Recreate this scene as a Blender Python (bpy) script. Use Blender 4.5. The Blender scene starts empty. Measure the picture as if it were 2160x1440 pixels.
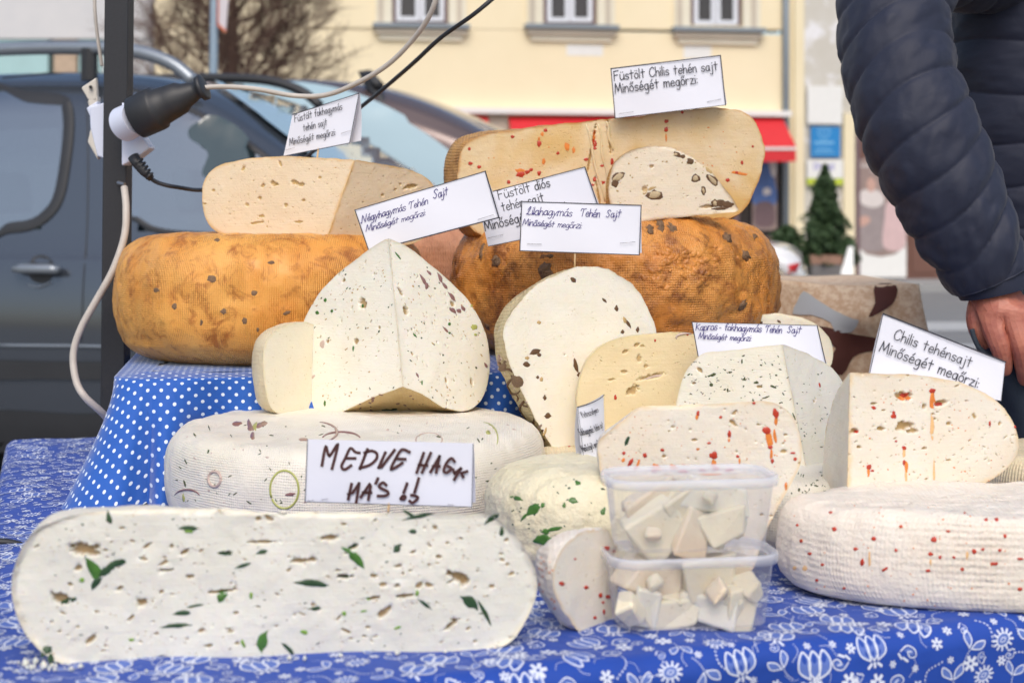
import bpy, math, random
import numpy as np
from mathutils import Vector, Matrix
from mathutils.bvhtree import BVHTree
from mathutils.geometry import delaunay_2d_cdt

random.seed(7); RNG = np.random.default_rng(7)
scene = bpy.context.scene
COL = scene.collection
FPX, CX, CY, CH = 3000.0, 1080.0, 460.0, 1.2

# ---------------------------------------------------------------- camera, sky, sun, exposure
cd = bpy.data.cameras.new('camera'); cam = bpy.data.objects.new('camera', cd); COL.objects.link(cam)
cam.location = (0, 0, CH); cam.rotation_euler = (math.radians(90), 0, 0)
cd.sensor_width = 36; cd.lens = 50; cd.shift_y = -(720 - CY) / 2160
cd.clip_start = .05; cd.clip_end = 400
cd.dof.use_dof = True; cd.dof.focus_distance = 1.95; cd.dof.aperture_fstop = 5.6
scene.camera = cam
world = bpy.data.worlds.new('World'); scene.world = world; world.use_nodes = True
wn = world.node_tree; wn.nodes.clear()
sky = wn.nodes.new('ShaderNodeTexSky'); sky.sky_type = 'NISHITA'; sky.sun_disc = False
SUN_EL, SUN_AZ = 48, 180        # azimuth measured clockwise from +Y
sky.sun_elevation = math.radians(SUN_EL); sky.sun_rotation = math.radians(SUN_AZ)
sky.air_density = 1.2; sky.dust_density = 3.0; sky.ozone_density = 1.0
bg = wn.nodes.new('ShaderNodeBackground'); bg.inputs['Strength'].default_value = .135
wo = wn.nodes.new('ShaderNodeOutputWorld')
wn.links.new(sky.outputs[0], bg.inputs[0]); wn.links.new(bg.outputs[0], wo.inputs[0])
sd = bpy.data.lights.new('sun', 'SUN'); sd.energy = 1.25; sd.angle = math.radians(35); sd.color = (1, .95, .88)
sun = bpy.data.objects.new('sun', sd); COL.objects.link(sun)
_az = math.radians(SUN_AZ); _el = math.radians(SUN_EL)
sdir = Vector((math.sin(_az) * math.cos(_el), math.cos(_az) * math.cos(_el), math.sin(_el)))
sun.rotation_euler = sdir.to_track_quat('Z', 'Y').to_euler()
vs = scene.view_settings; vs.view_transform = 'Standard'; vs.look = 'None'; vs.gamma = 1; vs.use_curve_mapping = False
vs.exposure = 0.27

# ---------------------------------------------------------------- helpers
CAMP = Vector((0, 0, CH))
def ray(px, py): return Vector(((px - CX) / FPX, 1.0, -(py - CY) / FPX))
def P(px, py, d): return CAMP + ray(px, py) * d
def on_plane(px, py, p0, n):
    r = ray(px, py); return CAMP + r * ((p0 - CAMP).dot(n) / r.dot(n))
def yaw_n(deg, pitch=0):           # plane normal towards the camera; deg>0: right side further away
    a = math.radians(deg); b = math.radians(pitch)
    return Vector((math.sin(a) * math.cos(b), -math.cos(a) * math.cos(b), math.sin(b)))

def hash3(ix, iy, iz):
    h = (ix * 374761393 + iy * 668265263 + iz * 2147483647 + 1274126177) & 0xffffffff
    h = ((h ^ (h >> 13)) * 1274126177) & 0xffffffff
    return ((h ^ (h >> 16)) & 0xffff) / 65535.0
def vnoise(p):
    p = np.asarray(p, float); i = np.floor(p).astype(np.int64); f = p - i; f = f * f * (3 - 2 * f)
    r = 0
    for dx in (0, 1):
        for dy in (0, 1):
            for dz in (0, 1):
                w = (f[:, 0] if dx else 1 - f[:, 0]) * (f[:, 1] if dy else 1 - f[:, 1]) * (f[:, 2] if dz else 1 - f[:, 2])
                r = r + w * hash3(i[:, 0] + dx, i[:, 1] + dy, i[:, 2] + dz)
    return r * 2 - 1
def fbm(p, o=3):
    r = 0; a = 1; p = np.asarray(p, float)
    for k in range(o):
        r = r + a * vnoise(p + 17.3 * k); p = p * 2.03; a *= .5
    return r

def tagobj(o, label=None, cat=None, group=None, kind=None):
    if label: o['label'] = label
    if cat: o['category'] = cat
    if group: o['group'] = group
    if kind: o['kind'] = kind
    return o
def empty(name, loc, label, cat, group=None):
    o = bpy.data.objects.new(name, None); COL.objects.link(o); o.location = loc; o.empty_display_size = .02
    return tagobj(o, label, cat, group)
WORLDG = {}
def mesh(name, V, F, mat, parent=None, smooth=True, uv=None, tint=None, bvh=False, mats=None, mi=None):
    V = [tuple(v) for v in V]; F = [tuple(int(i) for i in f) for f in F]
    off = Vector((0, 0, 0))
    if parent is not None:
        q = parent
        while q is not None: off = off + q.location; q = q.parent
    m = bpy.data.meshes.new(name)
    m.from_pydata([(v[0] - off[0], v[1] - off[1], v[2] - off[2]) for v in V], [], F)
    if uv is not None:
        l = m.uv_layers.new(name='UVMap')
        idx = np.empty(len(m.loops), np.int32); m.loops.foreach_get('vertex_index', idx)
        l.data.foreach_set('uv', np.asarray(uv, np.float32)[idx].ravel())
    if tint is not None:
        a = m.color_attributes.new('tint', 'FLOAT_COLOR', 'POINT')
        t = np.zeros((len(V), 4), np.float32); t[:, :np.asarray(tint).shape[1]] = tint; t[:, 3] = 1
        a.data.foreach_set('color', t.ravel())
    if mats:
        for q in mats: m.materials.append(q)
        if mi is not None: m.polygons.foreach_set('material_index', np.asarray(mi, np.int32))
    elif mat: m.materials.append(mat)
    if smooth: m.polygons.foreach_set('use_smooth', [True] * len(m.polygons))
    m.update()
    o = bpy.data.objects.new(name, m); COL.objects.link(o)
    if parent is not None: o.parent = parent
    if bvh: WORLDG[o.name] = BVHTree.FromPolygons(V, F)
    return o
def hit(obj, px, py):
    r = ray(px, py); h = WORLDG[obj.name].ray_cast(CAMP, r.normalized())
    if h[0] is None: return None
    n = h[1]
    if n.dot(r) > 0: n = -n
    return h[0], n

class MB:
    def __init__(s): s.v = []; s.f = []; s.mi = []
    def add(s, V, F, mi=0):
        b = len(s.v); s.v += [tuple(v) for v in V]; s.f += [tuple(i + b for i in f) for f in F]; s.mi += [mi] * len(F); return s
    def frame_box(s, o, ex, ey, ez, mi=0):     # o = corner, ex,ey,ez edge vectors
        o = Vector(o); ex = Vector(ex); ey = Vector(ey); ez = Vector(ez)
        V = [o, o + ex, o + ex + ey, o + ey, o + ez, o + ex + ez, o + ex + ey + ez, o + ey + ez]
        F = [(0, 3, 2, 1), (4, 5, 6, 7), (0, 1, 5, 4), (1, 2, 6, 5), (2, 3, 7, 6), (3, 0, 4, 7)]
        return s.add(V, F, mi)
    def tube(s, pts, rad, n=8, cap=True, mi=0):
        pts = [Vector(p) for p in pts]; N = len(pts)
        if not hasattr(rad, '__len__'): rad = [rad] * N
        V = []; F = []; up = None
        for i, p in enumerate(pts):
            t = (pts[min(i + 1, N - 1)] - pts[max(i - 1, 0)]).normalized()
            if up is None: up = Vector((0, 0, 1)) if abs(t.z) < .9 else Vector((1, 0, 0))
            a = t.cross(up).normalized(); b = a.cross(t).normalized(); up = b
            for k in range(n):
                th = 2 * math.pi * k / n; V.append(p + (a * math.cos(th) + b * math.sin(th)) * rad[i])
        for i in range(N - 1):
            for k in range(n): F.append((i * n + k, i * n + (k + 1) % n, (i + 1) * n + (k + 1) % n, (i + 1) * n + k))
        if cap: F.append(tuple(range(n - 1, -1, -1))); F.append(tuple((N - 1) * n + k for k in range(n)))
        return s.add(V, F, mi)
    def build(s, name, mat, parent=None, smooth=False, mats=None, bvh=False):
        return mesh(name, s.v, s.f, mat, parent, smooth, mats=mats, mi=s.mi if mats else None, bvh=bvh)
def bevel(o, w=.002, seg=2):
    m = o.modifiers.new('bevel', 'BEVEL'); m.width = w; m.segments = seg; m.limit_method = 'ANGLE'; m.angle_limit = math.radians(40); return o
def catmull(pts, n=6, closed=False):
    P_ = [np.array(p, float) for p in pts]; N = len(P_); out = []
    rng = N if closed else N - 1
    for i in range(rng):
        g = lambda k: P_[k % N] if closed else P_[min(max(k, 0), N - 1)]
        a, b, c, d = g(i - 1), g(i), g(i + 1), g(i + 2)
        for j in range(n):
            t = j / n
            out.append(.5 * ((2 * b) + (-a + c) * t + (2 * a - 5 * b + 4 * c - d) * t * t + (-a + 3 * b - 3 * c + d) * t ** 3))
    if not closed: out.append(P_[-1])
    return out
def resample(pts, n):
    A = np.array([list(p) for p in pts], float); d = np.r_[0, np.cumsum(np.linalg.norm(np.diff(A, axis=0), axis=1))]
    t = np.linspace(0, d[-1], n); return np.stack([np.interp(t, d, A[:, k]) for k in range(A.shape[1])], 1)

# ---------------------------------------------------------------- materials
class NT:
    def __init__(s, name):
        s.m = bpy.data.materials.new(name); s.m.use_nodes = True; s.t = s.m.node_tree; s.t.nodes.clear()
        s.out = s.n('ShaderNodeOutputMaterial'); s.b = s.n('ShaderNodeBsdfPrincipled'); s.l(s.b.outputs[0], s.out.inputs[0])
        s.co = None
    def n(s, ty, **kw):
        x = s.t.nodes.new(ty)
        for k, v in kw.items():
            if hasattr(x, k): setattr(x, k, v)
        return x
    def l(s, a, b): s.t.links.new(a, b)
    def coord(s, which='Object'):
        if s.co is None: s.co = s.n('ShaderNodeTexCoord')
        return s.co.outputs[which]
    def noise(s, scale, detail=3, rough=.5, vec=None, dist=0):
        x = s.n('ShaderNodeTexNoise'); x.inputs['Scale'].default_value = scale; x.inputs['Detail'].default_value = detail
        x.inputs['Roughness'].default_value = rough; x.inputs['Distortion'].default_value = dist
        s.l(vec if vec is not None else s.coord(), x.inputs['Vector']); return x.outputs['Fac']
    def vor(s, scale, feature='F1', vec=None, rnd=1):
        x = s.n('ShaderNodeTexVoronoi', feature=feature); x.inputs['Scale'].default_value = scale
        if 'Randomness' in x.inputs: x.inputs['Randomness'].default_value = rnd
        s.l(vec if vec is not None else s.coord(), x.inputs['Vector']); return x.outputs['Distance']
    def ramp(s, fac, stops, interp='LINEAR'):
        x = s.n('ShaderNodeValToRGB'); x.color_ramp.interpolation = interp; e = x.color_ramp.elements
        while len(e) < len(stops): e.new(.5)
        for i, (p, c) in enumerate(stops):
            e[i].position = p; e[i].color = (c if len(c) == 4 else (*c, 1)) if hasattr(c, '__len__') else (c, c, c, 1)
        s.l(fac, x.inputs[0]); return x.outputs[0]
    def math(s, op, a, b=None, c=None):
        x = s.n('ShaderNodeMath', operation=op)
        for i, v in enumerate((a, b, c)):
            if v is None: continue
            if hasattr(v, 'links'): s.l(v, x.inputs[i])
            else: x.inputs[i].default_value = v
        return x.outputs[0]
    def mix(s, fac, a, b, blend='MIX'):
        x = s.n('ShaderNodeMix', data_type='RGBA', blend_type=blend)
        for key, v in ((0, fac), (6, a), (7, b)):
            if hasattr(v, 'links'): s.l(v, x.inputs[key])
            else: x.inputs[key].default_value = v if not hasattr(v, '__len__') else (*v[:3], 1)
        return x.outputs[2]
    def bump(s, h, strength=.3, dist=.001, prev=None):
        x = s.n('ShaderNodeBump'); x.inputs['Strength'].default_value = strength; x.inputs['Distance'].default_value = dist
        s.l(h, x.inputs['Height'])
        if prev is not None: s.l(prev, x.inputs['Normal'])
        return x.outputs[0]
    def set(s, **kw):
        for k, v in kw.items():
            i = s.b.inputs[k.replace('_', ' ')]
            if hasattr(v, 'links'): s.l(v, i)
            else: i.default_value = (*v, 1) if hasattr(v, '__len__') and len(v) == 3 and i.type == 'RGBA' else v
        return s
    def sep(s, v):
        x = s.n('ShaderNodeSeparateXYZ'); s.l(v, x.inputs[0]); return x.outputs
def simple(name, col, rough=.5, var=.12, scale=8, bumpn=0, metallic=0, spec=.5, coat=0):
    n = NT(name); c = n.mix(n.noise(scale, 4), tuple(x * (1 - var) for x in col), tuple(min(1, x * (1 + var)) for x in col))
    n.set(Base_Color=c, Roughness=rough, Metallic=metallic); n.b.inputs['Specular IOR Level'].default_value = spec
    n.b.inputs['Coat Weight'].default_value = coat
    if bumpn: n.set(Normal=n.bump(n.noise(scale * 12, 4), .5, bumpn))
    return n.m
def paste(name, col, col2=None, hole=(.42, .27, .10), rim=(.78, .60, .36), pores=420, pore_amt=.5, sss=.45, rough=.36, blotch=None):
    n = NT(name); col2 = col2 or tuple(c * .93 for c in col)
    c = n.mix(n.ramp(n.noise(14, 4, .6), [(.35, 0), (.65, 1)]), col, col2)
    if blotch: c = n.mix(n.math('MULTIPLY', n.ramp(n.noise(9, 2, .5, dist=.4), [(.52, 0), (.68, 1)]), blotch[1]), c, blotch[0])
    pv = n.vor(pores * .45, vec=None); pm = n.ramp(pv, [(.10, 1), (.26, 0)])
    gate = n.ramp(n.noise(60, 2), [(.50, 0), (.62, 1)]); pm = n.math('MULTIPLY', pm, gate)
    c = n.mix(n.math('MULTIPLY', pm, pore_amt), c, tuple(x * f for x, f in zip(col, (.72, .6, .4))))
    at = n.n('ShaderNodeAttribute'); at.attribute_name = 'tint'; sp = n.sep(at.outputs['Color'])
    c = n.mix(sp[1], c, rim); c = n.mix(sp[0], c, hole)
    n.set(Base_Color=c, Roughness=n.ramp(n.noise(90, 3), [(.3, rough - .08), (.7, rough + .14)]), Subsurface_Weight=sss)
    n.b.inputs['Subsurface Radius'].default_value = (.009, .006, .003); n.b.inputs['Subsurface Scale'].default_value = .6
    b = n.bump(n.math('SUBTRACT', 1, pm), .6, .0012); b = n.bump(n.noise(300, 4, .6), .45, .0009, b); b = n.bump(n.noise(40, 3, .55, dist=.4), .5, .0022, b)
    mp = n.n('ShaderNodeMapping'); n.l(n.coord(), mp.inputs[0]); mp.inputs['Scale'].default_value = (3, 3, 95); mp.inputs['Rotation'].default_value = (.1, .25, .3)
    b = n.bump(n.noise(6, 3, .6, vec=mp.outputs[0]), .35, .0010, b)
    n.set(Normal=b); return n.m
def weave_h(n, k1, k2, uv=None):
    u = n.coord('UV'); w = n.n('ShaderNodeVectorMath', operation='ADD')
    nz = n.n('ShaderNodeTexNoise'); nz.inputs['Scale'].default_value = 14; n.l(u, nz.inputs['Vector'])
    sc = n.n('ShaderNodeVectorMath', operation='SCALE'); n.l(nz.outputs['Color'], sc.inputs[0]); sc.inputs['Scale'].default_value = .006
    n.l(u, w.inputs[0]); n.l(sc.outputs[0], w.inputs[1]); s_ = n.sep(w.outputs[0])
    a = n.math('SINE', n.math('MULTIPLY', s_[0], k1)); b = n.math('SINE', n.math('MULTIPLY', s_[1], k2))
    o_ = n.sep(n.coord('Object')); a2 = n.math('SINE', n.math('MULTIPLY', o_[0], k1)); b2 = n.math('SINE', n.math('MULTIPLY', o_[1], k2))
    ge = n.n('ShaderNodeNewGeometry'); nz = n.math('ABSOLUTE', n.sep(ge.outputs['True Normal'])[2]); f = n.ramp(nz, [(.6, 0), (.85, 1)])
    a = n.math('MULTIPLY_ADD', n.math('SUBTRACT', a2, a), f, a); b = n.math('MULTIPLY_ADD', n.math('SUBTRACT', b2, b), f, b)
    return a, b
def rind(name, c1, c2, stain, k=(1100, 1100), wamp=.0011, stain_amt=.5, weavecol=.25, stainscale=30, rough=.5, sss=.12, ribs=False, lump=.003, crust=0):
    n = NT(name); a, b = weave_h(n, *k)
    c = n.mix(n.ramp(n.noise(11, 4, .6), [(.35, 0), (.66, 1)]), c1, c2)
    st = n.ramp(n.noise(stainscale, 6, .72, dist=.6), [(.50, 0), (.66, 1)])
    c = n.mix(n.math('MULTIPLY', st, stain_amt), c, stain)
    if ribs: h = n.math('ADD', n.math('MULTIPLY', a, .8), n.math('MULTIPLY', b, .2))
    else: h = n.math('ADD', n.math('MULTIPLY', a, .5), n.math('MULTIPLY', b, .5))
    gate = n.ramp(n.noise(16, 3, .6), [(.36, .15), (.6, 1)])
    hh = n.math('MULTIPLY', h, gate)
    c = n.mix(n.math('MULTIPLY', n.ramp(n.math('MULTIPLY', hh, -1), [(.15, 0), (.75, 1)]), weavecol), c, stain)
    if crust:
        cr = n.ramp(n.noise(crust, 5, .7), [(.60, 0), (.7, 1)]); c = n.mix(n.math('MULTIPLY', cr, .8), c, tuple(x * .45 for x in stain))
    n.set(Base_Color=c, Roughness=n.ramp(n.noise(70, 3), [(.3, rough - .12), (.7, rough + .15)]), Subsurface_Weight=sss)
    n.b.inputs['Subsurface Radius'].default_value = (.008, .004, .002); n.b.inputs['Subsurface Scale'].default_value = .5
    bb = n.bump(hh, .9, wamp); bb = n.bump(n.noise(70, 5, .62), .8, lump, bb); bb = n.bump(n.noise(400, 3), .5, .0006, bb)
    n.set(Normal=bb); return n.m

M = {}
M['paste_white'] = paste('paste_white', (.85, .81, .71), (.82, .77, .65), rim=(.78, .68, .50))
M['paste_green'] = paste('paste_wild_garlic', (.76, .74, .67), (.72, .70, .62), hole=(.36, .23, .09), rim=(.75, .66, .50))
M['paste_ivory'] = paste('paste_ivory', (.81, .75, .60), (.79, .71, .54), hole=(.62, .48, .27), rim=(.78, .68, .45))
M['paste_yellow'] = paste('paste_yellow', (.77, .64, .40), (.74, .60, .36), hole=(.5, .33, .14), rim=(.78, .64, .36))
M['paste_chili'] = paste('paste_chili', (.80, .745, .65), (.79, .71, .59), hole=(.48, .30, .10), rim=(.80, .60, .36), blotch=((.80, .62, .42), .25))
M['paste_smoked'] = paste('paste_smoked', (.76, .62, .44), (.74, .59, .40), hole=(.55, .36, .13), rim=(.70, .42, .15), pores=520, pore_amt=.7)
M['paste_smchili'] = paste('paste_smoked_chili', (.77, .63, .43), (.73, .55, .30), hole=(.5, .3, .1), rim=(.55, .25, .05), blotch=((.66, .42, .12), .75))
M['paste_walnut'] = paste('paste_walnut', (.80, .70, .56), (.79, .68, .52), hole=(.45, .28, .13), rim=(.5, .3, .13))
M['rind_white'] = rind('rind_white', (.80, .75, .66), (.78, .72, .60), (.60, .52, .40), k=(2000, 2000), wamp=.0005, weavecol=.14, stain_amt=.12, lump=.002)
M['rind_cream'] = rind('rind_cream', (.76, .65, .45), (.74, .62, .40), (.55, .38, .18), k=(1500, 1100), wamp=.0006, weavecol=.12, stain_amt=.25, ribs=True)
M['rind_yellow'] = rind('rind_yellow', (.74, .57, .30), (.70, .52, .25), (.5, .32, .12), k=(1500, 1500), wamp=.0004, weavecol=.1, stain_amt=.3)
M['rind_parsley'] = rind('rind_parsley', (.80, .73, .54), (.77, .69, .47), (.64, .52, .3), k=(500, 500), wamp=.0003, weavecol=.05, stain_amt=.2, lump=.006)
M['rind_chili'] = rind('rind_chili', (.82, .755, .67), (.80, .71, .61), (.62, .42, .26), k=(1150, 900), wamp=.0006, weavecol=.10, stain_amt=.12, lump=.004)
M['rind_onion'] = rind('rind_onion', (.50, .40, .22), (.56, .47, .28), (.22, .15, .07), k=(1100, 1100), weavecol=.25, stain_amt=.6, lump=.006)
M['rind_orange'] = rind('rind_orange', (.82, .41, .095), (.74, .31, .055), (.36, .10, .012), k=(1900, 1900), weavecol=.2, stain_amt=.85, stainscale=34, rough=.42, ribs=True, wamp=.0008, lump=.002)
M['rind_walnut'] = rind('rind_walnut', (.70, .31, .07), (.58, .21, .035), (.20, .055, .012), k=(1700, 1700), weavecol=.2, stain_amt=.85, stainscale=24, rough=.38, wamp=.0008, lump=.004, crust=9)
M['rind_smoked'] = rind('rind_smoked', (.60, .33, .10), (.52, .26, .07), (.24, .09, .02), k=(1200, 1200), weavecol=.35, stain_amt=.6, rough=.45)
M['rind_pink'] = rind('rind_pink', (.58, .28, .16), (.55, .24, .12), (.36, .13, .06), k=(1200, 500), weavecol=.3, stain_amt=.5, ribs=True)
M['rind_garlic'] = rind('rind_garlic', (.74, .52, .25), (.70, .46, .20), (.42, .2, .06), k=(1200, 1200), weavecol=.15, stain_amt=.3)
M['leaf'] = simple('wild_garlic_leaf', (.055, .16, .022), .35, .55, 160, coat=.2)
M['leaf_dark'] = simple('herb_leaf_dark', (.022, .062, .022), .4, .5, 200)
M['leaf_bright'] = simple('herb_leaf_bright', (.17, .33, .035), .35, .3, 200)
M['herb'] = simple('dried_herb', (.07, .085, .03), .6, .5, 300)
M['chili'] = simple('chili_flake', (.48, .035, .010), .38, .5, 300, coat=.3)
M['chili_oil'] = simple('chili_oil_stain', (.72, .22, .04), .3, .4, 200)
M['chili_pale'] = simple('chili_oil_pale', (.76, .47, .22), .35, .2, 200)
M['onion'] = simple('red_onion', (.26, .13, .12), .3, .4, 200, coat=.3)
M['onion_pale'] = simple('pale_onion', (.55, .42, .36), .35, .2, 120)
M['onion_green'] = simple('onion_yellow_green', (.42, .43, .12), .3, .3, 150)
M['tan'] = simple('whey_pocket', (.50, .34, .15), .4, .3, 300)
M['walnut'] = simple('walnut', (.20, .115, .06), .5, .5, 220, bumpn=.002)
M['walnut_cut'] = simple('walnut_cut', (.52, .40, .24), .5, .25, 250, bumpn=.001)
M['walnut_skin'] = simple('walnut_skin', (.12, .06, .025), .5, .4, 220)
M['paper'] = simple('laminated_paper', (.78, .79, .88), .32, .02, 20, coat=.35)
M['paper_back'] = simple('paper_back', (.70, .71, .80), .5, .03, 20)
M['ink'] = simple('black_print', (.03, .03, .045), .5, .1)
M['pen'] = simple('violet_ballpoint', (.05, .035, .20), .4, .3, 300)
M['marker'] = simple('brown_marker', (.075, .028, .028), .35, .35, 90)
M['border'] = simple('card_border', (.035, .035, .05), .5, .1)
M['steel'] = simple('staple_steel', (.35, .35, .37), .3, .1, metallic=.8)
M['wood_pick'] = simple('toothpick_wood', (.72, .50, .28), .6, .15, 200)
# ---------------------------------------------------------------- cheese builders
def poly_dist(p, poly):
    A = poly; B = np.roll(poly, -1, 0); d = B - A; L = (d ** 2).sum(1) + 1e-12
    out = np.empty(len(p)); ins = np.zeros(len(p), bool)
    for s in range(0, len(p), 4000):
        q = p[s:s + 4000, None, :]; t = np.clip(((q - A) * d).sum(2) / L, 0, 1)
        out[s:s + 4000] = np.sqrt((((A + t[..., None] * d) - q) ** 2).sum(2).min(1))
        c = ((A[:, 1] > q[..., 1]) != (B[:, 1] > q[..., 1])) & (q[..., 0] < d[:, 0] * (q[..., 1] - A[:, 1]) / (d[:, 1] + 1e-15) + A[:, 0])
        ins[s:s + 4000] = c.sum(1) % 2 == 1
    return out, ins
def cap(name, B3, mat, parent, holes=(), rim=.003, grid=.004, rough=.0006, fine=.0011, nholes=0, hsize=(.002, .006), hflat=.45, seed=1, hang=0):
    """flat cut face: B3 boundary loop (world), holes = [(px,py,w,h,angle,depth)] photograph units; returns mesh object"""
    B3 = np.array([list(v) for v in B3]); c = B3.mean(0)
    _, _, vt = np.linalg.svd(B3 - c); ex, ey, nz = vt[0], vt[1], vt[2]
    ex = np.array([1, 0, 0]) - nz * nz[0]; ex /= np.linalg.norm(ex); ey = np.cross(nz, ex)
    if ey[2] < 0: ey = -ey
    nz = np.cross(ex, ey)
    if nz.dot(np.array(CAMP) - c) < 0: nz = -nz
    rg = np.random.default_rng(seed)
    b2 = np.stack([(B3 - c) @ ex, (B3 - c) @ ey], 1)
    lo, hi = b2.min(0), b2.max(0)
    H = []
    for (px, py, w, h, ang, dep) in holes:
        q = on_plane(px, py, Vector(c), Vector(nz)); s = (q - CAMP).y / FPX; q = np.array(q) - c
        H.append((q @ ex, q @ ey, w * s / 2, h * s / 2, math.radians(ang), dep))
    for k in range(nholes):
        p = lo + rg.random(2) * (hi - lo); r = rg.uniform(*hsize) * rg.uniform(.5, 1)
        H.append((p[0], p[1], r, r * rg.uniform(hflat * .6, hflat * 1.4), rg.normal(math.radians(hang), .35), r * .9))
    gx, gy = np.meshgrid(np.arange(lo[0], hi[0], grid), np.arange(lo[1], hi[1], grid * .87))
    gx = gx + (np.arange(gx.shape[0]) % 2)[:, None] * grid / 2
    pts = [np.stack([gx.ravel(), gy.ravel()], 1) + rg.normal(0, grid * .06, (gx.size, 2))]
    for (x, y, a, b, an, dep) in H:
        f = min(fine, max(b / 2.5, .0006)); R = max(a, b) * 1.25 + f
        u, v = np.meshgrid(np.arange(-R, R, f), np.arange(-R, R, f)); u = u.ravel(); v = v.ravel()
        uu = u * math.cos(an) + v * math.sin(an); vv = -u * math.sin(an) + v * math.cos(an)
        k = (uu / (a * 1.3 + f)) ** 2 + (vv / (b * 1.5 + f)) ** 2 < 1
        pts.append(np.stack([x + u[k], y + v[k]], 1) + rg.normal(0, f * .05, (k.sum(), 2)))
    p = np.concatenate(pts); d, ins = poly_dist(p, b2); p = p[ins & (d > .0009)]
    # drop near-duplicate points
    key = np.round(p / .0005).astype(int); _, ui = np.unique(key, axis=0, return_index=True); p = p[np.sort(ui)]
    # offset ring for the rim tint
    nb = len(b2); allp = np.concatenate([b2, p])
    V2, E2, F2, ov, _, _ = delaunay_2d_cdt([Vector(q) for q in allp], [], [list(range(nb))], 1, 1e-7)
    V2 = np.array([list(v) for v in V2]); dist, _ = poly_dist(V2, b2)
    z = np.zeros(len(V2)); ht = np.zeros(len(V2))
    nzv = fbm(np.c_[V2 * 240, np.full(len(V2), seed * 3.1)], 3)
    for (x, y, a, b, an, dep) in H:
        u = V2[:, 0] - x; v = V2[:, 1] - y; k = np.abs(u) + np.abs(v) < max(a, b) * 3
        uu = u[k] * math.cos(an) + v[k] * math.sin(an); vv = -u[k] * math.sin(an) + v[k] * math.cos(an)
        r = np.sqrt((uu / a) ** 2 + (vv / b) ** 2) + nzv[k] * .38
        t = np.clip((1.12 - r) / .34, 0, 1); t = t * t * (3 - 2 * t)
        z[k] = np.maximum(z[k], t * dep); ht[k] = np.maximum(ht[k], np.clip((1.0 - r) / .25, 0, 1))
    fade = np.clip(dist / .003, 0, 1)
    lowf = fbm(np.c_[V2 * 18, np.full(len(V2), seed)], 2)
    hgt = -z * np.clip(dist / .0015, 0, 1) + fade * (lowf * rough * 1.6 + nzv * rough * .4)
    # map boundary verts exactly, interior on plane
    P3 = c + V2[:, :1] * ex + V2[:, 1:] * ey + hgt[:, None] * nz
    orig = {}
    for i, l in enumerate(ov):
        for j in l:
            if j < nb: orig[i] = j
    for i, j in orig.items(): P3[i] = B3[j]
    rimv = np.clip(1 - dist / rim + fbm(np.c_[V2 * 90, np.full(len(V2), 9.)], 2) * .5 * (dist < rim * 2), 0, 1)
    rimv[dist > rim * 1.8] = 0
    fl = []
    for f in F2:
        a, b_, c_ = (P3[i] for i in f[:3])
        fl.append(f if np.cross(b_ - a, c_ - a) @ nz > 0 else f[::-1])
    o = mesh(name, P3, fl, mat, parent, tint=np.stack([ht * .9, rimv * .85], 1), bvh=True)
    return o

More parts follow.
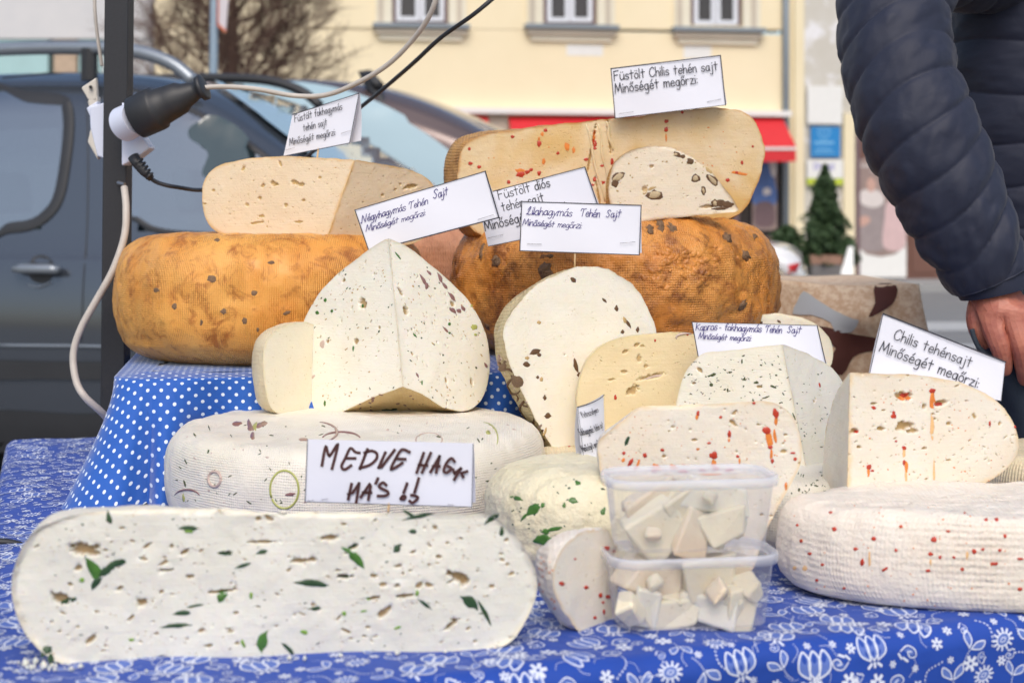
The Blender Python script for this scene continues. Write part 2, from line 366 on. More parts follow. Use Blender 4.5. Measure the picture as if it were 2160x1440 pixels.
def rindsurf(name, L, R, a0, a1, back, mat, parent, T=60, K=70, amp=.0015, freq=25, closed=False, full=False, tuck=None, seed=0, chunks=None):
    """sweep between the left and right outlines round the axis a0-a1 through direction back; returns (obj, left row, right row)"""
    L = resample(L, K); R = resample(R, K); a0 = np.array(a0); a1 = np.array(a1); ad = (a1 - a0); al = np.linalg.norm(ad); ad /= al
    A = []
    for k in range(K):
        h = ((L[k] - a0) @ ad + (R[k] - a0) @ ad) / 2; A.append(a0 + ad * h)
    A = np.array(A); l = L - A; r = R - A; ll = np.linalg.norm(l, axis=1); rl = np.linalg.norm(r, axis=1)
    i0 = int(K * .5); ld = l[i0] - ad * (l[i0] @ ad); ld /= np.linalg.norm(ld); rd = r[i0] - ad * (r[i0] @ ad); rd /= np.linalg.norm(rd)
    bd = np.array(back); bd = bd - ad * (bd @ ad); bd /= np.linalg.norm(bd)
    def slerp(a, b, t):
        w = math.acos(max(-1, min(1, a @ b))); return (a * math.sin((1 - t) * w) + b * math.sin(t * w)) / math.sin(w)
    rows = []
    for j in range(T):
        t = j / (T - 1); d = slerp(ld, bd, t * 2) if t <= .5 else slerp(bd, rd, t * 2 - 1)
        hl = (l @ ad) * (1 - t) + (r @ ad) * t
        rr = np.sqrt(np.maximum(ll ** 2 - (l @ ad) ** 2, 0)) * (1 - t) + np.sqrt(np.maximum(rl ** 2 - (r @ ad) ** 2, 0)) * t
        row = A + rr[:, None] * d + hl[:, None] * ad
        if j == 0: row = L.copy()
        if j == T - 1: row = R.copy()
        if tuck: row = row + tuck(t, row)
        rows.append(row)
    G = np.array(rows)                                          # T,K,3
    du = np.gradient(G, axis=0); dv = np.gradient(G, axis=1); N = np.cross(du, dv); N /= np.linalg.norm(N, axis=2, keepdims=True) + 1e-9
    cen = G.mean((0, 1)); s = np.sign(((G - cen) * N).sum()); N *= s
    fp = G.reshape(-1, 3); n1 = fbm(fp * freq + seed * 7.7, 3).reshape(T, K); n2 = fbm(fp * freq * 6 + seed, 2).reshape(T, K)
    G = G + N * (amp * n1 + amp * .3 * n2)[..., None]
    G[0, 0] = G[-1, 0] = a0; G[0, -1] = G[-1, -1] = a1
    su = np.r_[0, np.cumsum(np.linalg.norm(np.diff(G[:, K // 2], axis=0), axis=1))]; sv = np.r_[0, np.cumsum(np.linalg.norm(np.diff(G[T // 2], axis=0), axis=1))]
    UV = np.stack(np.meshgrid(su, sv, indexing='ij'), 2).reshape(-1, 2)
    F = [(i * K + k, i * K + k + 1, (i + 1) * K + k + 1, (i + 1) * K + k) for i in range(T - 1) for k in range(K - 1)]
    if s > 0: F = [f[::-1] for f in F]
    # orientation check
    V = G.reshape(-1, 3); f = F[(T // 2) * (K - 1) + K // 2]; nn = np.cross(V[f[1]] - V[f[0]], V[f[2]] - V[f[0]])
    if nn @ N[T // 2, K // 2] < 0: F = [f[::-1] for f in F]
    o = mesh(name, V, F, mat, parent, uv=UV, bvh=True)
    return o, G[0], G[-1]

def cheese(name, label, cat, L, R, ax, back, rmat, pmat, nL=None, pL=None, nR=None, pR=None, group=None, joined=True, caps=True,
           holes=(), holesR=(), T=70, K=80, amp=.0015, tuck=None, seed=1, capkw=None, capkwR=None):
    """L, R: outline pixels from the lower axis end out and up to the upper axis end; ax=(lower px, upper px)"""
    nR = nR or nL; pR = pR or pL
    A0 = on_plane(*ax[0], pL, nL); A1 = on_plane(*ax[1], pL, nL)
    L3 = [A0] + [on_plane(*q, pL, nL) for q in L] + [A1]; R3 = [A0] + [on_plane(*q, pR, nR) for q in R] + [A1]
    def sm(pts):   # smooth the middle, keep the ends
        return [Vector(v) for v in catmull(pts, 8)]
    L3, R3 = sm(L3), sm(R3)
    allp = L3 + R3; base = Vector((sum(p.x for p in allp) / len(allp), sum(p.y for p in allp) / len(allp), min(p.z for p in allp)))
    root = empty(name, base, label, cat, group)
    ro, rl, rr = rindsurf('rind', L3, R3, A0, A1, back, rmat, root, T=T, K=K, amp=amp, tuck=tuck, seed=seed)
    capkw = capkw or {}
    if joined:
        loop = np.concatenate([rl, rr[::-1][1:-1]]); c1 = cap('cut_face', loop, pmat, root, holes, seed=seed, **capkw); c2 = None
    else:
        def withaxis(row):
            ax_ = [np.array(A1) + (np.array(A0) - np.array(A1)) * t for t in np.linspace(0, 1, 30)[1:-1]]
            return np.concatenate([row, np.array(ax_)])
        rl[0] = rr[0] = np.array(A0); rl[-1] = rr[-1] = np.array(A1)
        c1 = cap('cut_face', withaxis(rl), pmat, root, holes, seed=seed, **capkw)
        c2 = cap('cut_face', withaxis(rr), pmat, root, holesR, seed=seed + 1, **(capkwR or capkw))
    return root, ro, c1, c2

def wheel(name, label, cat, cx, d, R, z0, h, rmat, group=None, fil=.035, amp=.003, T=150, K=60, sag=.004, seed=3, dome=.0, belly=.0, k=.55, sy=1.0):
    """whole wheel standing flat; centre at lateral cx, depth d"""
    root = empty(name, (cx, d, z0), label, cat, group)
    fil = min(fil, h * .48)
    def scaled(G):
        G[..., 1] = d + (G[..., 1] - d) * sy; return G
    pr = [(0, 0), (R - fil - .01, 0)]
    for a in np.linspace(-90, 90, 22):
        ca, sa = math.cos(math.radians(a)), math.sin(math.radians(a))
        rr = R - fil + fil * (abs(ca) ** k) - belly * abs(sa); zz = h / 2 + (h / 2) * math.copysign(abs(sa) ** .8, sa)
        pr.append((rr, zz))
    pr += [(R - fil - .02, h + dome * .4), (0, h + dome)]
    pr = resample(pr, K)
    th = np.linspace(0, 2 * np.pi, T, endpoint=False) + .3
    G = np.zeros((T, K, 3)); G[..., 0] = cx + pr[:, 0] * np.sin(th)[:, None]; G[..., 1] = d + pr[:, 0] * np.cos(th)[:, None]; G[..., 2] = z0 + pr[:, 1]
    dp = np.gradient(pr, axis=0); nr = np.stack([dp[:, 1], -dp[:, 0]], 1); nr /= np.linalg.norm(nr, axis=1, keepdims=True) + 1e-9
    N = np.zeros_like(G); N[..., 0] = nr[:, 0] * np.sin(th)[:, None]; N[..., 1] = nr[:, 0] * np.cos(th)[:, None]; N[..., 2] = nr[:, 1]
    fp = G.reshape(-1, 3)
    n1 = fbm(fp * 9 + seed * 5.1, 3).reshape(T, K); n2 = fbm(fp * 60 + seed, 3).reshape(T, K)
    disp = amp * n1 + amp * .35 * n2
    crk = np.abs(fbm(fp * 13 + seed * 2.2, 3)).reshape(T, K); disp -= np.exp(-(crk / .035) ** 2) * amp * .5
    low = np.clip((G[..., 2] - z0) / .015, 0, 1)
    G += N * (disp * np.where(N[..., 2] < -.5, 0, 1) * low)[..., None]; G[..., 2] = np.maximum(G[..., 2], z0)
    G = scaled(G); uv = np.stack(np.meshgrid(np.arange(T + 1) * 2 * np.pi * R / T, np.r_[0, np.cumsum(np.linalg.norm(np.diff(pr, axis=0), axis=1))], indexing='ij'), 2)
    G = np.concatenate([G, G[:1]], 0)
    F = [((i) * K + k_, (i + 1) * K + k_, (i + 1) * K + k_ + 1, i * K + k_ + 1) for i in range(T) for k_ in range(K - 1)]
    V = G.reshape(-1, 3); f = F[(T // 4) * (K - 1) + K // 2]; nn = np.cross(V[f[1]] - V[f[0]], V[f[2]] - V[f[0]])
    if nn @ N[T // 4, K // 2] < 0: F = [f[::-1] for f in F]
    o = mesh('rind', V, F, rmat, root, uv=uv.reshape(-1, 2), bvh=True)
    return root, o

def fleck(target, px, py, w, h, ang, mat, name, parent, pointy=0, rise=.0006, n=12, mb=None, rag=.22):
    c0 = hit(target, px, py)
    if c0 is None: return None
    if pointy: n = max(n, 16); rag = .24
    a = math.radians(-ang); ca, sa = math.cos(a), math.sin(a); V = []; F = []
    for ring, (sc, up) in enumerate(((1.0, -.0003), (.8, rise * .7), (.35, rise))):
        for k in range(n):
            th = 2 * math.pi * k / n
            if ring == 0 and k == 0: rr = [1 + random.uniform(-rag, rag) for _ in range(n)]; rr = [(rr[q_] * 2 + rr[q_ - 1]) / 3 if pointy else rr[q_] for q_ in range(n)]
            x = math.cos(th); y = math.sin(th)
            if pointy: y *= (1 - abs(x) ** 3 * .85) * (1 + .3 * x)
            x *= w / 2 * rr[k] * sc; y *= h / 2 * rr[k] * sc
            if pointy: y += (x / (w / 2 + 1e-6)) ** 2 * h * .25 * pointy
            q = (px + x * ca - y * sa, py + x * sa + y * ca); hh = hit(target, *q)
            if hh is None or (hh[0] - c0[0]).length > .03:
                pl = on_plane(q[0], q[1], c0[0], c0[1]); hh = (pl, c0[1])
            V.append(hh[0] + hh[1] * up)
    m = 3
    for r in range(m - 1):
        for k in range(n): F.append((r * n + k, r * n + (k + 1) % n, (r + 1) * n + (k + 1) % n, (r + 1) * n + k))
    F.append(tuple((m - 1) * n + k for k in range(n)))
    if mb is not None: mb.add(V, F); return
    return mesh(name, V, F, mat, parent)
def scatter(target, count, box, mat, name, parent, size=(2, 5), asp=(1, 3), seed=0, angs=(-40, 40), excl=None):
    rg = random.Random(seed); mb = MB(); st = random.getstate(); random.seed(seed)
    for i in range(count):
        x = rg.uniform(box[0], box[2]); y = rg.uniform(box[1], box[3])
        if excl and excl(x, y): continue
        s = rg.uniform(*size) * rg.uniform(.6, 1); r = rg.uniform(*asp)
        fleck(target, x, y, s * math.sqrt(r), s / math.sqrt(r), rg.uniform(*angs), mat, name, parent, n=6, mb=mb, rise=.0003)
    random.setstate(st)
    if mb.v:
        o = mb.build(name, mat, parent, smooth=True); o['kind'] = 'stuff'
def many(target, lst, mat, name, parent, pointy=0, grow=1, **kw):
    for q in lst:
        px, py, w, h = q[:4]; w *= grow; h *= grow; fleck(target, px, py, w, h, q[4] if len(q) > 4 else 0, mat, name, parent, pointy=pointy, **kw)
def ringarc(target, px, py, rx, ry, a0, a1, wid, mat, name, parent, rot=0):
    mb = MB(); pts = []; N = max(10, int(abs(a1 - a0) / 12))
    for i in range(N + 1):
        t = math.radians(a0 + (a1 - a0) * i / N); x = rx * math.cos(t); y = -ry * math.sin(t); r = math.radians(-rot)
        h = hit(target, px + x * math.cos(r) - y * math.sin(r), py + x * math.sin(r) + y * math.cos(r))
        if h: pts.append(h[0] + h[1] * .0002)
    if len(pts) < 4: return
    s = (pts[0] - CAMP).y / FPX; w = [wid * s / 2 * (.35 + .65 * math.sin(math.pi * i / (len(pts) - 1))) if abs(a1 - a0) < 350 else wid * s / 2 for i in range(len(pts))]
    mb.tube(pts, w, 6); return mb.build(name, mat, parent, smooth=True)

# ---------------------------------------------------------------- lettering: single-stroke alphabet
def O(cx=.36, cy=.5, rx=.36, ry=.5, a0=90, a1=450, n=10):
    return [(cx + rx * math.cos(math.radians(a0 + (a1 - a0) * i / n)), cy + ry * math.sin(math.radians(a0 + (a1 - a0) * i / n))) for i in range(n + 1)]
LOOP = [(.68, .85), (.4, 1), (.08, .75), (.04, .28), (.3, 0), (.58, .18), (.7, .85)]
GLY = {
 'F': (1.0, [[(0, 0), (.05, 1.75)], [(0, 1.72), (.95, 1.8)], [(.03, .95), (.75, 1.0)]]),
 'u': (.85, [[(0, 1), (.02, .3), (.25, 0), (.55, .12), (.76, .5), (.8, 1)], [(.8, 1), (.84, 0)]]),
 's': (.68, [[(.66, .86), (.4, 1), (.1, .86), (.12, .62), (.42, .5), (.66, .32), (.55, .06), (.25, 0), (0, .12)]]),
 't': (.75, [[(.36, 1.62), (.36, 0)], [(0, 1.05), (.75, 1.1)]]),
 'o': (.74, [O()]), 'l': (.12, [[(.03, 1.8), (.05, 0)]]),
 'f': (.68, [[(.75, 1.62), (.5, 1.8), (.3, 1.5), (.28, 0)], [(0, 1), (.62, 1.04)]]),
 'k': (.72, [[(0, 1.8), (.02, 0)], [(.6, 1.0), (.03, .48)], [(.2, .62), (.72, 0)]]),
 'h': (.74, [[(0, 1.8), (.03, 0)], [(.03, .6), (.3, .98), (.6, .9), (.7, .5), (.7, 0)]]),
 'a': (.8, [LOOP, [(.7, 1), (.72, .3), (.8, 0)]]),
 'g': (.8, [LOOP, [(.72, 1), (.76, -.3), (.5, -.68), (.1, -.6)]]),
 'y': (.8, [[(0, 1), (.38, .1)], [(.8, 1), (.38, .1), (.12, -.68)]]),
 'm': (1.1, [[(0, 1), (.02, 0)], [(.02, .6), (.25, 1), (.48, .8), (.5, 0)], [(.5, .6), (.78, 1), (1.02, .8), (1.05, 0)]]),
 'e': (.76, [[(.05, .52), (.72, .56), (.6, .92), (.32, 1), (.04, .6), (.1, .15), (.4, 0), (.74, .16)]]),
 'n': (.74, [[(0, 1), (.02, 0)], [(.02, .6), (.32, 1), (.62, .88), (.7, 0)]]),
 'j': (.4, [[(.3, 1), (.32, -.4), (.1, -.7), (-.2, -.58)], [(.3, 1.42), (.3, 1.5)]]),
 'M': (1.35, [[(0, 0), (.2, 1.75), (.66, .35), (1.1, 1.75), (1.32, 0)]]),
 'i': (.1, [[(.03, 1), (.04, 0)], [(.03, 1.42), (.03, 1.5)]]),
 'r': (.6, [[(0, 1), (.02, 0)], [(.02, .6), (.28, .96), (.6, .92)]]),
 'z': (.7, [[(0, 1), (.65, .97), (0, .03), (.7, 0)]]),
 ':': (.15, [[(.05, .08), (.05, .16)], [(.05, .78), (.05, .86)]]),
 'C': (1.05, [[(1, 1.5), (.65, 1.8), (.15, 1.35), (.02, .7), (.3, .05), (.8, .05), (1.05, .35)]]),
 'd': (.78, [LOOP, [(.7, 1.8), (.74, 0)]]),
 'p': (.76, [[(0, 1), (.04, -.7)], [(.03, .6), (.3, 1), (.68, .8), (.68, .3), (.35, 0), (.05, .2)]]),
 'N': (1.3, [[(-.1, .1), (.12, .0), (.3, 1.6), (.95, .05), (1.15, 1.7)]]),
 'L': (.95, [[(.15, 1.0), (.5, 1.75), (.62, 1.5), (.25, .3), (0, .1), (.3, .12), (.6, 0), (.95, .15)]]),
 'T': (1.1, [[(-.1, 1.2), (.1, 1.7), (.6, 1.6), (1.15, 1.75)], [(.55, 1.62), (.45, 0)]]),
 'S': (.95, [[(.95, 1.45), (.6, 1.75), (.15, 1.4), (.5, .95), (.75, .5), (.4, 0), (0, .3)]]),
 'K': (1.0, [[(.15, 1.75), (.05, 0)], [(.95, 1.4), (.1, .8), (.5, .6), (.95, 0)]]),
 'P': (.9, [[(.05, 0), (.1, 1.75)], [(.05, 1.7), (.7, 1.75), (.8, 1.2), (.1, .85)]]),
 '-': (.5, [[(0, .5), (.5, .52)]]), ' ': (.55, []),
}
ACC = {'ü': ('u', [[(.22, 1.4), (.22, 1.48)], [(.6, 1.4), (.6, 1.48)]]), 'ö': ('o', [[(.18, 1.4), (.18, 1.48)], [(.55, 1.4), (.55, 1.48)]]),
       'á': ('a', [[(.35, 1.3), (.62, 1.7)]]), 'é': ('e', [[(.3, 1.3), (.58, 1.7)]]), 'ó': ('o', [[(.3, 1.3), (.58, 1.7)]]),
       'ő': ('o', [[(.15, 1.3), (.38, 1.7)], [(.5, 1.3), (.75, 1.7)]])}
def textstrokes(s, hand=False, gap=.24, seed=0):
    rg = random.Random(seed); x = 0; out = []
    prev = None
    for ch in s:
        base, acc = ACC.get(ch, (ch, [])); w, st = GLY[base]
        jy = rg.uniform(-.06, .06) if hand else 0; sc = rg.uniform(.92, 1.08) if hand else 1
        for k, q in enumerate(st + acc):
            pts = [(x + a * sc, b * sc + jy) for a, b in q]
            if hand: pts = [(a + .18 * b, b) for a, b in pts]
            smooth = len(pts) > 2 and base not in 'MzFK' and not (base in 'y')
            pts = [tuple(p) for p in catmull(pts, 4)] if (smooth or (hand and len(pts) > 2)) else pts
            out.append(pts)
        if hand and prev is not None and base.islower() and prev.islower():
            out.append([(x - gap * .6, .08), (x + .05, .35)])
        prev = base if base.strip() and base not in ':-' else None
        x += w * sc + gap * (.75 if hand else 1)
    return out, x - gap
def ribbon(mb, pts, w, mi=0, place=None):
    """pts in 2D; place maps 2D -> 3D"""
    p = np.array(pts, float); N = len(p)
    if N < 2: return
    if N > 2 and not hasattr(w, '__len__'):
        e = np.diff(p, axis=0); e = e / (np.linalg.norm(e, axis=1, keepdims=True) + 1e-9); c_ = (e[:-1] * e[1:]).sum(1); cut = [i + 1 for i in range(len(c_)) if c_[i] < .6]
        if cut:
            for s_, t_ in zip([0] + cut, cut + [N - 1]): ribbon(mb, p[s_:t_ + 1], w, mi, place)
            return
    t = np.gradient(p, axis=0); t /= np.linalg.norm(t, axis=1, keepdims=True) + 1e-9; nrm = np.stack([-t[:, 1], t[:, 0]], 1)
    p[0] -= t[0] * w * .4; p[-1] += t[-1] * w * .4
    ww = np.full(N, w / 2) if not hasattr(w, '__len__') else np.array(w) / 2
    V = [];
    for i in range(N): V.append(place(*(p[i] + nrm[i] * ww[i]))); V.append(place(*(p[i] - nrm[i] * ww[i])))
    mb.add(V, [(2 * i, 2 * i + 1, 2 * i + 3, 2 * i + 2) for i in range(N - 1)], mi)
def textline(mb, s, p0, p1, place, hand=False, xh=None, slant=0, seed=0, wid=.16):
    """baseline from pixel p0 to p1"""
    st, W = textstrokes(s, hand, seed=seed); p0 = np.array(p0, float); p1 = np.array(p1, float); d = p1 - p0; L = np.linalg.norm(d)
    u = d / W; xh = xh or L / W; up = np.array([d[1], -d[0]]) / L * xh
    up = up + d / L * slant * xh
    for q in st:
        pts = [p0 + u * a + up * b for a, b in q]
        ribbon(mb, pts, wid * xh, 0, place)

def card(name, label, quad, d, lines, border=(1, 1, 1, 1), fold='back', yaw=0, pitch=0, staples=(), pick=None, ink='ink', bw=2.2, extra=None, curve=0, backshift=(6, -4), backd=.012):
    """quad: TL,TR,BR,BL pixels on a plane through the quad centre at depth d"""
    c = np.mean(np.array(quad, float), 0); n = yaw_n(yaw, pitch); p0 = P(c[0], c[1], d)
    def pl(x, y, off=0.0):
        q = on_plane(x, y, p0, n)
        if curve:
            tx = (x - quad[0][0]) / (quad[1][0] - quad[0][0] + 1e-6); q = q + n * (curve * 4 * tx * (1 - tx))
        return q + n * off
    root = empty(name, P(c[0], max(q[1] for q in quad), d), label, 'price card', 'paper name cards on the cheeses')
    q = [np.array(a, float) for a in quad]
    def bil(u, v): a = q[0] * (1 - u) + q[1] * u; b = q[3] * (1 - u) + q[2] * u; return a * (1 - v) + b * v
    nu, nv = 12, 8; wob = lambda u, v: .0009 * math.sin(3.1 * u + 2 * v + d * 9) + .0005 * math.sin(7 * u - 3 * v)
    V = []; F = []
    for j in range(nv + 1):
        for i in range(nu + 1):
            x, y = bil(i / nu, j / nv); V.append(pl(x, y, wob(i / nu, j / nv) - .001))
    for j in range(nv):
        for i in range(nu): a = j * (nu + 1) + i; F.append((a, a + nu + 1, a + nu + 2, a + 1))
    o = mesh('front_sheet', V, F, M['paper'], root, smooth=False); sm = o.modifiers.new('sheet', 'SOLIDIFY'); sm.thickness = .0004; sm.offset = -1
    # rear half of the folded card, joined along the top edge
    V = []; F = []
    for j in range(nv + 1):
        for i in range(nu + 1):
            x, y = bil(i / nu, j / nv); t = j / nv
            V.append(pl(x + backshift[0] * t, y + backshift[1] * t, wob(i / nu, t) - .0018 - backd * math.sin(min(1, t * 1.2) * math.pi / 2)))
    for j in range(nv):
        for i in range(nu): a = j * (nu + 1) + i; F.append((a, a + nu + 1, a + nu + 2, a + 1))
    mesh('rear_sheet', V, F, M['paper_back'], root)
    from functools import partial
    # locate pixel -> uv for following the sheet's gentle waviness is below the lettering offset
    top = lambda x, y: pl(x, y, .0006)
    mb = MB()
    ed = [(0, 1), (1, 2), (2, 3), (3, 0)]
    for k, (a, b) in enumerate(ed):
        if border[k]:
            s = q[a] + (c - q[a]) * .004; e = q[b] + (c - q[b]) * .004
            ribbon(mb, [s + (e - s) * t for t in np.linspace(0, 1, 9)], bw * .72 * border[k], 0, top)
    if mb.v: mb.build('border', M['border'], root)
    mb = MB()
    for ln in lines: textline(mb, *ln[:3], top, **(ln[3] if len(ln) > 3 else {}))
    if extra:
        for st, w in extra: ribbon(mb, st, w, 0, top)
    if mb.v:
        o = mb.build('lettering', M[ink], root)
    for (x0, y0, x1, y1) in staples:
        MB().tube([pl(x0, y0, -.0002), pl(x0 + .5, y0, .0016), pl(x1 - .5, y1, .0016), pl(x1, y1, -.0002)], .00035, 6).build('staple', M['steel'], root, smooth=True)
    if pick:
        x0, y0, x1, y1 = pick
        MB().tube([pl(x0, y0, -.003), pl((x0 + x1) / 2, (y0 + y1) / 2, -.003), pl(x1, y1, -.003)], [.0016, .0015, .0013], 8).build('toothpick', M['wood_pick'], root, smooth=True)
    return root
# ---------------------------------------------------------------- ground and table
gm = NT('asphalt'); g_ = gm.mix(gm.noise(2.5, 6, .7), (.16, .165, .175), (.22, .225, .235)); gm.set(Base_Color=g_, Roughness=.8, Normal=gm.bump(gm.noise(60, 4), .4, .01)); M['asphalt'] = gm.m
def sheet(name, x0, y0, x1, y1, z, mat):
    o = mesh(name, [(x0, y0, z), (x1, y0, z), (x1, y1, z), (x0, y1, z)], [(0, 1, 2, 3)], mat, smooth=False); o['kind'] = 'structure'; return o
sheet('ground', -120, -60, 120, 200, 0, M['asphalt'])

TA = math.radians(18); TU = Vector((math.cos(TA), math.sin(TA), 0)); TV = Vector((-math.sin(TA), math.cos(TA), 0))
TC = Vector((-.429, 1.135, 0)); TZ = .80
TW, TD = 1.27, 1.50
def drape(a, b, w, dpt, r, droplen):
    """flat cloth coordinates -> (a', b', dz) round the edges"""
    def e(x, lo, hi):
        if x < lo: s = lo - x; sg = -1; base = lo
        elif x > hi: s = x - hi; sg = 1; base = hi
        else: return x, 0
        if s < r * math.pi / 2: return base + sg * r * math.sin(s / r), r * (1 - math.cos(s / r))
        return base + sg * r, r + (s - r * math.pi / 2)
    A_, z1 = e(a, 0, w); B_, z2 = e(b, 0, dpt); return A_, B_, -max(z1, z2) - .3 * min(z1, z2)
def table_pt(a, b, off=0.0):
    A_, B_, dz = drape(a, b, TW, TD, .022, .3)
    n = .0018 * math.sin(a * 17 + 2 * math.sin(b * 11)) * math.sin(b * 23 + a * 5) + .0012 * math.sin(a * 41 + b * 13)
    k = min(1, max(0, -dz / .1)); fl = .018 * k * (math.sin(a * 19 + math.sin(a * 7) * 2) + .5 * math.sin(a * 43))
    if b < 0: B_ -= fl * .6 + off * min(1, -b / .03); zz = off * max(0, 1 - -b / .03)
    elif a < 0: A_ -= fl * .5 + off; zz = off
    else: zz = off
    p = TC + TU * A_ + TV * B_; return Vector((p.x, p.y, TZ + dz + zz + n * (1 - k)))
bp_ = NT('indigo_cotton'); cc = bp_.mix(bp_.noise(30, 4), (.003, .044, .31), (.005, .060, .40))
bp_.set(Base_Color=cc, Roughness=.72, Normal=bp_.bump(bp_.noise(9, 3, .5, dist=1.0), .7, .007, bp_.bump(bp_.noise(900, 2), .4, .0004))); bp_.b.inputs['Sheen Weight'].default_value = .1; M['indigo'] = bp_.m
M['cloth_print'] = simple('white_cloth_print', (.66, .70, .82), .75, .12, 300)
M['cloth_mid'] = simple('pale_blue_cloth_print', (.10, .17, .50), .75, .15, 500)
troot = empty('market_table', (*(TC + TU * .6 + TV * .7).xy, 0), 'long market table carrying all the cheeses under a blue cloth', 'table')
mb = MB().frame_box(TC + TU * .0 + TV * .0 + Vector((0, 0, .765)) + TU * .01, TU * (TW - .02), TV * (TD - .02), (0, 0, .03)); M['wood'] = simple('raw_wood', (.35, .24, .14), .7, .25, 20)
mb.build('tabletop', M['wood'], troot)
for ea in (.05, TW - .1):
    for eb in (.05, TD - .1): MB().frame_box(TC + TU * ea + TV * eb, TU * .045, TV * .045, (0, 0, .764)).build('leg', M['wood'], troot)
tc = empty('tablecloth', (*(TC + TU * .6 + TV * .7).xy, TZ), 'deep blue cotton tablecloth printed with white tulips, leaves and small flowers', 'tablecloth')
na, nb_ = 230, 250; V = []; F = []
aa = np.linspace(-.45, TW + .45, na); bb_ = np.concatenate([np.linspace(-.45, -.05, 60), np.linspace(-.045, .06, 60), np.linspace(.07, TD + .4, nb_ - 120)])
for b in bb_:
    for a in aa: V.append(table_pt(a, b))
for j in range(len(bb_) - 1):
    for i in range(na - 1): q = j * na + i; F.append((q, q + 1, q + na + 1, q + na))
mesh('cloth', V, F, M['indigo'], tc)
# printed motifs: strokes laid on the cloth surface
def motif(kind):
    S = []; Fd = []
    def st(p, w, sm=True, m=0): S.append(([tuple(q) for q in (catmull(p, 4) if sm else p)], w, m))
    if kind == 0:     # tulip of three petals
        for s in (-1, 0, 1):
            o = catmull([(s * .35, -1), (s * .75 - .38, -.5), (s * .8 - .42, .3), (s * .85 - .05 * s, .95), (s * .8 + .42, .3), (s * .75 + .38, -.5), (s * .35, -1)], 4)
            S.append(([tuple(q) for q in o], .13, 0)); Fd.append([tuple(q * .9 + np.array([s * .08, 0])) for q in o[:-1]])
        st([(-.3, -1.25), (-.6, -1.5)], .22, 0); st([(.3, -1.25), (.6, -1.5)], .22, 0); st([(0, -1.2), (0, -1.5)], .2, 0)
    elif kind == 1:   # fringed flower head
        o = catmull([(.75 * math.cos(t), .55 * math.sin(t)) for t in np.linspace(0, 2 * math.pi, 10)], 3); Fd.append([tuple(q) for q in o[:-1]]); S.append(([tuple(q) for q in o], .12, 0))
        for t in np.linspace(0, 2 * math.pi, 12, endpoint=False): st([(.85 * math.cos(t), .65 * math.sin(t)), (1.15 * math.cos(t), .95 * math.sin(t))], .2, 0)
        st([(-.35, 0), (0, .2), (.35, 0), (0, -.2), (-.35, 0)], .08)
    elif kind == 2:   # leaf pair on a dotted stem
        for s in (-1, 1):
            o = catmull([(s * .1, -.2), (s * .25, .5), (s * .9, 1.0), (s * .95, .3), (s * .1, -.2)], 4); S.append(([tuple(q) for q in o], .11, 0)); Fd.append([tuple(q) for q in o[:-1]])
        for k in range(6): st([(.05 * k * k * .2, -.4 - .22 * k), (.05 * k * k * .2 + .04, -.45 - .22 * k)], .09, 0)
    elif kind == 3:   # six-petal daisy
        for t in np.linspace(0, 2 * math.pi, 7)[:-1]: st([(.22 * math.cos(t), .22 * math.sin(t)), (.5 * math.cos(t), .5 * math.sin(t))], .25, 0)
    elif kind == 4:   # curled paisley
        o = catmull([(-.8, -.2), (-.3, .5), (.5, .45), (.8, -.1), (.3, -.35), (-.1, 0), (.25, .15)], 5); S.append(([tuple(q) for q in o], .12, 0)); st([(-.9, -.5), (-.5, -.75)], .2, 0); st([(-.3, -.65), (.2, -.75)], .22, 0)
        Fd.append([(-.5, 0), (-.2, .35), (.4, .33), (.6, -.02), (.2, -.2)])
    else:             # bead stem
        for k in range(9): st([(-1 + .25 * k, .35 * math.sin(k * .5)), (-.93 + .25 * k, .35 * math.sin(k * .5) + .02)], .1, 0)
    return S, Fd
MOT = [motif(k) for k in range(6)]
mbp = MB(); mbf = MB(); rg = random.Random(5)
def put_motif(kind, a, b, size, ang):
    ca, sa = math.cos(ang), math.sin(ang); S, Fd = MOT[kind]
    pl = lambda off: (lambda x, y: table_pt(a + (x * ca - y * sa) * size, b + (x * sa + y * ca) * size, off))
    for p, w, m in S: ribbon(mbp, p, w, 0, lambda x, y, f=pl(.0006): f(x, y)) if True else 0
    for o in Fd:
        cx_, cy_ = np.mean(np.array(o), 0); V = [pl(.00035)(cx_, cy_)] + [pl(.00035)(*q) for q in o]; n = len(o)
        mbf.add(V, [(0, k + 1, (k + 1) % n + 1) for k in range(n)])
step = .035
seq = [0, 2, 1, 4, 0, 2, 3, 4, 0, 2]
k_ = 0
for ib, b in enumerate(np.arange(-.24, TD + .02, step)):
    for ia, a in enumerate(np.arange(-.10, TW, step)):
        hidden = (b > .22 and a > .16)
        if hidden: continue
        aa_ = a + (ib % 2) * step / 2 + rg.uniform(-.006, .006); b2 = b + rg.uniform(-.006, .006)
        kind = seq[(ia * 3 + ib * 7) % 10]
        put_motif(kind, aa_, b2, {0: .0130, 1: .0098, 2: .0112, 3: .0105, 4: .0112}[kind] * rg.uniform(.9, 1.1), rg.uniform(-.7, .7) + (math.pi if rg.random() < .3 else 0))
        put_motif(rg.choice((3, 4, 5)), aa_ - step * .1, b2 + step * .52, .0065, rg.uniform(0, 6))
        put_motif(3 if rg.random() < .5 else 5, aa_ + step * .5 + rg.uniform(-.004, .004), b2 + step * .35, .0085 if rg.random() < .5 else .014, rg.uniform(0, 6))
o = mbp.build('printed_outline', M['cloth_print'], tc); o['kind'] = 'stuff'
o = mbf.build('printed_petal_fill', M['cloth_mid'], tc); o['kind'] = 'stuff'

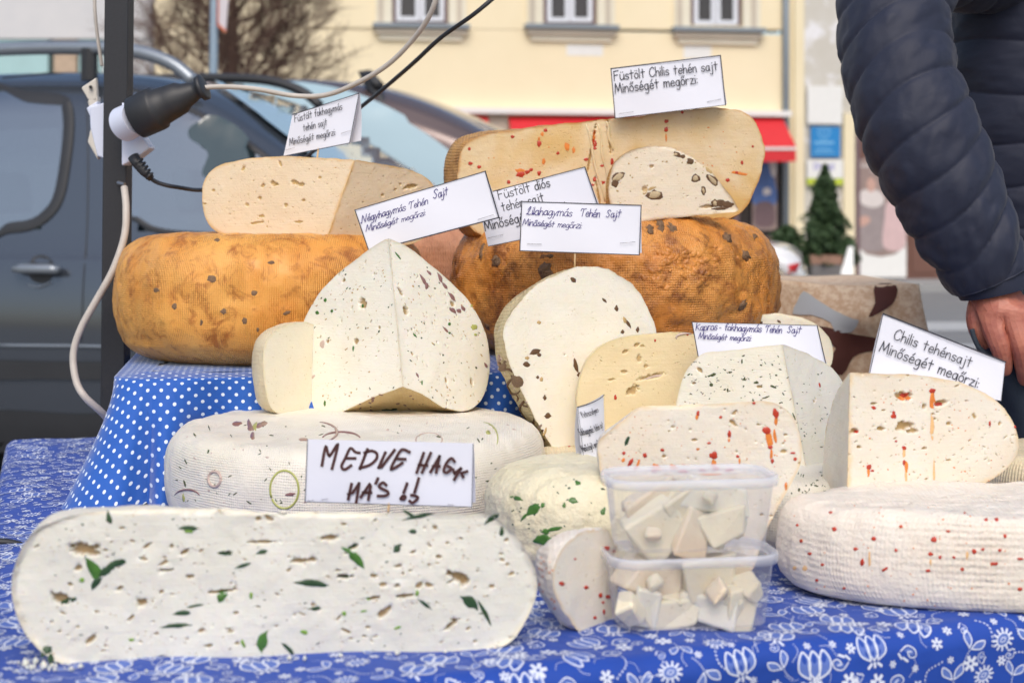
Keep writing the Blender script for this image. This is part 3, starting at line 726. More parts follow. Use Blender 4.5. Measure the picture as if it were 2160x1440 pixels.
# ---------------------------------------------------------------- crate under polka-dot cloth
pk = NT('polka_cotton'); uvp = pk.coord('UV'); s_ = pk.sep(uvp); PD = 1 / .0135
u1 = pk.math('MULTIPLY', pk.math('ADD', s_[0], s_[1]), PD * .7071); v1 = pk.math('MULTIPLY', pk.math('SUBTRACT', s_[0], s_[1]), PD * .7071)
fu = pk.math('SUBTRACT', pk.math('FRACT', pk.math('ADD', u1, 500)), .5); fv = pk.math('SUBTRACT', pk.math('FRACT', pk.math('ADD', v1, 500)), .5)
dd = pk.math('SQRT', pk.math('ADD', pk.math('MULTIPLY', fu, fu), pk.math('MULTIPLY', fv, fv)))
dm = pk.ramp(dd, [(.17, 1), (.20, 0)])
pk.set(Base_Color=pk.mix(dm, pk.mix(pk.noise(25, 3), (.003, .075, .38), (.005, .105, .48)), (.70, .78, .88)), Roughness=.7, Normal=pk.bump(pk.noise(11, 3, .5, dist=1.2), .8, .008, pk.bump(pk.noise(800, 2), .4, .0004))); pk.b.inputs['Sheen Weight'].default_value = .4
M['polka'] = pk.m
BZ = .97; ba = math.radians(10); BU = Vector((math.cos(ba), math.sin(ba), 0)); BV = Vector((-math.sin(ba), math.cos(ba), 0))
BC = P(240, 800, 2.03); BC = Vector((BC.x, BC.y, 0)); BW, BD = 1.04, .62
cr = empty('wooden_crate', (*(BC + BU * .6 + BV * .3).xy, TZ), 'low crate hidden under the polka dot cloth', 'crate')
MB().frame_box(BC + BU * .02 + BV * .02 + Vector((0, 0, TZ + .006)), BU * (BW - .04), BV * (BD - .04), (0, 0, BZ - TZ - .012)).build('crate_body', M['wood'], cr)
pc = empty('polka_dot_cloth', (*(BC + BU * .6 + BV * .3).xy, BZ), 'bright blue cloth with white polka dots draped over the raised crate', 'cloth')
# radial cloth: rings from the centre of the top outwards, then down the skirt
per = []; rc = .05
def rr_pt(s, r):          # rounded rectangle perimeter
    L = [BW - 2 * r, math.pi * r / 2, BD - 2 * r, math.pi * r / 2] * 1; L = [BW - 2 * r, math.pi * r / 2, BD - 2 * r, math.pi * r / 2, BW - 2 * r, math.pi * r / 2, BD - 2 * r, math.pi * r / 2]
    cs = [(r, 0, 1, 0), (BW - r, r, None, -90), (BW, r, 0, 1), (BW - r, BD - r, None, 0), (BW - r, BD, -1, 0), (r, BD - r, None, 90), (0, BD - r, 0, -1), (r, r, None, 180)]
    i = 0
    while s > L[i] and i < 7: s -= L[i]; i += 1
    x, y, dx, dy = cs[i]
    if dx is None: t = math.radians(dy + 90 * s / L[i]); return (x + r * math.cos(t), y + r * math.sin(t)), (math.cos(t), math.sin(t))
    nx, ny = (dy, -dx); return (x + dx * s, y + dy * s), (nx, ny)
PT = 2 * (BW - 2 * rc) + 2 * (BD - 2 * rc) + 2 * math.pi * rc; NP = 520
V = []; UVs = []; F = []; down = [0, .004, .01, .018, .03, .045, .06, .075, .09, .105, .12, .135, .15, .165, .172]
ins_ = [.29, .2, .12, .06, .03, .012]
for i in range(NP):
    s = PT * i / NP; (x, y), (nx, ny) = rr_pt(s, rc)
    corner = abs(nx) > .02 and abs(ny) > .02
    fold = math.sin(s * 30 + 1.8 * math.sin(s * 11)) * .7 + math.sin(s * 53 + 1) * .35
    leftb = math.exp(-((s - PT) / .16) ** 2) + math.exp(-(s / .16) ** 2) + .9 * math.exp(-((s - PT + .12) / .12) ** 2)
    for t in ins_:
        cx_, cy_ = x - nx * t, y - ny * t
        cx_ = min(max(cx_, .0), BW); p = BC + BU * cx_ + BV * cy_
        V.append((p.x, p.y, BZ + .0035 + .002 * math.sin(cx_ * 30) * math.sin(cy_ * 27) - (.004 if t < .02 else 0))); UVs.append((cx_, cy_))
    for dn in down:
        fl = .004 + dn * (.10 + .02 * leftb) + fold * (.06 + .05 * leftb) * (dn / .17) ** 1.2
        rr_ = min(dn, .012); zz = BZ - .001 - (dn - rr_ * .4)
        p = BC + BU * (x + nx * fl) + BV * (y + ny * fl); V.append((p.x, p.y, max(zz, TZ + .004))); UVs.append((x + nx * dn, y + ny * dn))
RN = len(ins_) + len(down)
for i in range(NP):
    j = (i + 1) % NP
    for k in range(RN - 1): F.append((i * RN + k, j * RN + k, j * RN + k + 1, i * RN + k + 1) if True else 0)
mesh('cloth', V, [f[::-1] for f in F], M['polka'], pc, uv=UVs)
mesh('cloth_centre', [tuple(BC + BU * x + BV * y + Vector((0, 0, BZ + .0032))) for x, y in ((.25, .25), (BW - .25, .25), (BW - .25, BD - .25), (.25, BD - .25))], [(0, 1, 2, 3)], M['polka'], pc, uv=[(.25, .25), (BW - .25, .25), (BW - .25, BD - .25), (.25, BD - .25)])

# ================================================================ CHEESES
# --- 1 wild garlic half wheel in front
n1 = yaw_n(11.3); p1 = P(560, 1385, 1.315)
g_holes = [(183, 1157, 60, 26, -5, .007), (127, 1262, 42, 22, -20, .006), (298, 1270, 22, 14, 5, .005), (390, 1163, 22, 8, 40, .004), (355, 1202, 26, 6, 0, .004), (345, 1187, 24, 7, 25, .002),
  (475, 1166, 30, 8, 0, .004), (553, 1143, 60, 6, 0, .003), (690, 1133, 34, 13, 0, .005), (640, 1182, 62, 9, 5, .004), (715, 1202, 14, 7, 0, .003), (467, 1247, 64, 7, 5, .003), (400, 1216, 18, 10, 0, .004),
  (500, 1292, 14, 6, 0, .002), (277, 1302, 18, 8, 30, .003), (165, 1198, 16, 10, 20, .003), (147, 1232, 12, 7, 0, .003), (303, 1178, 18, 8, -10, .002), (310, 1150, 22, 6, 30, .003), (568, 1094, 24, 10, -30, .003), (545, 1094, 12, 8, 0, .003), (362, 1151, 8, 10, 0, .003), (203, 1291, 10, 5, 0, .002), (425, 1328, 20, 8, 10, .002),
  (967, 1217, 58, 20, -28, .008), (788, 1213, 16, 8, 0, .003), (807, 1232, 14, 10, 0, .003), (838, 1232, 16, 12, 0, .004), (905, 1232, 14, 12, 0, .003), (883, 1233, 16, 10, 30, .003), (857, 1255, 38, 8, 3, .005), (787, 1260, 30, 7, 5, .004),
  (810, 1290, 30, 12, 35, .004), (950, 1317, 34, 10, 35, .006), (727, 1215, 34, 9, 0, .005), (871, 1163, 12, 8, 20, .003), (925, 1173, 14, 8, 0, .003), (918, 1112, 10, 14, 60, .003), (944, 1144, 14, 6, 10, .002), (776, 1322, 10, 6, 0, .002),
  (730, 1330, 26, 8, -30, .003), (1038, 1236, 14, 8, -10, .002), (960, 1305, 22, 5, 0, .003), (747, 1152, 20, 8, 15, .003), (1078, 1210, 16, 8, 20, .002), (726, 1104, 12, 5, 0, .002), (850, 1208, 8, 6, 0, .002), (1070, 1190, 10, 10, 0, .002), (190, 1350, 30, 12, 40, .004), (425, 1160, 16, 6, 40, .002), (660, 1275, 10, 6, 0, .002), (330, 1335, 10, 6, 0, .002), (440, 1360, 16, 8, 0, .003), (487, 1330, 14, 8, 0, .002), (340, 1385, 14, 6, 0, .002)]
tuckf = lambda t, row: np.stack([np.zeros(len(row)), np.zeros(len(row)), -.03 * math.sin(math.pi * t) * (row[:, 2] - .8) / .13], 1)
def flat_depth(fac, n):     # shorten the depth behind a cut plane
    def f(t, row): return 0
    return f
r1, rd1, cf1, _ = cheese('cheese', 'large white half wheel full of green wild garlic leaves, lying along the table edge', 'cheese',
  [(330, 1398), (170, 1402), (110, 1390), (62, 1345), (30, 1280), (22, 1225), (38, 1165), (75, 1118), (135, 1090), (240, 1076), (400, 1071)],
  [(800, 1372), (960, 1358), (1040, 1345), (1085, 1322), (1112, 1278), (1132, 1222), (1125, 1170), (1100, 1125), (1072, 1092), (1030, 1068), (960, 1068), (800, 1072)],
  ((560, 1388), (600, 1074)), (-n1.x * .0, 1, 0), M['rind_white'], M['paste_green'], n1, p1, holes=g_holes, T=80, K=110, amp=.0018, seed=2,
  tuck=lambda t, row: np.stack([np.zeros(len(row)), -np.maximum(0, row[:, 1] - 1.30) * .62, -.040 * math.sin(math.pi * t) * np.clip((row[:, 2] - .82) / .10, 0, 1) * np.clip((row[:, 1] - 1.30) / .12, 0, 1)], 1), capkw=dict(rim=.0035, nholes=150, hsize=(.0009, .0036), rough=.0014, hflat=.4))
many(cf1, [(197, 1197, 62, 24, -60), (745, 1170, 66, 17, -42), (553, 1353, 46, 22, 75), (467, 1257, 30, 18, 60)], M['leaf'], 'herb_leaf', r1, pointy=1, grow=1.15)
many(cf1, [(220, 1205, 30, 14, 40), (250, 1188, 26, 10, 10), (237, 1193, 52, 16, 28), (658, 1228, 68, 14, -5), (990, 1268, 40, 24, -40), (1022, 1290, 54, 9, -62), (202, 1230, 30, 12, 50), (230, 1093, 12, 24, 10), (398, 1113, 40, 9, 0), (143, 1266, 34, 9, 18), (475, 1166, 28, 10, -5), (553, 1163, 24, 9, 15), (512, 1192, 34, 7, 18),
  (383, 1292, 34, 9, 5), (410, 1277, 34, 5, 12), (370, 1318, 56, 9, 5), (665, 1282, 26, 9, 0), (607, 1366, 34, 8, -45), (882, 1088, 62, 8, 12), (863, 1083, 36, 6, -30), (1037, 1093, 34, 9, 35), (1058, 1120, 9, 20, 0), (895, 1272, 34, 7, -35), (837, 1157, 16, 14, 30), (870, 1120, 16, 8, 0), (840, 1150, 18, 5, 10), (97, 1372, 26, 16, 40), (107, 1388, 14, 18, 0), (745, 1150, 20, 6, 20), (727, 1214, 26, 5, 0)], M['leaf_dark'], 'herb_leaf', r1, pointy=.6, grow=1.25)
many(cf1, [(173, 1223, 13, 11), (417, 1391, 40, 8, 0), (642, 1333, 17, 10, -20), (880, 1250, 8, 16), (398, 1120, 22, 8, 0), (277, 1348, 16, 7, 5), (838, 1323, 18, 6, 20), (777, 1263, 9, 7), (513, 1357, 8, 18, 20), (530, 1255, 8, 16, 0), (726, 1293, 10, 12), (823, 1076, 12, 9), (840, 1078, 12, 10), (768, 1288, 16, 5, 10)], M['leaf_bright'], 'herb_leaf', r1)
scatter(cf1, 70, (40, 1085, 1120, 1385), M['leaf_dark'], 'herb_flecks', r1, (3, 7), (1, 4), 3, (-30, 30))
scatter(cf1, 60, (40, 1085, 1120, 1385), M['tan'], 'whey_pockets', r1, (2, 5), (1, 3), 4, (-30, 30))

cb = MB(); rgk = random.Random(9)
for k in range(46):
    x = rgk.gauss(85, 34) if k < 30 else rgk.uniform(120, 1080); y = (1398 + rgk.uniform(-6, 14)) if k < 30 else 1408 - (x - 200) * .06 + rgk.uniform(2, 12)
    c_ = on_plane(x, y, Vector((0, 0, TZ + .0025)), Vector((0, 0, 1))); r_ = rgk.uniform(.0010, .0032) * (1.6 if k < 8 else 1)
    V = [c_ + Vector((rgk.uniform(.6, 1.2) * r_ * a, rgk.uniform(.6, 1.2) * r_ * b, rgk.uniform(.6, 1.2) * r_ * c)) for a, b, c in ((1, 0, 0), (-1, 0, 0), (0, 1, 0), (0, -1, 0), (0, 0, 1), (0, 0, -1))]
    cb.add(V, [(0, 2, 4), (2, 1, 4), (1, 3, 4), (3, 0, 4), (2, 0, 5), (1, 2, 5), (3, 1, 5), (0, 3, 5)])
o = cb.build('cheese_crumbs', M['paste_green'], smooth=True); o['kind'] = 'stuff'
# --- 2 onion wheel on the table behind it
r2, w2 = wheel('cheese', 'big white wheel with onion rings in its rind, under the four onion wedge', 'cheese', (755 - 1080) / 3000 * 1.93, 1.93, .255, TZ + .002, .122, M['rind_white'], fil=.05, amp=.003, seed=4, T=220, K=80)
ringarc(w2, 600, 1032, 30, 40, -150, 205, 5, M['onion_green'], 'onion_ring', r2)
ringarc(w2, 453, 1010, 13, 16, 0, 360, 7, M['onion_pale'], 'onion_ring', r2)
ringarc(w2, 667, 912, 44, 22, -70, 80, 7, M['onion'], 'onion_ring', r2)
ringarc(w2, 720, 925, 40, 13, 10, 170, 8, M['onion'], 'onion_ring', r2)
ringarc(w2, 395, 1050, 28, 18, 20, 160, 5, M['onion'], 'onion_ring', r2)
ringarc(w2, 905, 927, 28, 14, 0, 360, 3, M['onion_pale'], 'onion_ring', r2)
ringarc(w2, 1020, 925, 30, 34, -20, 90, 4, M['onion_green'], 'onion_ring', r2)
many(w2, [(528, 903, 14, 36, 10), (552, 895, 30, 12, 20), (500, 893, 26, 10, 10), (533, 920, 10, 18, 0), (640, 926, 24, 9, 0), (612, 1042, 22, 9, 5)], M['onion'], 'onion_piece', r2)
many(w2, [(538, 898, 10, 20, -10), (1062, 1008, 8, 26, 30), (1075, 1020, 8, 18, 30), (387, 1048, 6, 20, 0), (1030, 912, 12, 10)], M['onion_green'], 'onion_piece', r2)
scatter(w2, 90, (370, 890, 1130, 1070), M['herb'], 'herb_flecks', r2, (4, 9), (1.5, 5), 5, (-80, 80))
scatter(w2, 40, (370, 890, 1130, 1070), M['onion_pale'], 'onion_flecks', r2, (4, 9), (1, 3), 6, (-80, 80))

# --- 3 four onion wedge leaning on it, edge to the camera
e0 = P(850, 815, 1.955); e1 = P(820, 503, 1.985)
def plane3(a, b, c):
    n = (b - a).cross(c - a).normalized(); return n if n.dot(a - CAMP) < 0 else -n
nL3 = plane3(e0, e1, P(640, 760, 2.075)); nR3 = plane3(e0, e1, P(1030, 780, 2.075))
h3 = [(765, 640, 20, 22, 40, .004), (750, 720, 16, 12, 40, .003), (725, 590, 14, 8, 60, .003), (690, 720, 10, 8, 40, .002), (800, 690, 10, 6, 60, .002)]
h3r = [(858, 655, 22, 13, -50, .005), (845, 615, 24, 9, -50, .004), (835, 695, 20, 8, -50, .003), (995, 805, 22, 9, -70, .004), (955, 640, 16, 10, -40, .003), (870, 745, 14, 5, -50, .002), (940, 800, 14, 5, -60, .002)]
r3, rd3, c3l, c3r = cheese('cheese', 'tall white wedge with purple onion and herb bits, sharp edge towards the viewer', 'cheese',
  [(800, 832), (745, 858), (700, 877), (668, 868), (648, 845), (634, 790), (630, 735), (640, 680), (672, 620), (712, 578), (760, 540), (800, 512)],
  [(900, 838), (940, 860), (975, 867), (1005, 856), (1024, 828), (1033, 780), (1030, 730), (1015, 680), (990, 635), (950, 592), (900, 550), (850, 515)],
  ((850, 815), (820, 503)), (0, 1, .15), M['rind_yellow'], M['paste_white'], nL3, e0, nR3, e0, joined=False, holes=h3, holesR=h3r, T=50, K=70, seed=6, capkw=dict(rim=.002, nholes=90, hsize=(.0009, .0032), hflat=.3, hang=55), capkwR=dict(rim=.002, nholes=110, hsize=(.0009, .0032), hflat=.3, hang=-52))
many(c3r, [(893, 590, 30, 8, -60), (905, 575, 16, 6, -50), (928, 585, 26, 8, -62), (938, 602, 22, 8, -50), (953, 625, 30, 9, -52), (968, 655, 14, 9, -40), (977, 650, 18, 8, -60), (955, 654, 22, 9, -40), (900, 602, 18, 9, -80), (1025, 770, 16, 6, -60), (880, 790, 14, 5, -60), (940, 695, 20, 5, -50)], M['onion'], 'onion_piece', r3, pointy=.5)
many(c3r, [(1000, 690, 14, 14, 0), (1003, 706, 8, 6), (985, 617, 5, 12, 0), (995, 645, 5, 5)], M['onion_green'], 'herb_leaf', r3)
many(c3r, [(842, 744, 10, 13, 0), (948, 683, 7, 8), (948, 702, 6, 5), (890, 807, 4, 12, 0), (875, 707, 14, 4, -45), (840, 540, 22, 4, -50)], M['leaf'], 'herb_leaf', r3)
many(c3l, [(686, 633, 7, 10), (700, 656, 6, 8), (669, 660, 9, 9), (644, 725, 10, 7), (765, 645, 5, 8), (685, 850, 5, 14), (745, 735, 5, 12)], M['leaf'], 'herb_leaf', r3)
many(c3l, [(655, 757, 12, 14), (680, 725, 12, 18), (660, 795, 14, 6, 40), (640, 812, 8, 8)], M['onion_pale'], 'onion_piece', r3)
scatter(c3r, 60, (850, 560, 1020, 850), M['tan'], 'whey_pockets', r3, (3, 6), (1, 4), 7, (-70, -40))
scatter(c3r, 30, (850, 560, 1020, 850), M['herb'], 'herb_flecks', r3, (3, 6), (1, 3), 8, (-70, -20))
scatter(c3l, 50, (650, 560, 830, 850), M['tan'], 'whey_pockets', r3, (3, 6), (1, 4), 9, (30, 70))
scatter(c3l, 26, (650, 560, 830, 850), M['herb'], 'herb_flecks', r3, (3, 6), (1, 3), 10, (30, 70))
many(rd3, [(815, 866, 22, 9, 0), (830, 864, 18, 6, 10)], M['leaf_dark'], 'herb_leaf', r3)
scatter(rd3, 26, (740, 830, 960, 868), M['onion'], 'onion_flecks', r3, (4, 9), (1.5, 4), 11)

# --- 4 small cream half wheel on the left of the wedge
n4 = yaw_n(55); p4 = P(566, 865, 1.99)
r4, rd4, c4, _ = cheese('cheese', 'small cream half wheel with ribbed rind on the left of the onion wedge', 'cheese',
  [(600, 871), (580, 868), (566, 850), (558, 800), (556, 755), (562, 720), (580, 698), (610, 684)], [(650, 872), (668, 866), (680, 840), (686, 790), (684, 740), (678, 705), (664, 688), (648, 681)],
  ((630, 873), (632, 680)), (-.85, .5, 0), M['rind_cream'], M['paste_ivory'], n4, p4, T=60, K=60, seed=8, capkw=dict(rim=.003))

# --- 5 purple onion half wheel standing
n5 = yaw_n(30, 4); p5 = P(1225, 800, 2.035)
r5, rd5, c5, _ = cheese('cheese', 'standing white half wheel with purple onion bits and brown onion covered rind', 'cheese',
  [(1210, 1025), (1185, 985), (1160, 935), (1128, 880), (1100, 830), (1080, 780), (1066, 730), (1064, 690), (1085, 648), (1120, 612), (1165, 582)],
  [(1330, 1025), (1370, 980), (1392, 900), (1400, 820), (1395, 760), (1385, 700), (1368, 655), (1342, 612), (1305, 580), (1265, 565)],
  ((1280, 1030), (1218, 562)), (-.75, .7, 0), M['rind_onion'], M['paste_white'], n5, p5, T=90, K=80, amp=.003, seed=9, holes=[(1138, 665, 0.1, 0.1, 0, .001)], capkw=dict(rim=.002, nholes=6, hsize=(.001, .002)))
many(c5, [(1209, 590, 18, 10, -40), (1300, 650, 10, 14), (1325, 682, 24, 8, -60), (1275, 633, 16, 6, -45), (1128, 742, 26, 14, 20), (1110, 768, 18, 12), (1214, 770, 10, 34, 15), (1222, 790, 12, 12), (1313, 700, 10, 10), (1345, 695, 9, 12), (1137, 748, 12, 9), (1149, 838, 9, 12), (1155, 877, 16, 14), (1134, 795, 8, 8)], M['walnut_skin'], 'onion_piece', r5, pointy=.3)
many(c5, [(1137, 680, 10, 8), (1112, 755, 10, 8), (1318, 675, 8, 16, 20), (1142, 800, 8, 10), (1150, 910, 6, 20, -20)], M['tan'], 'onion_piece', r5)
many(rd5, [(1066, 695, 12, 38, 0), (1043, 745, 14, 40, -10), (1052, 760, 10, 24, 0)], M['onion'], 'onion_piece', r5)
for (x, y, rx, ry, a0_, a1_, w_) in [(1112, 873, 17, 28, 0, 360, 6), (1085, 815, 14, 16, 40, 330, 6), (1068, 790, 16, 12, 0, 260, 6), (1100, 800, 12, 18, -90, 160, 6), (1050, 780, 12, 16, 20, 300, 6), (1130, 925, 12, 14, 30, 300, 5), (1075, 840, 18, 12, 180, 400, 5)]:
    ringarc(rd5, x, y, rx, ry, a0_, a1_, w_, M['walnut_skin'], 'onion_ring', r5)
many(rd5, [(1090, 805, 24, 30, 30), (1060, 775, 20, 16, 0), (1075, 745, 14, 26, 20), (1135, 930, 26, 16, -30), (1103, 905, 14, 14)], M['walnut'], 'onion_piece', r5, rise=.002)
many(rd5, [(1122, 915, 24, 14, -40), (1143, 945, 18, 16, -40)], M['leaf_dark'], 'herb_leaf', r5)
scatter(rd5, 60, (1040, 700, 1160, 950), M['walnut_skin'], 'onion_flecks', r5, (5, 10), (1, 4), 12, (-90, 90))
scatter(rd5, 40, (1040, 700, 1160, 950), M['onion_pale'], 'onion_skin_flecks', r5, (5, 10), (1, 3), 13, (-90, 90))

# --- W3 cream wheel beneath
r_w3, w3 = wheel('cheese', 'low cream wheel mostly hidden behind the parsley cheese and its curved card', 'cheese', .19, 1.97, .165, TZ + .002, .078, M['rind_cream'], seed=11, T=120, K=44)
many(w3, [(1200, 938, 9, 8)], M['chili'], 'chili_flake', r_w3)

# --- 6 pale yellow half wheel
n6 = yaw_n(6, 4); p6 = P(1340, 800, 1.99)
r6, rd6, c6, _ = cheese('cheese', 'pale yellow half wheel between the purple onion cheese and the dill wedge', 'cheese',
  [(1290, 972), (1250, 955), (1226, 915), (1218, 865), (1220, 815), (1235, 765), (1262, 733), (1310, 714)], [(1440, 972), (1490, 950), (1512, 900), (1518, 840), (1512, 780), (1495, 735), (1465, 706), (1420, 699)],
  ((1365, 975), (1365, 706)), (0, 1, 0), M['rind_cream'], M['paste_yellow'], n6, p6, seed=12, T=60, K=60,
  holes=[(1335, 822, 34, 16, 35, .005), (1375, 794, 54, 10, 12, .003), (1317, 784, 14, 8, 0, .003), (1348, 756, 10, 16, 0, .002), (1318, 742, 12, 7, 20, .003), (1355, 730, 10, 6, 0, .002), (1290, 800, 14, 5, 0, .002), (1342, 728, 16, 7, 30, .003), (1362, 773, 10, 8, 0, .002)], capkw=dict(rim=.004, nholes=10, hsize=(.001, .002)))
many(c6, [(1378, 794, 44, 5, 12)], M['onion_pale'], 'onion_piece', r6, pointy=1)
many(c6, [(1298, 838, 6, 12), (1382, 718, 5, 6), (1450, 705, 6, 5)], M['chili'], 'chili_flake', r6)
ringarc(c6, 1450, 712, 24, 9, 20, 200, 5, M['onion_pale'], 'onion_ring', r6)

# --- W4 herb wheel low
r_w4, w4 = wheel('cheese', 'low herb flecked wheel under the dill wedge, between the two chili cheeses', 'cheese', .345, 1.80, .145, TZ + .002, .087, M['rind_white'], seed=14, T=120, K=44)
scatter(w4, 40, (1640, 990, 1745, 1090), M['herb'], 'herb_flecks', r_w4, (3, 7), (1, 4), 15, (-80, 80))

# --- 7 dill wedge
f0 = P(1700, 985, 1.775); f1 = P(1650, 727, 1.80)
nL7 = plane3(f0, f1, P(1430, 900, 1.86)); nR7 = plane3(f0, f1, P(1775, 840, 1.90))
r7, rd7, c7l, c7r = cheese('cheese', 'white dill and garlic wedge with fine green specks, behind the chili cheese with streaks', 'cheese',
  [(1620, 990), (1530, 992), (1475, 985), (1440, 950), (1424, 900), (1426, 850), (1442, 795), (1462, 762), (1490, 743), (1560, 734)],
  [(1735, 988), (1765, 960), (1785, 910), (1790, 860), (1782, 815), (1755, 778), (1715, 752), (1680, 736)], ((1700, 985), (1650, 727)), (0, 1, 0), M['rind_white'], M['paste_white'], nL7, f0, nR7, f0, joined=False, T=50, K=60, seed=16,
  holes=[(1475, 780, 16, 10, -30, .002), (1600, 815, 14, 6, 0, .002)], holesR=[(1717, 846, 10, 5, 0, .002)], capkw=dict(rim=.002, nholes=16, hsize=(.001, .003)))
many(c7l, [(1505, 790, 12, 7, 30), (1500, 811, 9, 8), (1498, 792, 14, 4, 20), (1540, 785, 10, 4, 0), (1630, 815, 16, 5, -20), (1595, 807, 12, 5, 0), (1535, 823, 5, 8), (1615, 838, 18, 3, 20), (1565, 762, 4, 12), (1675, 878, 20, 3, -70), (1570, 800, 12, 4, 0)], M['herb'], 'herb_leaf', r7)
scatter(c7l, 130, (1450, 750, 1690, 900), M['herb'], 'herb_flecks', r7, (2.5, 6), (1, 4), 17, (-60, 60))
scatter(c7r, 40, (1680, 770, 1780, 960), M['herb'], 'herb_flecks', r7, (2.5, 5), (1, 4), 18, (-60, 60))
many(c7r, [(1729, 812, 4, 12, 15)], M['chili'], 'chili_flake', r7)

# --- 8 chili wedge in the middle behind the tubs
n8 = yaw_n(5); p8 = P(1480, 1000, 1.55)
r8, rd8, c8, _ = cheese('cheese', 'white chili cheese half wheel with red oil streaks, standing right behind the plastic tubs', 'cheese',
  [(1400, 1232), (1345, 1215), (1310, 1150), (1282, 1060), (1265, 985), (1262, 935), (1275, 915), (1310, 888), (1345, 862), (1380, 858)],
  [(1540, 1232), (1585, 1200), (1615, 1120), (1652, 1050), (1682, 990), (1688, 950), (1680, 905), (1662, 870), (1640, 852), (1610, 845), (1560, 847)],
  ((1470, 1235), (1470, 852)), (0, 1, 0), M['rind_chili'], M['paste_chili'], n8, p8, seed=19, T=60, K=80,
  tuck=lambda t, row: np.stack([np.zeros(len(row)), -np.maximum(0, row[:, 1] - 1.55) * .45, -.03 * math.sin(math.pi * t) * np.clip((row[:, 2] - .95) / .1, 0, 1)], 1),
  holes=[(1548, 893, 20, 8, -40, .003), (1552, 868, 12, 5, 30, .002), (1420, 1012, 20, 7, 0, .003), (1400, 962, 8, 5, 0, .002), (1653, 952, 12, 8, 0, .002), (1465, 927, 12, 6, 0, .002)], capkw=dict(rim=.003, nholes=110, hsize=(.0008, .0026), hflat=.4))
many(c8, [(1472, 872, 8, 12), (1539, 915, 9, 18), (1636, 872, 14, 24, 20), (1618, 908, 22, 18), (1625, 943, 11, 9), (1629, 972, 8, 12), (1505, 960, 20, 16), (1482, 991, 16, 9, -20), (1510, 988, 18, 12), (1535, 992, 14, 8), (1543, 990, 10, 6), (1556, 962, 8, 6), (1677, 968, 9, 8), (1440, 994, 24, 8), (1397, 949, 10, 7), (1520, 880, 8, 8), (1316, 955, 8, 9), (1330, 975, 9, 22, -30), (1381, 992, 16, 10), (1496, 934, 10, 5), (1590, 850, 8, 6), (1340, 988, 8, 8), (1360, 960, 10, 12), (1672, 955, 12, 5)], M['chili'], 'chili_flake', r8)
many(c8, [(1622, 925, 16, 42, 8), (1635, 920, 8, 34, 10), (1627, 958, 7, 24), (1505, 978, 12, 22), (1470, 880, 9, 12), (1538, 925, 6, 18), (1637, 885, 10, 26), (1420, 985, 20, 14, -40), (1345, 980, 6, 30, -20), (1385, 985, 24, 14, -30), (1560, 972, 5, 18), (1500, 1000, 60, 6, 0), (1472, 947, 9, 6), (1658, 1025, 7, 22), (1315, 970, 8, 12, -30)], M['chili_oil'], 'chili_streak', r8, rise=.0002)
many(c8, [(1323, 929, 9, 26, -25)], M['leaf_dark'], 'herb_leaf', r8)
scatter(c8, 50, (1290, 870, 1670, 1000), M['chili_oil'], 'chili_specks', r8, (2.5, 5), (1, 2), 20, (-60, 60))

# --- W1 chili wheel on the right
r_w1, w1 = wheel('cheese', 'low white wheel dotted with red chili flakes at the right end of the table edge', 'cheese', .558, 1.536, .270, TZ + .002, .097, M['rind_chili'], fil=.040, amp=.0035, seed=21, T=240, K=70, k=.6, sy=.43)
many(w1, [(1690, 1140, 8, 10), (1735, 1190, 9, 7), (1900, 1110, 9, 9), (1890, 1160, 8, 8), (2000, 1120, 10, 7), (2030, 1200, 9, 9), (2120, 1130, 9, 10), (1780, 1240, 8, 7), (1752, 1080, 9, 6), (1760, 1115, 11, 12), (1843, 1135, 13, 12, 40), (1805, 1157, 12, 8), (1818, 1185, 11, 16), (1708, 1167, 10, 7), (1970, 1138, 14, 13, 40), (1963, 1168, 14, 10), (1958, 1203, 11, 8), (2055, 1162, 12, 12), (2098, 1188, 18, 8), (2102, 1095, 10, 10), (2080, 1095, 9, 8), (2152, 1178, 16, 7), (1867, 1200, 16, 7, 30), (1723, 1223, 8, 8), (1742, 1266, 12, 7), (2152, 1242, 12, 9), (1682, 1107, 8, 6), (2073, 1158, 9, 7), (1983, 1175, 8, 10), (2012, 1175, 7, 8), (2109, 1160, 8, 9), (2035, 1081, 7, 5)], M['chili'], 'chili_flake', r_w1)
many(w1, [(1690, 1140, 8, 10), (1735, 1190, 9, 7), (1900, 1110, 9, 9), (1890, 1160, 8, 8), (2000, 1120, 10, 7), (2030, 1200, 9, 9), (2120, 1130, 9, 10), (1780, 1240, 8, 7), (2040, 1170, 7, 22), (1963, 1185, 5, 18), (1676, 1198, 10, 10), (1698, 1198, 12, 13), (1834, 1180, 6, 40, 0)], M['chili_pale'], 'chili_streak', r_w1, rise=.0003)
scatter(w1, 60, (1650, 1060, 2160, 1280), M['chili_oil'], 'chili_specks', r_w1, (3, 6), (1, 2), 22, (-60, 60))

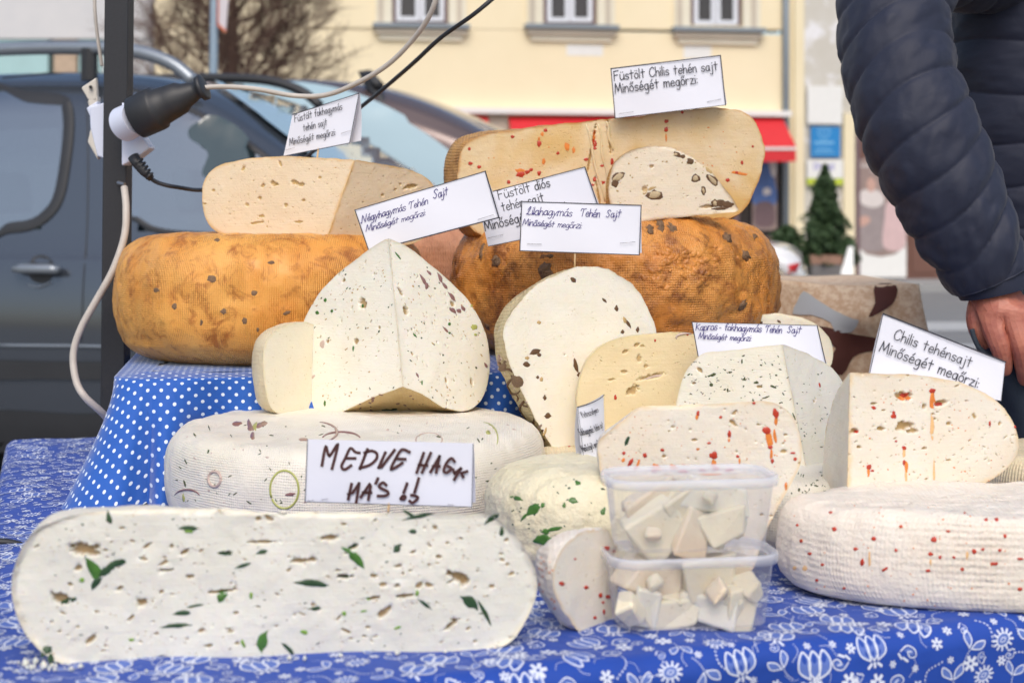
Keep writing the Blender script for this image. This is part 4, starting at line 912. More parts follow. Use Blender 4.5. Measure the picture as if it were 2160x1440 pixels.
# --- 9 chili wedge on it
g0 = P(1787, 1043, 1.60); g1 = P(1793, 786, 1.60)
n9 = plane3(g0, g1, P(2120, 960, 1.66)); n9l = plane3(g0, g1, P(1738, 950, 1.70))
r9, rd9, c9l, c9 = cheese('cheese', 'thick chili cheese wedge with orange holes, on top of the chili wheel', 'cheese',
  [(1770, 1044), (1745, 1046), (1734, 1035), (1735, 980), (1740, 920), (1750, 870), (1765, 822), (1785, 795)],
  [(1900, 1040), (2000, 1034), (2060, 1025), (2105, 1004), (2138, 972), (2150, 935), (2140, 895), (2118, 862), (2080, 832), (2020, 806), (1950, 793), (1860, 788)], ((1787, 1043), (1793, 786)), (.3, 1, 0),
  M['rind_chili'], M['paste_chili'], n9l, g0, n9, g0, joined=False, T=60, K=80, seed=23, holes=[],
  holesR=[(1907, 836, 40, 20, 0, .006), (1985, 850, 34, 12, 8, .005), (1908, 898, 46, 20, 5, .006), (1925, 908, 26, 10, -5, .004), (1802, 909, 24, 11, 0, .005), (1950, 857, 12, 12, 50, .004), (1857, 904, 20, 8, 0, .004), (1843, 851, 18, 6, 0, .003), (2003, 893, 12, 8, 0, .003), (2055, 878, 8, 16, 20, .002), (1950, 945, 16, 7, 0, .003), (1813, 942, 12, 7, 0, .003), (1864, 865, 12, 5, 0, .002), (1783, 990, 14, 10, 0, .003), (2108, 893, 8, 10, 0, .002), (2000, 970, 14, 5, 0, .002)],
  capkw=dict(rim=.002), capkwR=dict(rim=.0045, nholes=150, hsize=(.0009, .0032), hflat=.3))
many(c9, [(1907, 833, 20, 12), (1967, 824, 16, 11), (1978, 852, 22, 8), (1843, 860, 12, 8, -20), (1885, 877, 13, 12), (1806, 910, 12, 6), (2088, 893, 6, 14), (1907, 944, 11, 9), (1907, 975, 7, 14), (1911, 1021, 7, 14), (1833, 985, 12, 14), (1787, 1020, 9, 9, -40), (1802, 1032, 14, 9), (1830, 1028, 9, 8), (1785, 973, 12, 5), (1885, 870, 7, 8), (1971, 1030, 6, 6), (2141, 900, 5, 7), (1890, 930, 6, 5), (1840, 992, 8, 6)], M['chili'], 'chili_flake', r9)
many(c9, [(1967, 845, 13, 44), (1907, 838, 30, 14), (1832, 995, 7, 26), (1912, 985, 9, 30)], M['chili_oil'], 'chili_streak', r9, rise=.00025)
many(c9, [(1966, 900, 10, 60), (1970, 1000, 5, 70), (1911, 1003, 6, 40), (1907, 955, 8, 24)], M['chili_pale'], 'chili_streak', r9, rise=.0002)
scatter(c9, 50, (1800, 810, 2120, 1030), M['chili_oil'], 'chili_specks', r9, (2.5, 5), (1, 2), 24)
r_w6, w6 = wheel('cheese', 'ribbed white wheel half hidden behind the chili wedge at the right edge', 'cheese', .74, 1.93, .12, TZ + .002, .085, M['rind_cream'], seed=25, T=100, K=40)

# --- 15 parsley cheese
r15, w15 = wheel('cheese', 'small lumpy white cheese with parsley leaves, right of the wild garlic half wheel', 'cheese', .090, 1.640, .122, TZ + .002, .116, M['rind_parsley'], fil=.055, amp=.006, seed=26, T=150, K=60, k=.8)
many(w15, [(1122, 1075, 40, 22, 45), (1090, 1050, 34, 10, -20), (1143, 1138, 46, 26, 0), (1165, 1116, 50, 9, 12), (1208, 1055, 24, 14, -10), (1145, 1065, 16, 10, 50), (1272, 1078, 12, 20, -20), (1218, 1018, 12, 14, 40), (1105, 1090, 26, 8, 50), (1150, 1120, 20, 16), (1190, 1065, 9, 14)], M['leaf'], 'herb_leaf', r15, pointy=.4)
scatter(w15, 40, (1060, 1010, 1280, 1180), M['leaf_dark'], 'herb_flecks', r15, (4, 9), (1, 3), 27, (-60, 60))

# --- 10 chili half wheel low at the front
n10 = yaw_n(50); p10 = P(1240, 1330, 1.385)
r10, rd10, c10, _ = cheese('cheese', 'small chili cheese half wheel on the tablecloth, touching the left side of the tubs', 'cheese',
  [(1232, 1334), (1215, 1328), (1195, 1300), (1172, 1255), (1168, 1210), (1176, 1170), (1200, 1140), (1230, 1122)], [(1270, 1334), (1290, 1325), (1300, 1290), (1304, 1240), (1304, 1190), (1300, 1150), (1290, 1120), (1275, 1112)],
  ((1252, 1335), (1252, 1115)), (-.75, .75, 0), M['rind_chili'], M['paste_chili'], n10, p10, T=60, K=60, amp=.003, seed=28, capkw=dict(rim=.003, nholes=10, hsize=(.001, .002)))
many(c10, [(1280, 1156, 15, 13), (1237, 1238, 11, 9), (1267, 1255, 11, 11), (1283, 1258, 12, 9), (1255, 1302, 8, 10), (1185, 1230, 12, 10), (1272, 1270, 6, 7), (1297, 1127, 8, 13), (1274, 1290, 5, 12), (1213, 1178, 5, 5), (1296, 1162, 9, 8)], M['chili'], 'chili_flake', r10)
scatter(rd10, 26, (1135, 1150, 1190, 1300), M['chili_oil'], 'chili_specks', r10, (4, 7), (1, 2), 29)

# --- 11 smoked wheel on the crate, left
r11, w11 = wheel('cheese', 'large orange smoked wheel with ribbed rind on the polka dot cloth', 'cheese', (575 - 1080) / 3000 * 2.37, 2.37, .258, BZ + .003, .203, M['rind_orange'], fil=.09, amp=.0032, seed=31, T=300, K=110, k=.72)
many(w11, [(446, 588, 24, 16), (536, 618, 16, 12), (472, 657, 14, 14), (516, 676, 12, 16), (572, 554, 16, 8), (368, 646, 12, 14, 0), (330, 612, 14, 10), (458, 506, 14, 8), (605, 660, 18, 8, 20), (544, 695, 7, 10), (425, 680, 7, 14)], M['walnut'], 'garlic_piece', r11)
# --- 12 smoked garlic wedge on it
h0 = P(686, 513, 2.215); h1 = P(748, 338, 2.215)
nL12 = plane3(h0, h1, P(440, 420, 2.27)); nR12 = plane3(h0, h1, P(910, 420, 2.30))
r12, rd12, c12l, c12r = cheese('cheese', 'smoked garlic cheese wedge with small holes, lying on the left orange wheel', 'cheese',
  [(620, 506), (540, 500), (475, 494), (448, 480), (432, 452), (425, 415), (428, 390), (445, 362), (480, 343), (560, 331), (660, 332)],
  [(760, 525), (830, 522), (890, 505), (915, 470), (922, 430), (916, 395), (895, 372), (850, 354), (800, 344)], ((686, 513), (748, 338)), (.1, 1, 0), M['rind_garlic'], M['paste_smoked'], nL12, h0, nR12, h0, joined=False, T=60, K=70, seed=33,
  holes=[(578, 388, 18, 10, -15, .004), (554, 392, 9, 7, 30, .003), (622, 385, 22, 9, -20, .004), (634, 390, 18, 9, 0, .004), (547, 418, 9, 7, 0, .003), (640, 423, 10, 6, 0, .003), (603, 433, 8, 8, 0, .002), (520, 432, 10, 8, 0, .002), (540, 470, 34, 5, 8, .002), (552, 456, 14, 6, 0, .002), (630, 468, 20, 5, 0, .002), (432, 430, 12, 4, 0, .002), (590, 345, 7, 12, 20, .002), (512, 357, 12, 7, 40, .002), (674, 375, 8, 7, 0, .002), (450, 402, 8, 5, 0, .002)],
  holesR=[(866, 394, 30, 9, 3, .004), (845, 389, 6, 6, 0, .002), (834, 400, 8, 6, 0, .002), (705, 445, 6, 6, 0, .002), (808, 412, 8, 6, 0, .002)], capkw=dict(rim=.0035, nholes=130, hsize=(.0007, .0019)))
# --- W7 pinkish far wheel
r_w7, w7 = wheel('cheese', 'pinkish brown wheel at the back, seen between the two big smoked wheels', 'cheese', -.175, 2.95, .19, BZ + .003, .205, M['rind_pink'], fil=.06, amp=.004, seed=34, T=120, K=44)
MB().frame_box(Vector((-.42, 2.74, 0)), (.75, .12, 0), (-.08, .5, 0), (0, 0, BZ)).build('support_block', M['wood'])
bpy.data.objects['support_block'].name = 'wooden_shelf_block'
tagobj(bpy.data.objects['wooden_shelf_block'], 'plain wooden block behind the crate, carrying the pinkish wheel', 'block')

# --- walnut smoked wheel on the crate, right
r16, w16 = wheel('cheese', 'large dark orange walnut wheel with cracked rind, behind the cards', 'cheese', (1297 - 1080) / 3000 * 2.46, 2.46, .283, BZ + .003, .226, M['rind_walnut'], fil=.105, amp=.008, seed=36, T=300, K=110, k=.8, dome=.012)
for (x, y, w, h, a) in [(1047, 551, 34, 28, 0), (1152, 574, 42, 40, 30), (1534, 502, 24, 26, 0), (1573, 540, 30, 20, -40), (1566, 644, 30, 18, 35), (1028, 688, 24, 16, 0), (1394, 478, 20, 36, 0), (1418, 482, 34, 20, -50), (1372, 484, 18, 26, 0), (1015, 530, 14, 36, -20), (1592, 498, 16, 20, -40), (1155, 540, 40, 10, 0)]:
    c0 = hit(w16, x, y)
    if c0 is None: continue
    V = []; F = []; s = (c0[0] - CAMP).y / FPX; n_, m_ = 14, 8; nn = c0[1]; tx = Vector((1, 0, 0)) - nn * nn.x; tx.normalize(); ty = nn.cross(tx); ar = math.radians(a)
    for i in range(m_ + 1):
        ph = math.pi * i / m_
        for j in range(n_):
            th = 2 * math.pi * j / n_; r_ = 1 + .16 * math.sin(5 * th + 3 * ph + x) + .14 * math.sin(9 * ph + y + 2 * th) - .3 * math.exp(-(math.sin(th) / .2) ** 2)
            u = math.cos(th) * math.sin(ph) * w / 2 * s * r_; v = math.sin(th) * math.sin(ph) * h / 2 * s * r_; zz = math.cos(ph) * min(w, h) / 2 * s * .75 * r_
            V.append(c0[0] + tx * (u * math.cos(ar) - v * math.sin(ar)) + ty * (u * math.sin(ar) + v * math.cos(ar)) + nn * (zz - .002))
    for i in range(m_):
        for j in range(n_): F.append((i * n_ + j, i * n_ + (j + 1) % n_, (i + 1) * n_ + (j + 1) % n_, (i + 1) * n_ + j))
    mesh('walnut_half', V, F, M['walnut'], r16)
# lumps of curd on the rind
mb = MB(); rg = random.Random(4)
for k in range(80):
    x = rg.gauss(1435, 55); y = rg.gauss(550, 28)
    if not (1350 < x < 1560 and 490 < y < 610): continue
    fleck(w16, x, y, rg.uniform(8, 20), rg.uniform(7, 15), rg.uniform(-60, 60), None, '', None, n=8, mb=mb, rise=rg.uniform(.0008, .002))
o = mb.build('curd_lumps', M['rind_walnut'], r16, smooth=True); o['kind'] = 'stuff'
# --- 13 smoked chili half wheel on top
n13 = yaw_n(4, -3); p13 = P(1290, 400, 2.36)
r13, rd13, c13, _ = cheese('cheese', 'long smoked chili half wheel with a split in the middle, above the walnut wheel', 'cheese',
  [(1150, 506), (1070, 508), (1015, 498), (985, 470), (970, 430), (966, 380), (968, 330), (980, 302), (1010, 286), (1080, 275), (1180, 262)],
  [(1380, 488), (1480, 472), (1545, 458), (1580, 430), (1602, 380), (1612, 330), (1605, 285), (1583, 250), (1550, 230), (1500, 227), (1400, 238)],
  ((1270, 500), (1280, 252)), (-.25, 1, 0), M['rind_smoked'], M['paste_smchili'], n13, p13, T=80, K=80, amp=.003, seed=37,
  tuck=lambda t, row: np.stack([-.030 * np.clip(np.sin(np.pi * t) * 3, 0, 1) * (t < .5) * np.ones(len(row)), np.zeros(len(row)), -.02 * math.sin(math.pi * t) * np.ones(len(row))], 1),
  holes=[(1247, 320, 5, 120, -10, .005), (1264, 420, 4, 90, 10, .004), (1285, 290, 5, 70, 6, .004)], capkw=dict(rim=.003, nholes=80, hsize=(.0006, .0016)))
many(c13, [(990, 314, 8, 8), (992, 345, 11, 9), (1011, 352, 9, 8), (1081, 289, 9, 8), (1151, 275, 9, 9), (1137, 303, 10, 16), (1177, 323, 9, 8), (1236, 337, 11, 8), (1097, 368, 20, 14), (1120, 358, 10, 7), (1112, 363, 12, 10), (1073, 384, 9, 9), (1254, 303, 10, 20), (1251, 313, 16, 9), (1405, 256, 10, 9), (1405, 273, 9, 12), (1565, 343, 6, 12), (1270, 385, 18, 8), (1254, 379, 9, 12), (1291, 341, 8, 16), (1535, 380, 9, 10), (1554, 364, 8, 7), (1588, 309, 6, 6), (1248, 390, 12, 6), (1439, 237, 8, 6), (1270, 350, 10, 6), (1137, 365, 9, 11)], M['chili'], 'chili_flake', r13)
many(c13, [(1144, 283, 8, 12), (1196, 310, 14, 22), (1210, 318, 8, 14), (1097, 360, 26, 10), (1137, 295, 6, 16), (1254, 285, 6, 34), (1560, 366, 40, 8, -10), (1405, 290, 4, 20), (1345, 355, 6, 20), (1147, 340, 9, 16)], M['chili_oil'], 'chili_streak', r13, rise=.00025)
scatter(c13, 70, (985, 260, 1590, 470), M['chili_oil'], 'chili_specks', r13, (2.5, 5), (1, 2), 38)
# ridges of the split
for (xa, ya, xb, yb, w_) in [(1236, 262, 1275, 425, 7), (1279, 256, 1292, 318, 8), (1262, 262, 1280, 380, 6)]:
    pts = [on_plane(xa + (xb - xa) * t + 2 * math.sin(t * 9), ya + (yb - ya) * t, p13, n13) for t in np.linspace(0, 1, 12)]
    MB().tube(pts, [w_ / 2 * 2.36 / 3000 * (.4 + .6 * math.sin(math.pi * (i + .5) / 12)) for i in range(12)], 8).build('split_ridge', M['paste_smchili'], r13, smooth=True)

# --- 14 walnut wedge in front
n14 = yaw_n(8, -4); p14 = P(1400, 440, 2.24)
r14, rd14, c14, _ = cheese('cheese', 'white walnut cheese wedge with cut nut pieces, in front of the smoked chili half wheel', 'cheese',
  [(1350, 468), (1318, 473), (1302, 470), (1290, 440), (1284, 400), (1287, 365), (1302, 335), (1330, 316), (1362, 309)],
  [(1450, 457), (1510, 450), (1552, 446), (1554, 438), (1535, 405), (1500, 365), (1465, 335), (1435, 318), (1410, 311)], ((1395, 463), (1388, 309)), (-.5, 1, 0), M['rind_smoked'], M['paste_walnut'], n14, p14, T=50, K=60, seed=39,
  tuck=lambda t, row: np.stack([np.zeros(len(row)), -np.maximum(0, row[:, 1] - 2.24) * .35, np.zeros(len(row))], 1),
  holes=[(1375, 351, 12, 7, 20, .002), (1360, 398, 10, 10, 0, .002), (1495, 435, 30, 8, 5, .003)], capkw=dict(rim=.0022, nholes=14, hsize=(.0008, .002)))
many(c14, [(1304, 374, 34, 20, 30), (1297, 386, 16, 20, 0), (1381, 412, 38, 24, 5), (1503, 380, 34, 18, -45), (1467, 376, 20, 20, 0), (1484, 402, 11, 20, 10), (1508, 430, 16, 20), (1519, 428, 22, 20, 20), (1428, 326, 18, 12, -30), (1456, 340, 16, 16, -40), (1440, 330, 14, 9), (1534, 432, 30, 16, -10), (1520, 440, 40, 8, 5)], M['walnut_skin'], 'walnut_piece', r14, rise=.0004)
many(c14, [(1304, 374, 27, 14, 30), (1381, 411, 28, 15, 5), (1503, 380, 26, 11, -45), (1467, 376, 13, 13, 0), (1484, 402, 6, 14, 10), (1508, 430, 9, 13), (1425, 326, 9, 7)], M['walnut_cut'], 'walnut_piece', r14, rise=.0012)
many(c14, [(1360, 405, 12, 14), (1372, 398, 30, 8, 20), (1495, 360, 20, 8, -40)], M['tan'], 'walnut_stain', r14, rise=.0002)
scatter(c14, 30, (1300, 330, 1530, 445), M['tan'], 'nut_specks', r14, (3, 6), (1, 2), 40)

# --- W5 small cheese behind the dill card
n5b = yaw_n(0); p5b = P(1635, 720, 2.3)
r17, _, c17, _ = cheese('cheese', 'small ivory cheese piece with two dark specks, peeping out behind the dill card', 'cheese',
  [(1590, 800), (1545, 790), (1528, 755), (1530, 710), (1548, 682), (1585, 666)], [(1690, 800), (1735, 790), (1755, 760), (1752, 720), (1725, 688), (1685, 668)], ((1638, 805), (1635, 660)), (0, 1, 0), M['rind_cream'], M['paste_ivory'], n5b, p5b, T=40, K=40, seed=41)
many(c17, [(1605, 680, 9, 7), (1643, 678, 10, 5, -40)], M['walnut_skin'], 'onion_piece', r17)
# ================================================================ BUILDINGS ACROSS THE STREET
BA = math.radians(8); BB = Vector((math.cos(BA), math.sin(BA), 0)); BNn = Vector((math.sin(BA), -math.cos(BA), 0)); BP0 = P(1658, 460, 25)
def bpt(px, py, off=0): return on_plane(px, py, BP0 + BNn * off, BNn)
def bbox(mb, x0, y0, x1, y1, front, back, mi=0):
    a = bpt(x0, y1, 0); b = bpt(x1, y0, 0); w = (b - a).dot(BB)
    c = bpt((x0 + x1) / 2, y0).z; d_ = bpt((x0 + x1) / 2, y1).z
    o = Vector((a.x, a.y, d_)) + BNn * front; mb.frame_box(o, BB * w, -BNn * (front - back), (0, 0, c - d_), mi); return mb
def plaster(name, c1, c2, spots=None, amt=.6):
    n = NT(name); c = n.mix(n.ramp(n.noise(.9, 5, .65), [(.35, 0), (.65, 1)]), c1, c2)
    if spots: c = n.mix(n.math('MULTIPLY', n.ramp(n.noise(1.7, 5, .7), [(.54, 0), (.62, 1)]), amt), c, spots)
    n.set(Base_Color=c, Roughness=.85, Normal=n.bump(n.noise(30, 4), .3, .01)); return n.m
M['yellow'] = plaster('yellow_plaster', (.87, .755, .53), (.84, .725, .50)); M['yellow2'] = plaster('cream_yellow_plaster', (.84, .74, .52), (.80, .70, .48))
M['mottled'] = plaster('peeling_plaster', (.62, .60, .56), (.55, .52, .46), (.80, .80, .84), .9); M['white_wall'] = plaster('pale_wall', (.66, .65, .66), (.60, .60, .62))
M['stone'] = plaster('weathered_stone', (.60, .52, .42), (.50, .44, .36)); M['cream'] = plaster('cream_pilaster', (.80, .75, .62), (.74, .68, .54))
M['zinc'] = simple('zinc_sheet', (.24, .28, .32), .45, .1, 5, metallic=.3); M['winframe'] = simple('white_window_paint', (.72, .74, .80), .4, .05)
M['plum'] = simple('plum_frame', (.16, .10, .11), .5, .1); M['darkglass'] = simple('dark_window_glass', (.035, .03, .035), .08, .3, 1.5, spec=.6)
M['red'] = simple('red_awning_canvas', (.62, .022, .030), .7, .08, 6); M['whitetrim'] = simple('white_trim', (.78, .78, .76), .5, .05)
M['blue_sign'] = simple('blue_sign_panel', (.015, .22, .55), .35, .08, 3); M['pale_blue_print'] = simple('pale_blue_sign_print', (.20, .48, .75), .4, .05)
M['lime'] = simple('lime_band', (.50, .60, .05), .5, .05); M['violet_print'] = simple('violet_sign_print', (.25, .24, .60), .5, .05)
M['brownpanel'] = simple('brown_shop_panel', (.16, .075, .055), .5, .12, 3); M['poster_bg'] = simple('poster_background', (.30, .22, .20), .4, .3, 3)
bld = empty('townhouse', (*bpt(1300, 600).xy, 0), 'pale yellow townhouse with stone framed windows across the street', 'house')
z_at = lambda y: bpt(1300, y).z
mb = MB()
wins = [(828, 945, 50), (1147, 1258, 52), (1457, 1565, 58)]
bbox(mb, 325, 62, 1650, 240, 0, -.4); bbox(mb, 325, 325, 1500, 640, -.05, -.4)
xs = [325]
for a, b, y in wins: xs += [a - 1, b + 1]
xs.append(1650)
for i in range(0, len(xs), 2): bbox(mb, xs[i], -420, xs[i + 1], 62, 0, -.4)
for a, b, y in wins: bbox(mb, a - .8, -420, b + .8, -232, 0, -.4); bbox(mb, a - .8, 54 if y > 55 else 52, b + .8, 62, -.02, -.4)
mb.build('wall', M['yellow'], bld)
bbox(MB(), 325, 240.5, 1660, 325, -.02, -.4).build('wall', M['yellow2'], bld)
for a, b, y in wins:
    w = bbox(MB(), a, -230, b, y, -.06, -.10).build('window', M['plum'], bld)
    m2 = MB()
    cx_ = (a + b) / 2
    for (p, q) in ((a + 8, cx_ - 1), (cx_ + 1, b - 8)):
        bbox(m2, p, -225, p + 9, y - 6, -.03, -.058); bbox(m2, q - 9, -225, q, y - 6, -.03, -.058); bbox(m2, p + 9, y - 15, q - 9, y - 6, -.031, -.058); bbox(m2, p + 9, -60, q - 9, -50, -.031, -.058)
    m2.build('sash', M['winframe'], w)
    for (p, q) in ((a + 17, cx_ - 10), (cx_ + 10, b - 17)): bbox(MB(), p, -225, q, y - 15, -.045, -.05).build('pane', M['darkglass'], w)
    for (p, q) in ((a - 36, a - 2), (b + 2, b + 38)): bbox(MB(), p, -250, q, y + 2, .05, .001).build('jamb', M['cream'], bld)
    for (p, q) in ((a - 30, a - 20), (b + 18, b + 28)): bbox(MB(), p, -250, q, y + 2, .07, .0501).build('jamb_band', M['stone'], bld)
    bbox(MB(), a - 42, y + 2.5, b + 44, y + 11, .20, -.05).build('sill', M['zinc'], bld)
    bbox(MB(), a - 36, y + 11.5, b + 38, y + 24, .13, .001).build('sill_moulding', M['stone'], bld); bbox(MB(), a - 28, y + 24.5, b + 30, y + 36, .07, .001).build('sill_moulding', M['cream'], bld)
for (x0, y0, x1, y1) in ((1195, 95, 1272, 118), (1442, 97, 1500, 124)): bbox(MB(), x0, y0, x1, y1, .004, .0005).build('paint_patch', M['whitetrim'], bld)
bbox(MB(), 900, 232, 1662, 244, .22, .001).build('cornice', M['whitetrim'], bld)
bbox(MB(), 1560, 326, 1652, 500, -.06, -.12).build('shop_window', M['darkglass'], bld)
bbox(MB(), 1545, 326, 1559, 640, .02, -.05).build('shop_frame', M['plum'], bld); bbox(MB(), 1560, 500.5, 1652, 640, -.02, -.1).build('shop_plinth', M['brownpanel'], bld)
bbox(MB(), 1559.5, -420, 1560, -419, .001, 0)
bbox(MB(), 1662, -420, 1680, 640, 0, -.4).build('pilaster', M['yellow2'], bld)
bbox(MB(), 1680.5, -420, 1805, 640, -.04, -.4).build('side_wall', M['mottled'], bld)
bbox(MB(), 1674, -420, 1694, 640, .06, .001).build('pilaster', M['yellow2'], bld); bbox(MB(), 1778, 240, 1802, 640, .05, -.03).build('pilaster', M['yellow2'], bld)
bbox(MB(), 1805.5, -420, 2600, 270, 0, -.4).build('side_wall', M['yellow2'], bld); bbox(MB(), 1806, 270.5, 2600, 640, -.05, -.4).build('shop_front', M['brownpanel'], bld)
bbox(MB(), 1800, 270.5, 1812, 600, .05, -.04).build('door_frame', M['plum'], bld)
for x in (1925, 1990, 2055): bbox(MB(), x, 495, x + 50, 575, -.03, -.049).build('panel', M['brownpanel'], bld)
# drainpipe
dp = MB().tube([bpt(1658, -420, .09), bpt(1658, 640, .09)], .058, 12).build('drainpipe', M['zinc'], None, smooth=True); tagobj(dp, 'grey zinc drainpipe running down the yellow house corner', 'drainpipe')
# awnings
def awning(px0, px1, lab, right=True):
    r = empty('shop_awning', bpt((px0 + px1) / 2, 330, .5), lab, 'awning')
    zt = bpt(px0, 246).z; out = .75
    a = bpt(px0, 246, .03); b = bpt(px1, 246, .03); L = [(0, 0), (out, -.55), (out, -.56), (out + .01, -.82)]
    V = []; n = 2
    for (o, dz) in L:
        V.append(a + BNn * o + Vector((0, 0, dz))); V.append(b + BNn * o + Vector((0, 0, dz)))
    o = mesh('canvas', V, [(0, 1, 3, 2), (2, 3, 5, 4), (4, 5, 7, 6)], M['red'], r, smooth=False); s = o.modifiers.new('t', 'SOLIDIFY'); s.thickness = .01
    mesh('side_flap', [V[1], V[3], V[7], b + Vector((0, 0, -.6))], [(0, 1, 2, 3)], M['red'], r, smooth=False)
    MB().frame_box(V[2] + BNn * .012 + Vector((0, 0, -.07)), V[3] - V[2], BNn * .02, (0, 0, .045)).build('front_bar', M['whitetrim'], r)
awning(925, 1028, 'short red shop awning left of the grey gap over the shop front')
awning(1072, 1648, 'long red shop awning ending at the drainpipe')
bbox(MB(), 1030, 246, 1070, 330, .06, .001).build('awning_gap_post', M['stone'], bld)
# signs
def sign(x0, y0, x1, y1, mat, name, lab, cat='sign', off=.06):
    r = empty(name, bpt((x0 + x1) / 2, y1, off), lab, cat); bbox(MB(), x0, y0, x1, y1, off, off - .03).build('board', mat, r); return r
s1 = sign(1708, 268, 1770, 332, M['blue_sign'], 'wall_sign', 'square blue wall sign with a pale crest above faint lines')
m2 = MB(); cpt = lambda x, y: bpt(x, y, .063)
ribbon(m2, catmull([(1727, 272), (1727, 284), (1738, 294), (1749, 284), (1749, 272), (1727, 272)], 4), 2.2, 0, cpt); ribbon(m2, [(1733, 276), (1738, 286), (1743, 276)], 1.6, 0, cpt)
for y, a, b, w in ((301, 1719, 1757, 5), (313, 1722, 1752, 1.6), (318, 1719, 1757, 1.6), (323, 1716, 1760, 1.6)): ribbon(m2, [(a, y), (b, y)], w, 0, cpt)
m2.build('faint_print', M['pale_blue_print'], s1)
s2 = sign(1701, 182, 1774, 262, M['whitetrim'], 'wall_sign', 'blank white board above the blue sign')
s3 = sign(1700, 337, 1776, 376, M['whitetrim'], 'wall_sign', 'white sign with violet lettering over a lime green band'); m2 = MB()
for x, pts in ((1717, [(0, 0), (0, -12), (6, -12), (8, -6), (6, 0), (0, 0)]), (1727, [(0, 0), (0, -9), (5, -9)]), (1734, [(0, 0), (0, -8), (6, -8), (6, 0), (0, 0)]), (1743, [(0, 0), (0, -8), (6, -8), (6, 0)]), (1752, [(6, -12), (6, 0), (0, 0), (0, -8), (6, -8)])):
    ribbon(m2, [(x + a, 357 + b) for a, b in pts], 2, 0, cpt)
m2.build('lettering', M['violet_print'], s3); bbox(MB(), 1700, 376.5, 1776, 390, .06, .03).build('lime_band', M['lime'], s3)
M['skin_print'] = simple('poster_skin', (.55, .34, .28), .5, .1); M['fur_print'] = simple('poster_white_fur', (.66, .60, .58), .5, .15, 8); M['grey_print'] = simple('poster_grey_coat', (.30, .25, .25), .5, .25, 6); M['pink_print'] = simple('poster_pink_coat', (.62, .44, .44), .5, .15, 6); M['denim_print'] = simple('poster_blue_jacket', (.08, .15, .38), .5, .4, 8)
def blob(mb, pts, off, pl):
    o = catmull(pts, 4, True); c = np.mean(np.array(o), 0); V = [bpt(*c, off)] + [bpt(*q, off) for q in o]; n = len(o)
    mb.add(V, [(0, (k + 1) % n + 1, k + 1) for k in range(n)])
s4 = sign(1806, 338, 1910, 585, M['whitetrim'], 'poster', 'tall shop poster of two seated people in winter clothes, white strip at its foot', 'poster', .04)
def pr(pts, mat, off, par, nm='figure_print'):
    m_ = MB(); blob(m_, pts, off, None); m_.build(nm, mat, par)
pr([(1808, 345), (1908, 345), (1908, 520), (1808, 520)], M['poster_bg'], .043, s4, 'background_print')
bbox(MB(), 1808, 342, 1908, 522, .0425, .0405).build('background_print', M['poster_bg'], s4)
pr([(1818, 415), (1845, 405), (1868, 430), (1870, 520), (1812, 522), (1808, 450)], M['grey_print'], .045, s4)
pr([(1815, 405), (1840, 398), (1862, 410), (1862, 430), (1840, 438), (1816, 428)], M['fur_print'], .047, s4); pr([(1828, 385), (1838, 374), (1848, 388), (1842, 404), (1832, 403)], M['skin_print'], .049, s4)
pr([(1870, 430), (1890, 418), (1906, 440), (1908, 521), (1864, 521), (1866, 460)], M['pink_print'], .047, s4); pr([(1810, 462), (1828, 455), (1836, 466), (1818, 478)], M['skin_print'], .049, s4)
m2 = MB()
for (a, b, y) in ((1815, 1862, 352), (1838, 1868, 363)):
    for x in range(a, b, 7): ribbon(m2, [(x, y), (x + 3, y - 5), (x + 5, y)], 1.4, 0, lambda u, v: bpt(u, v, .05))
m2.build('lettering', M['whitetrim'], s4)
s5 = sign(1586, 330, 1638, 486, M['poster_bg'], 'poster', 'shop window poster of a person in a blue jacket, under the red awning', 'poster', .03)
pr([(1600, 350), (1622, 345), (1634, 380), (1636, 430), (1590, 430), (1588, 385)], M['denim_print'], .034, s5); pr([(1596, 430), (1630, 430), (1632, 474), (1594, 474)], M['plum'], .036, s5); pr([(1610, 400), (1622, 396), (1626, 408), (1612, 412)], M['fur_print'], .038, s5)
pr([(1622, 330), (1637, 332), (1636, 372), (1626, 366)], M['fur_print'], .036, s5)
# left pale building
lw = empty('white_building', P(60, 600, 30), 'pale grey white building at the far left, above the grey van roof', 'house')
lz = lambda y, d: 1.2 - (y - 460) / 3000 * d
MB().frame_box((P(-900, 0, 30).x, 30, lz(82, 30)), (P(318, 0, 30).x - P(-900, 0, 30).x, 0, 0), (0, 1, 0), (0, 0, 6)).build('wall', M['white_wall'], lw)
M['teal'] = simple('pale_teal_glass', (.38, .58, .60), .2, .15, 2); M['tan2'] = simple('tan_render', (.50, .38, .28), .8, .2)
for i, (a, b) in enumerate(((-900, -400), (-395, 100), (112, 160), (165, 215))):
    MB().frame_box((P(a, 0, 30).x, 30.05, 0), (P(b, 0, 30).x - P(a, 0, 30).x, 0, 0), (0, .8, 0), (0, 0, lz(83, 30))).build('shop_glazing', M['teal'] if i != 2 else M['tan2'], lw)
MB().frame_box((P(216, 0, 30).x, 30.05, 0), (P(318, 0, 30).x - P(216, 0, 30).x, 0, 0), (0, .8, 0), (0, 0, lz(83, 30))).build('wall', M['white_wall'], lw)
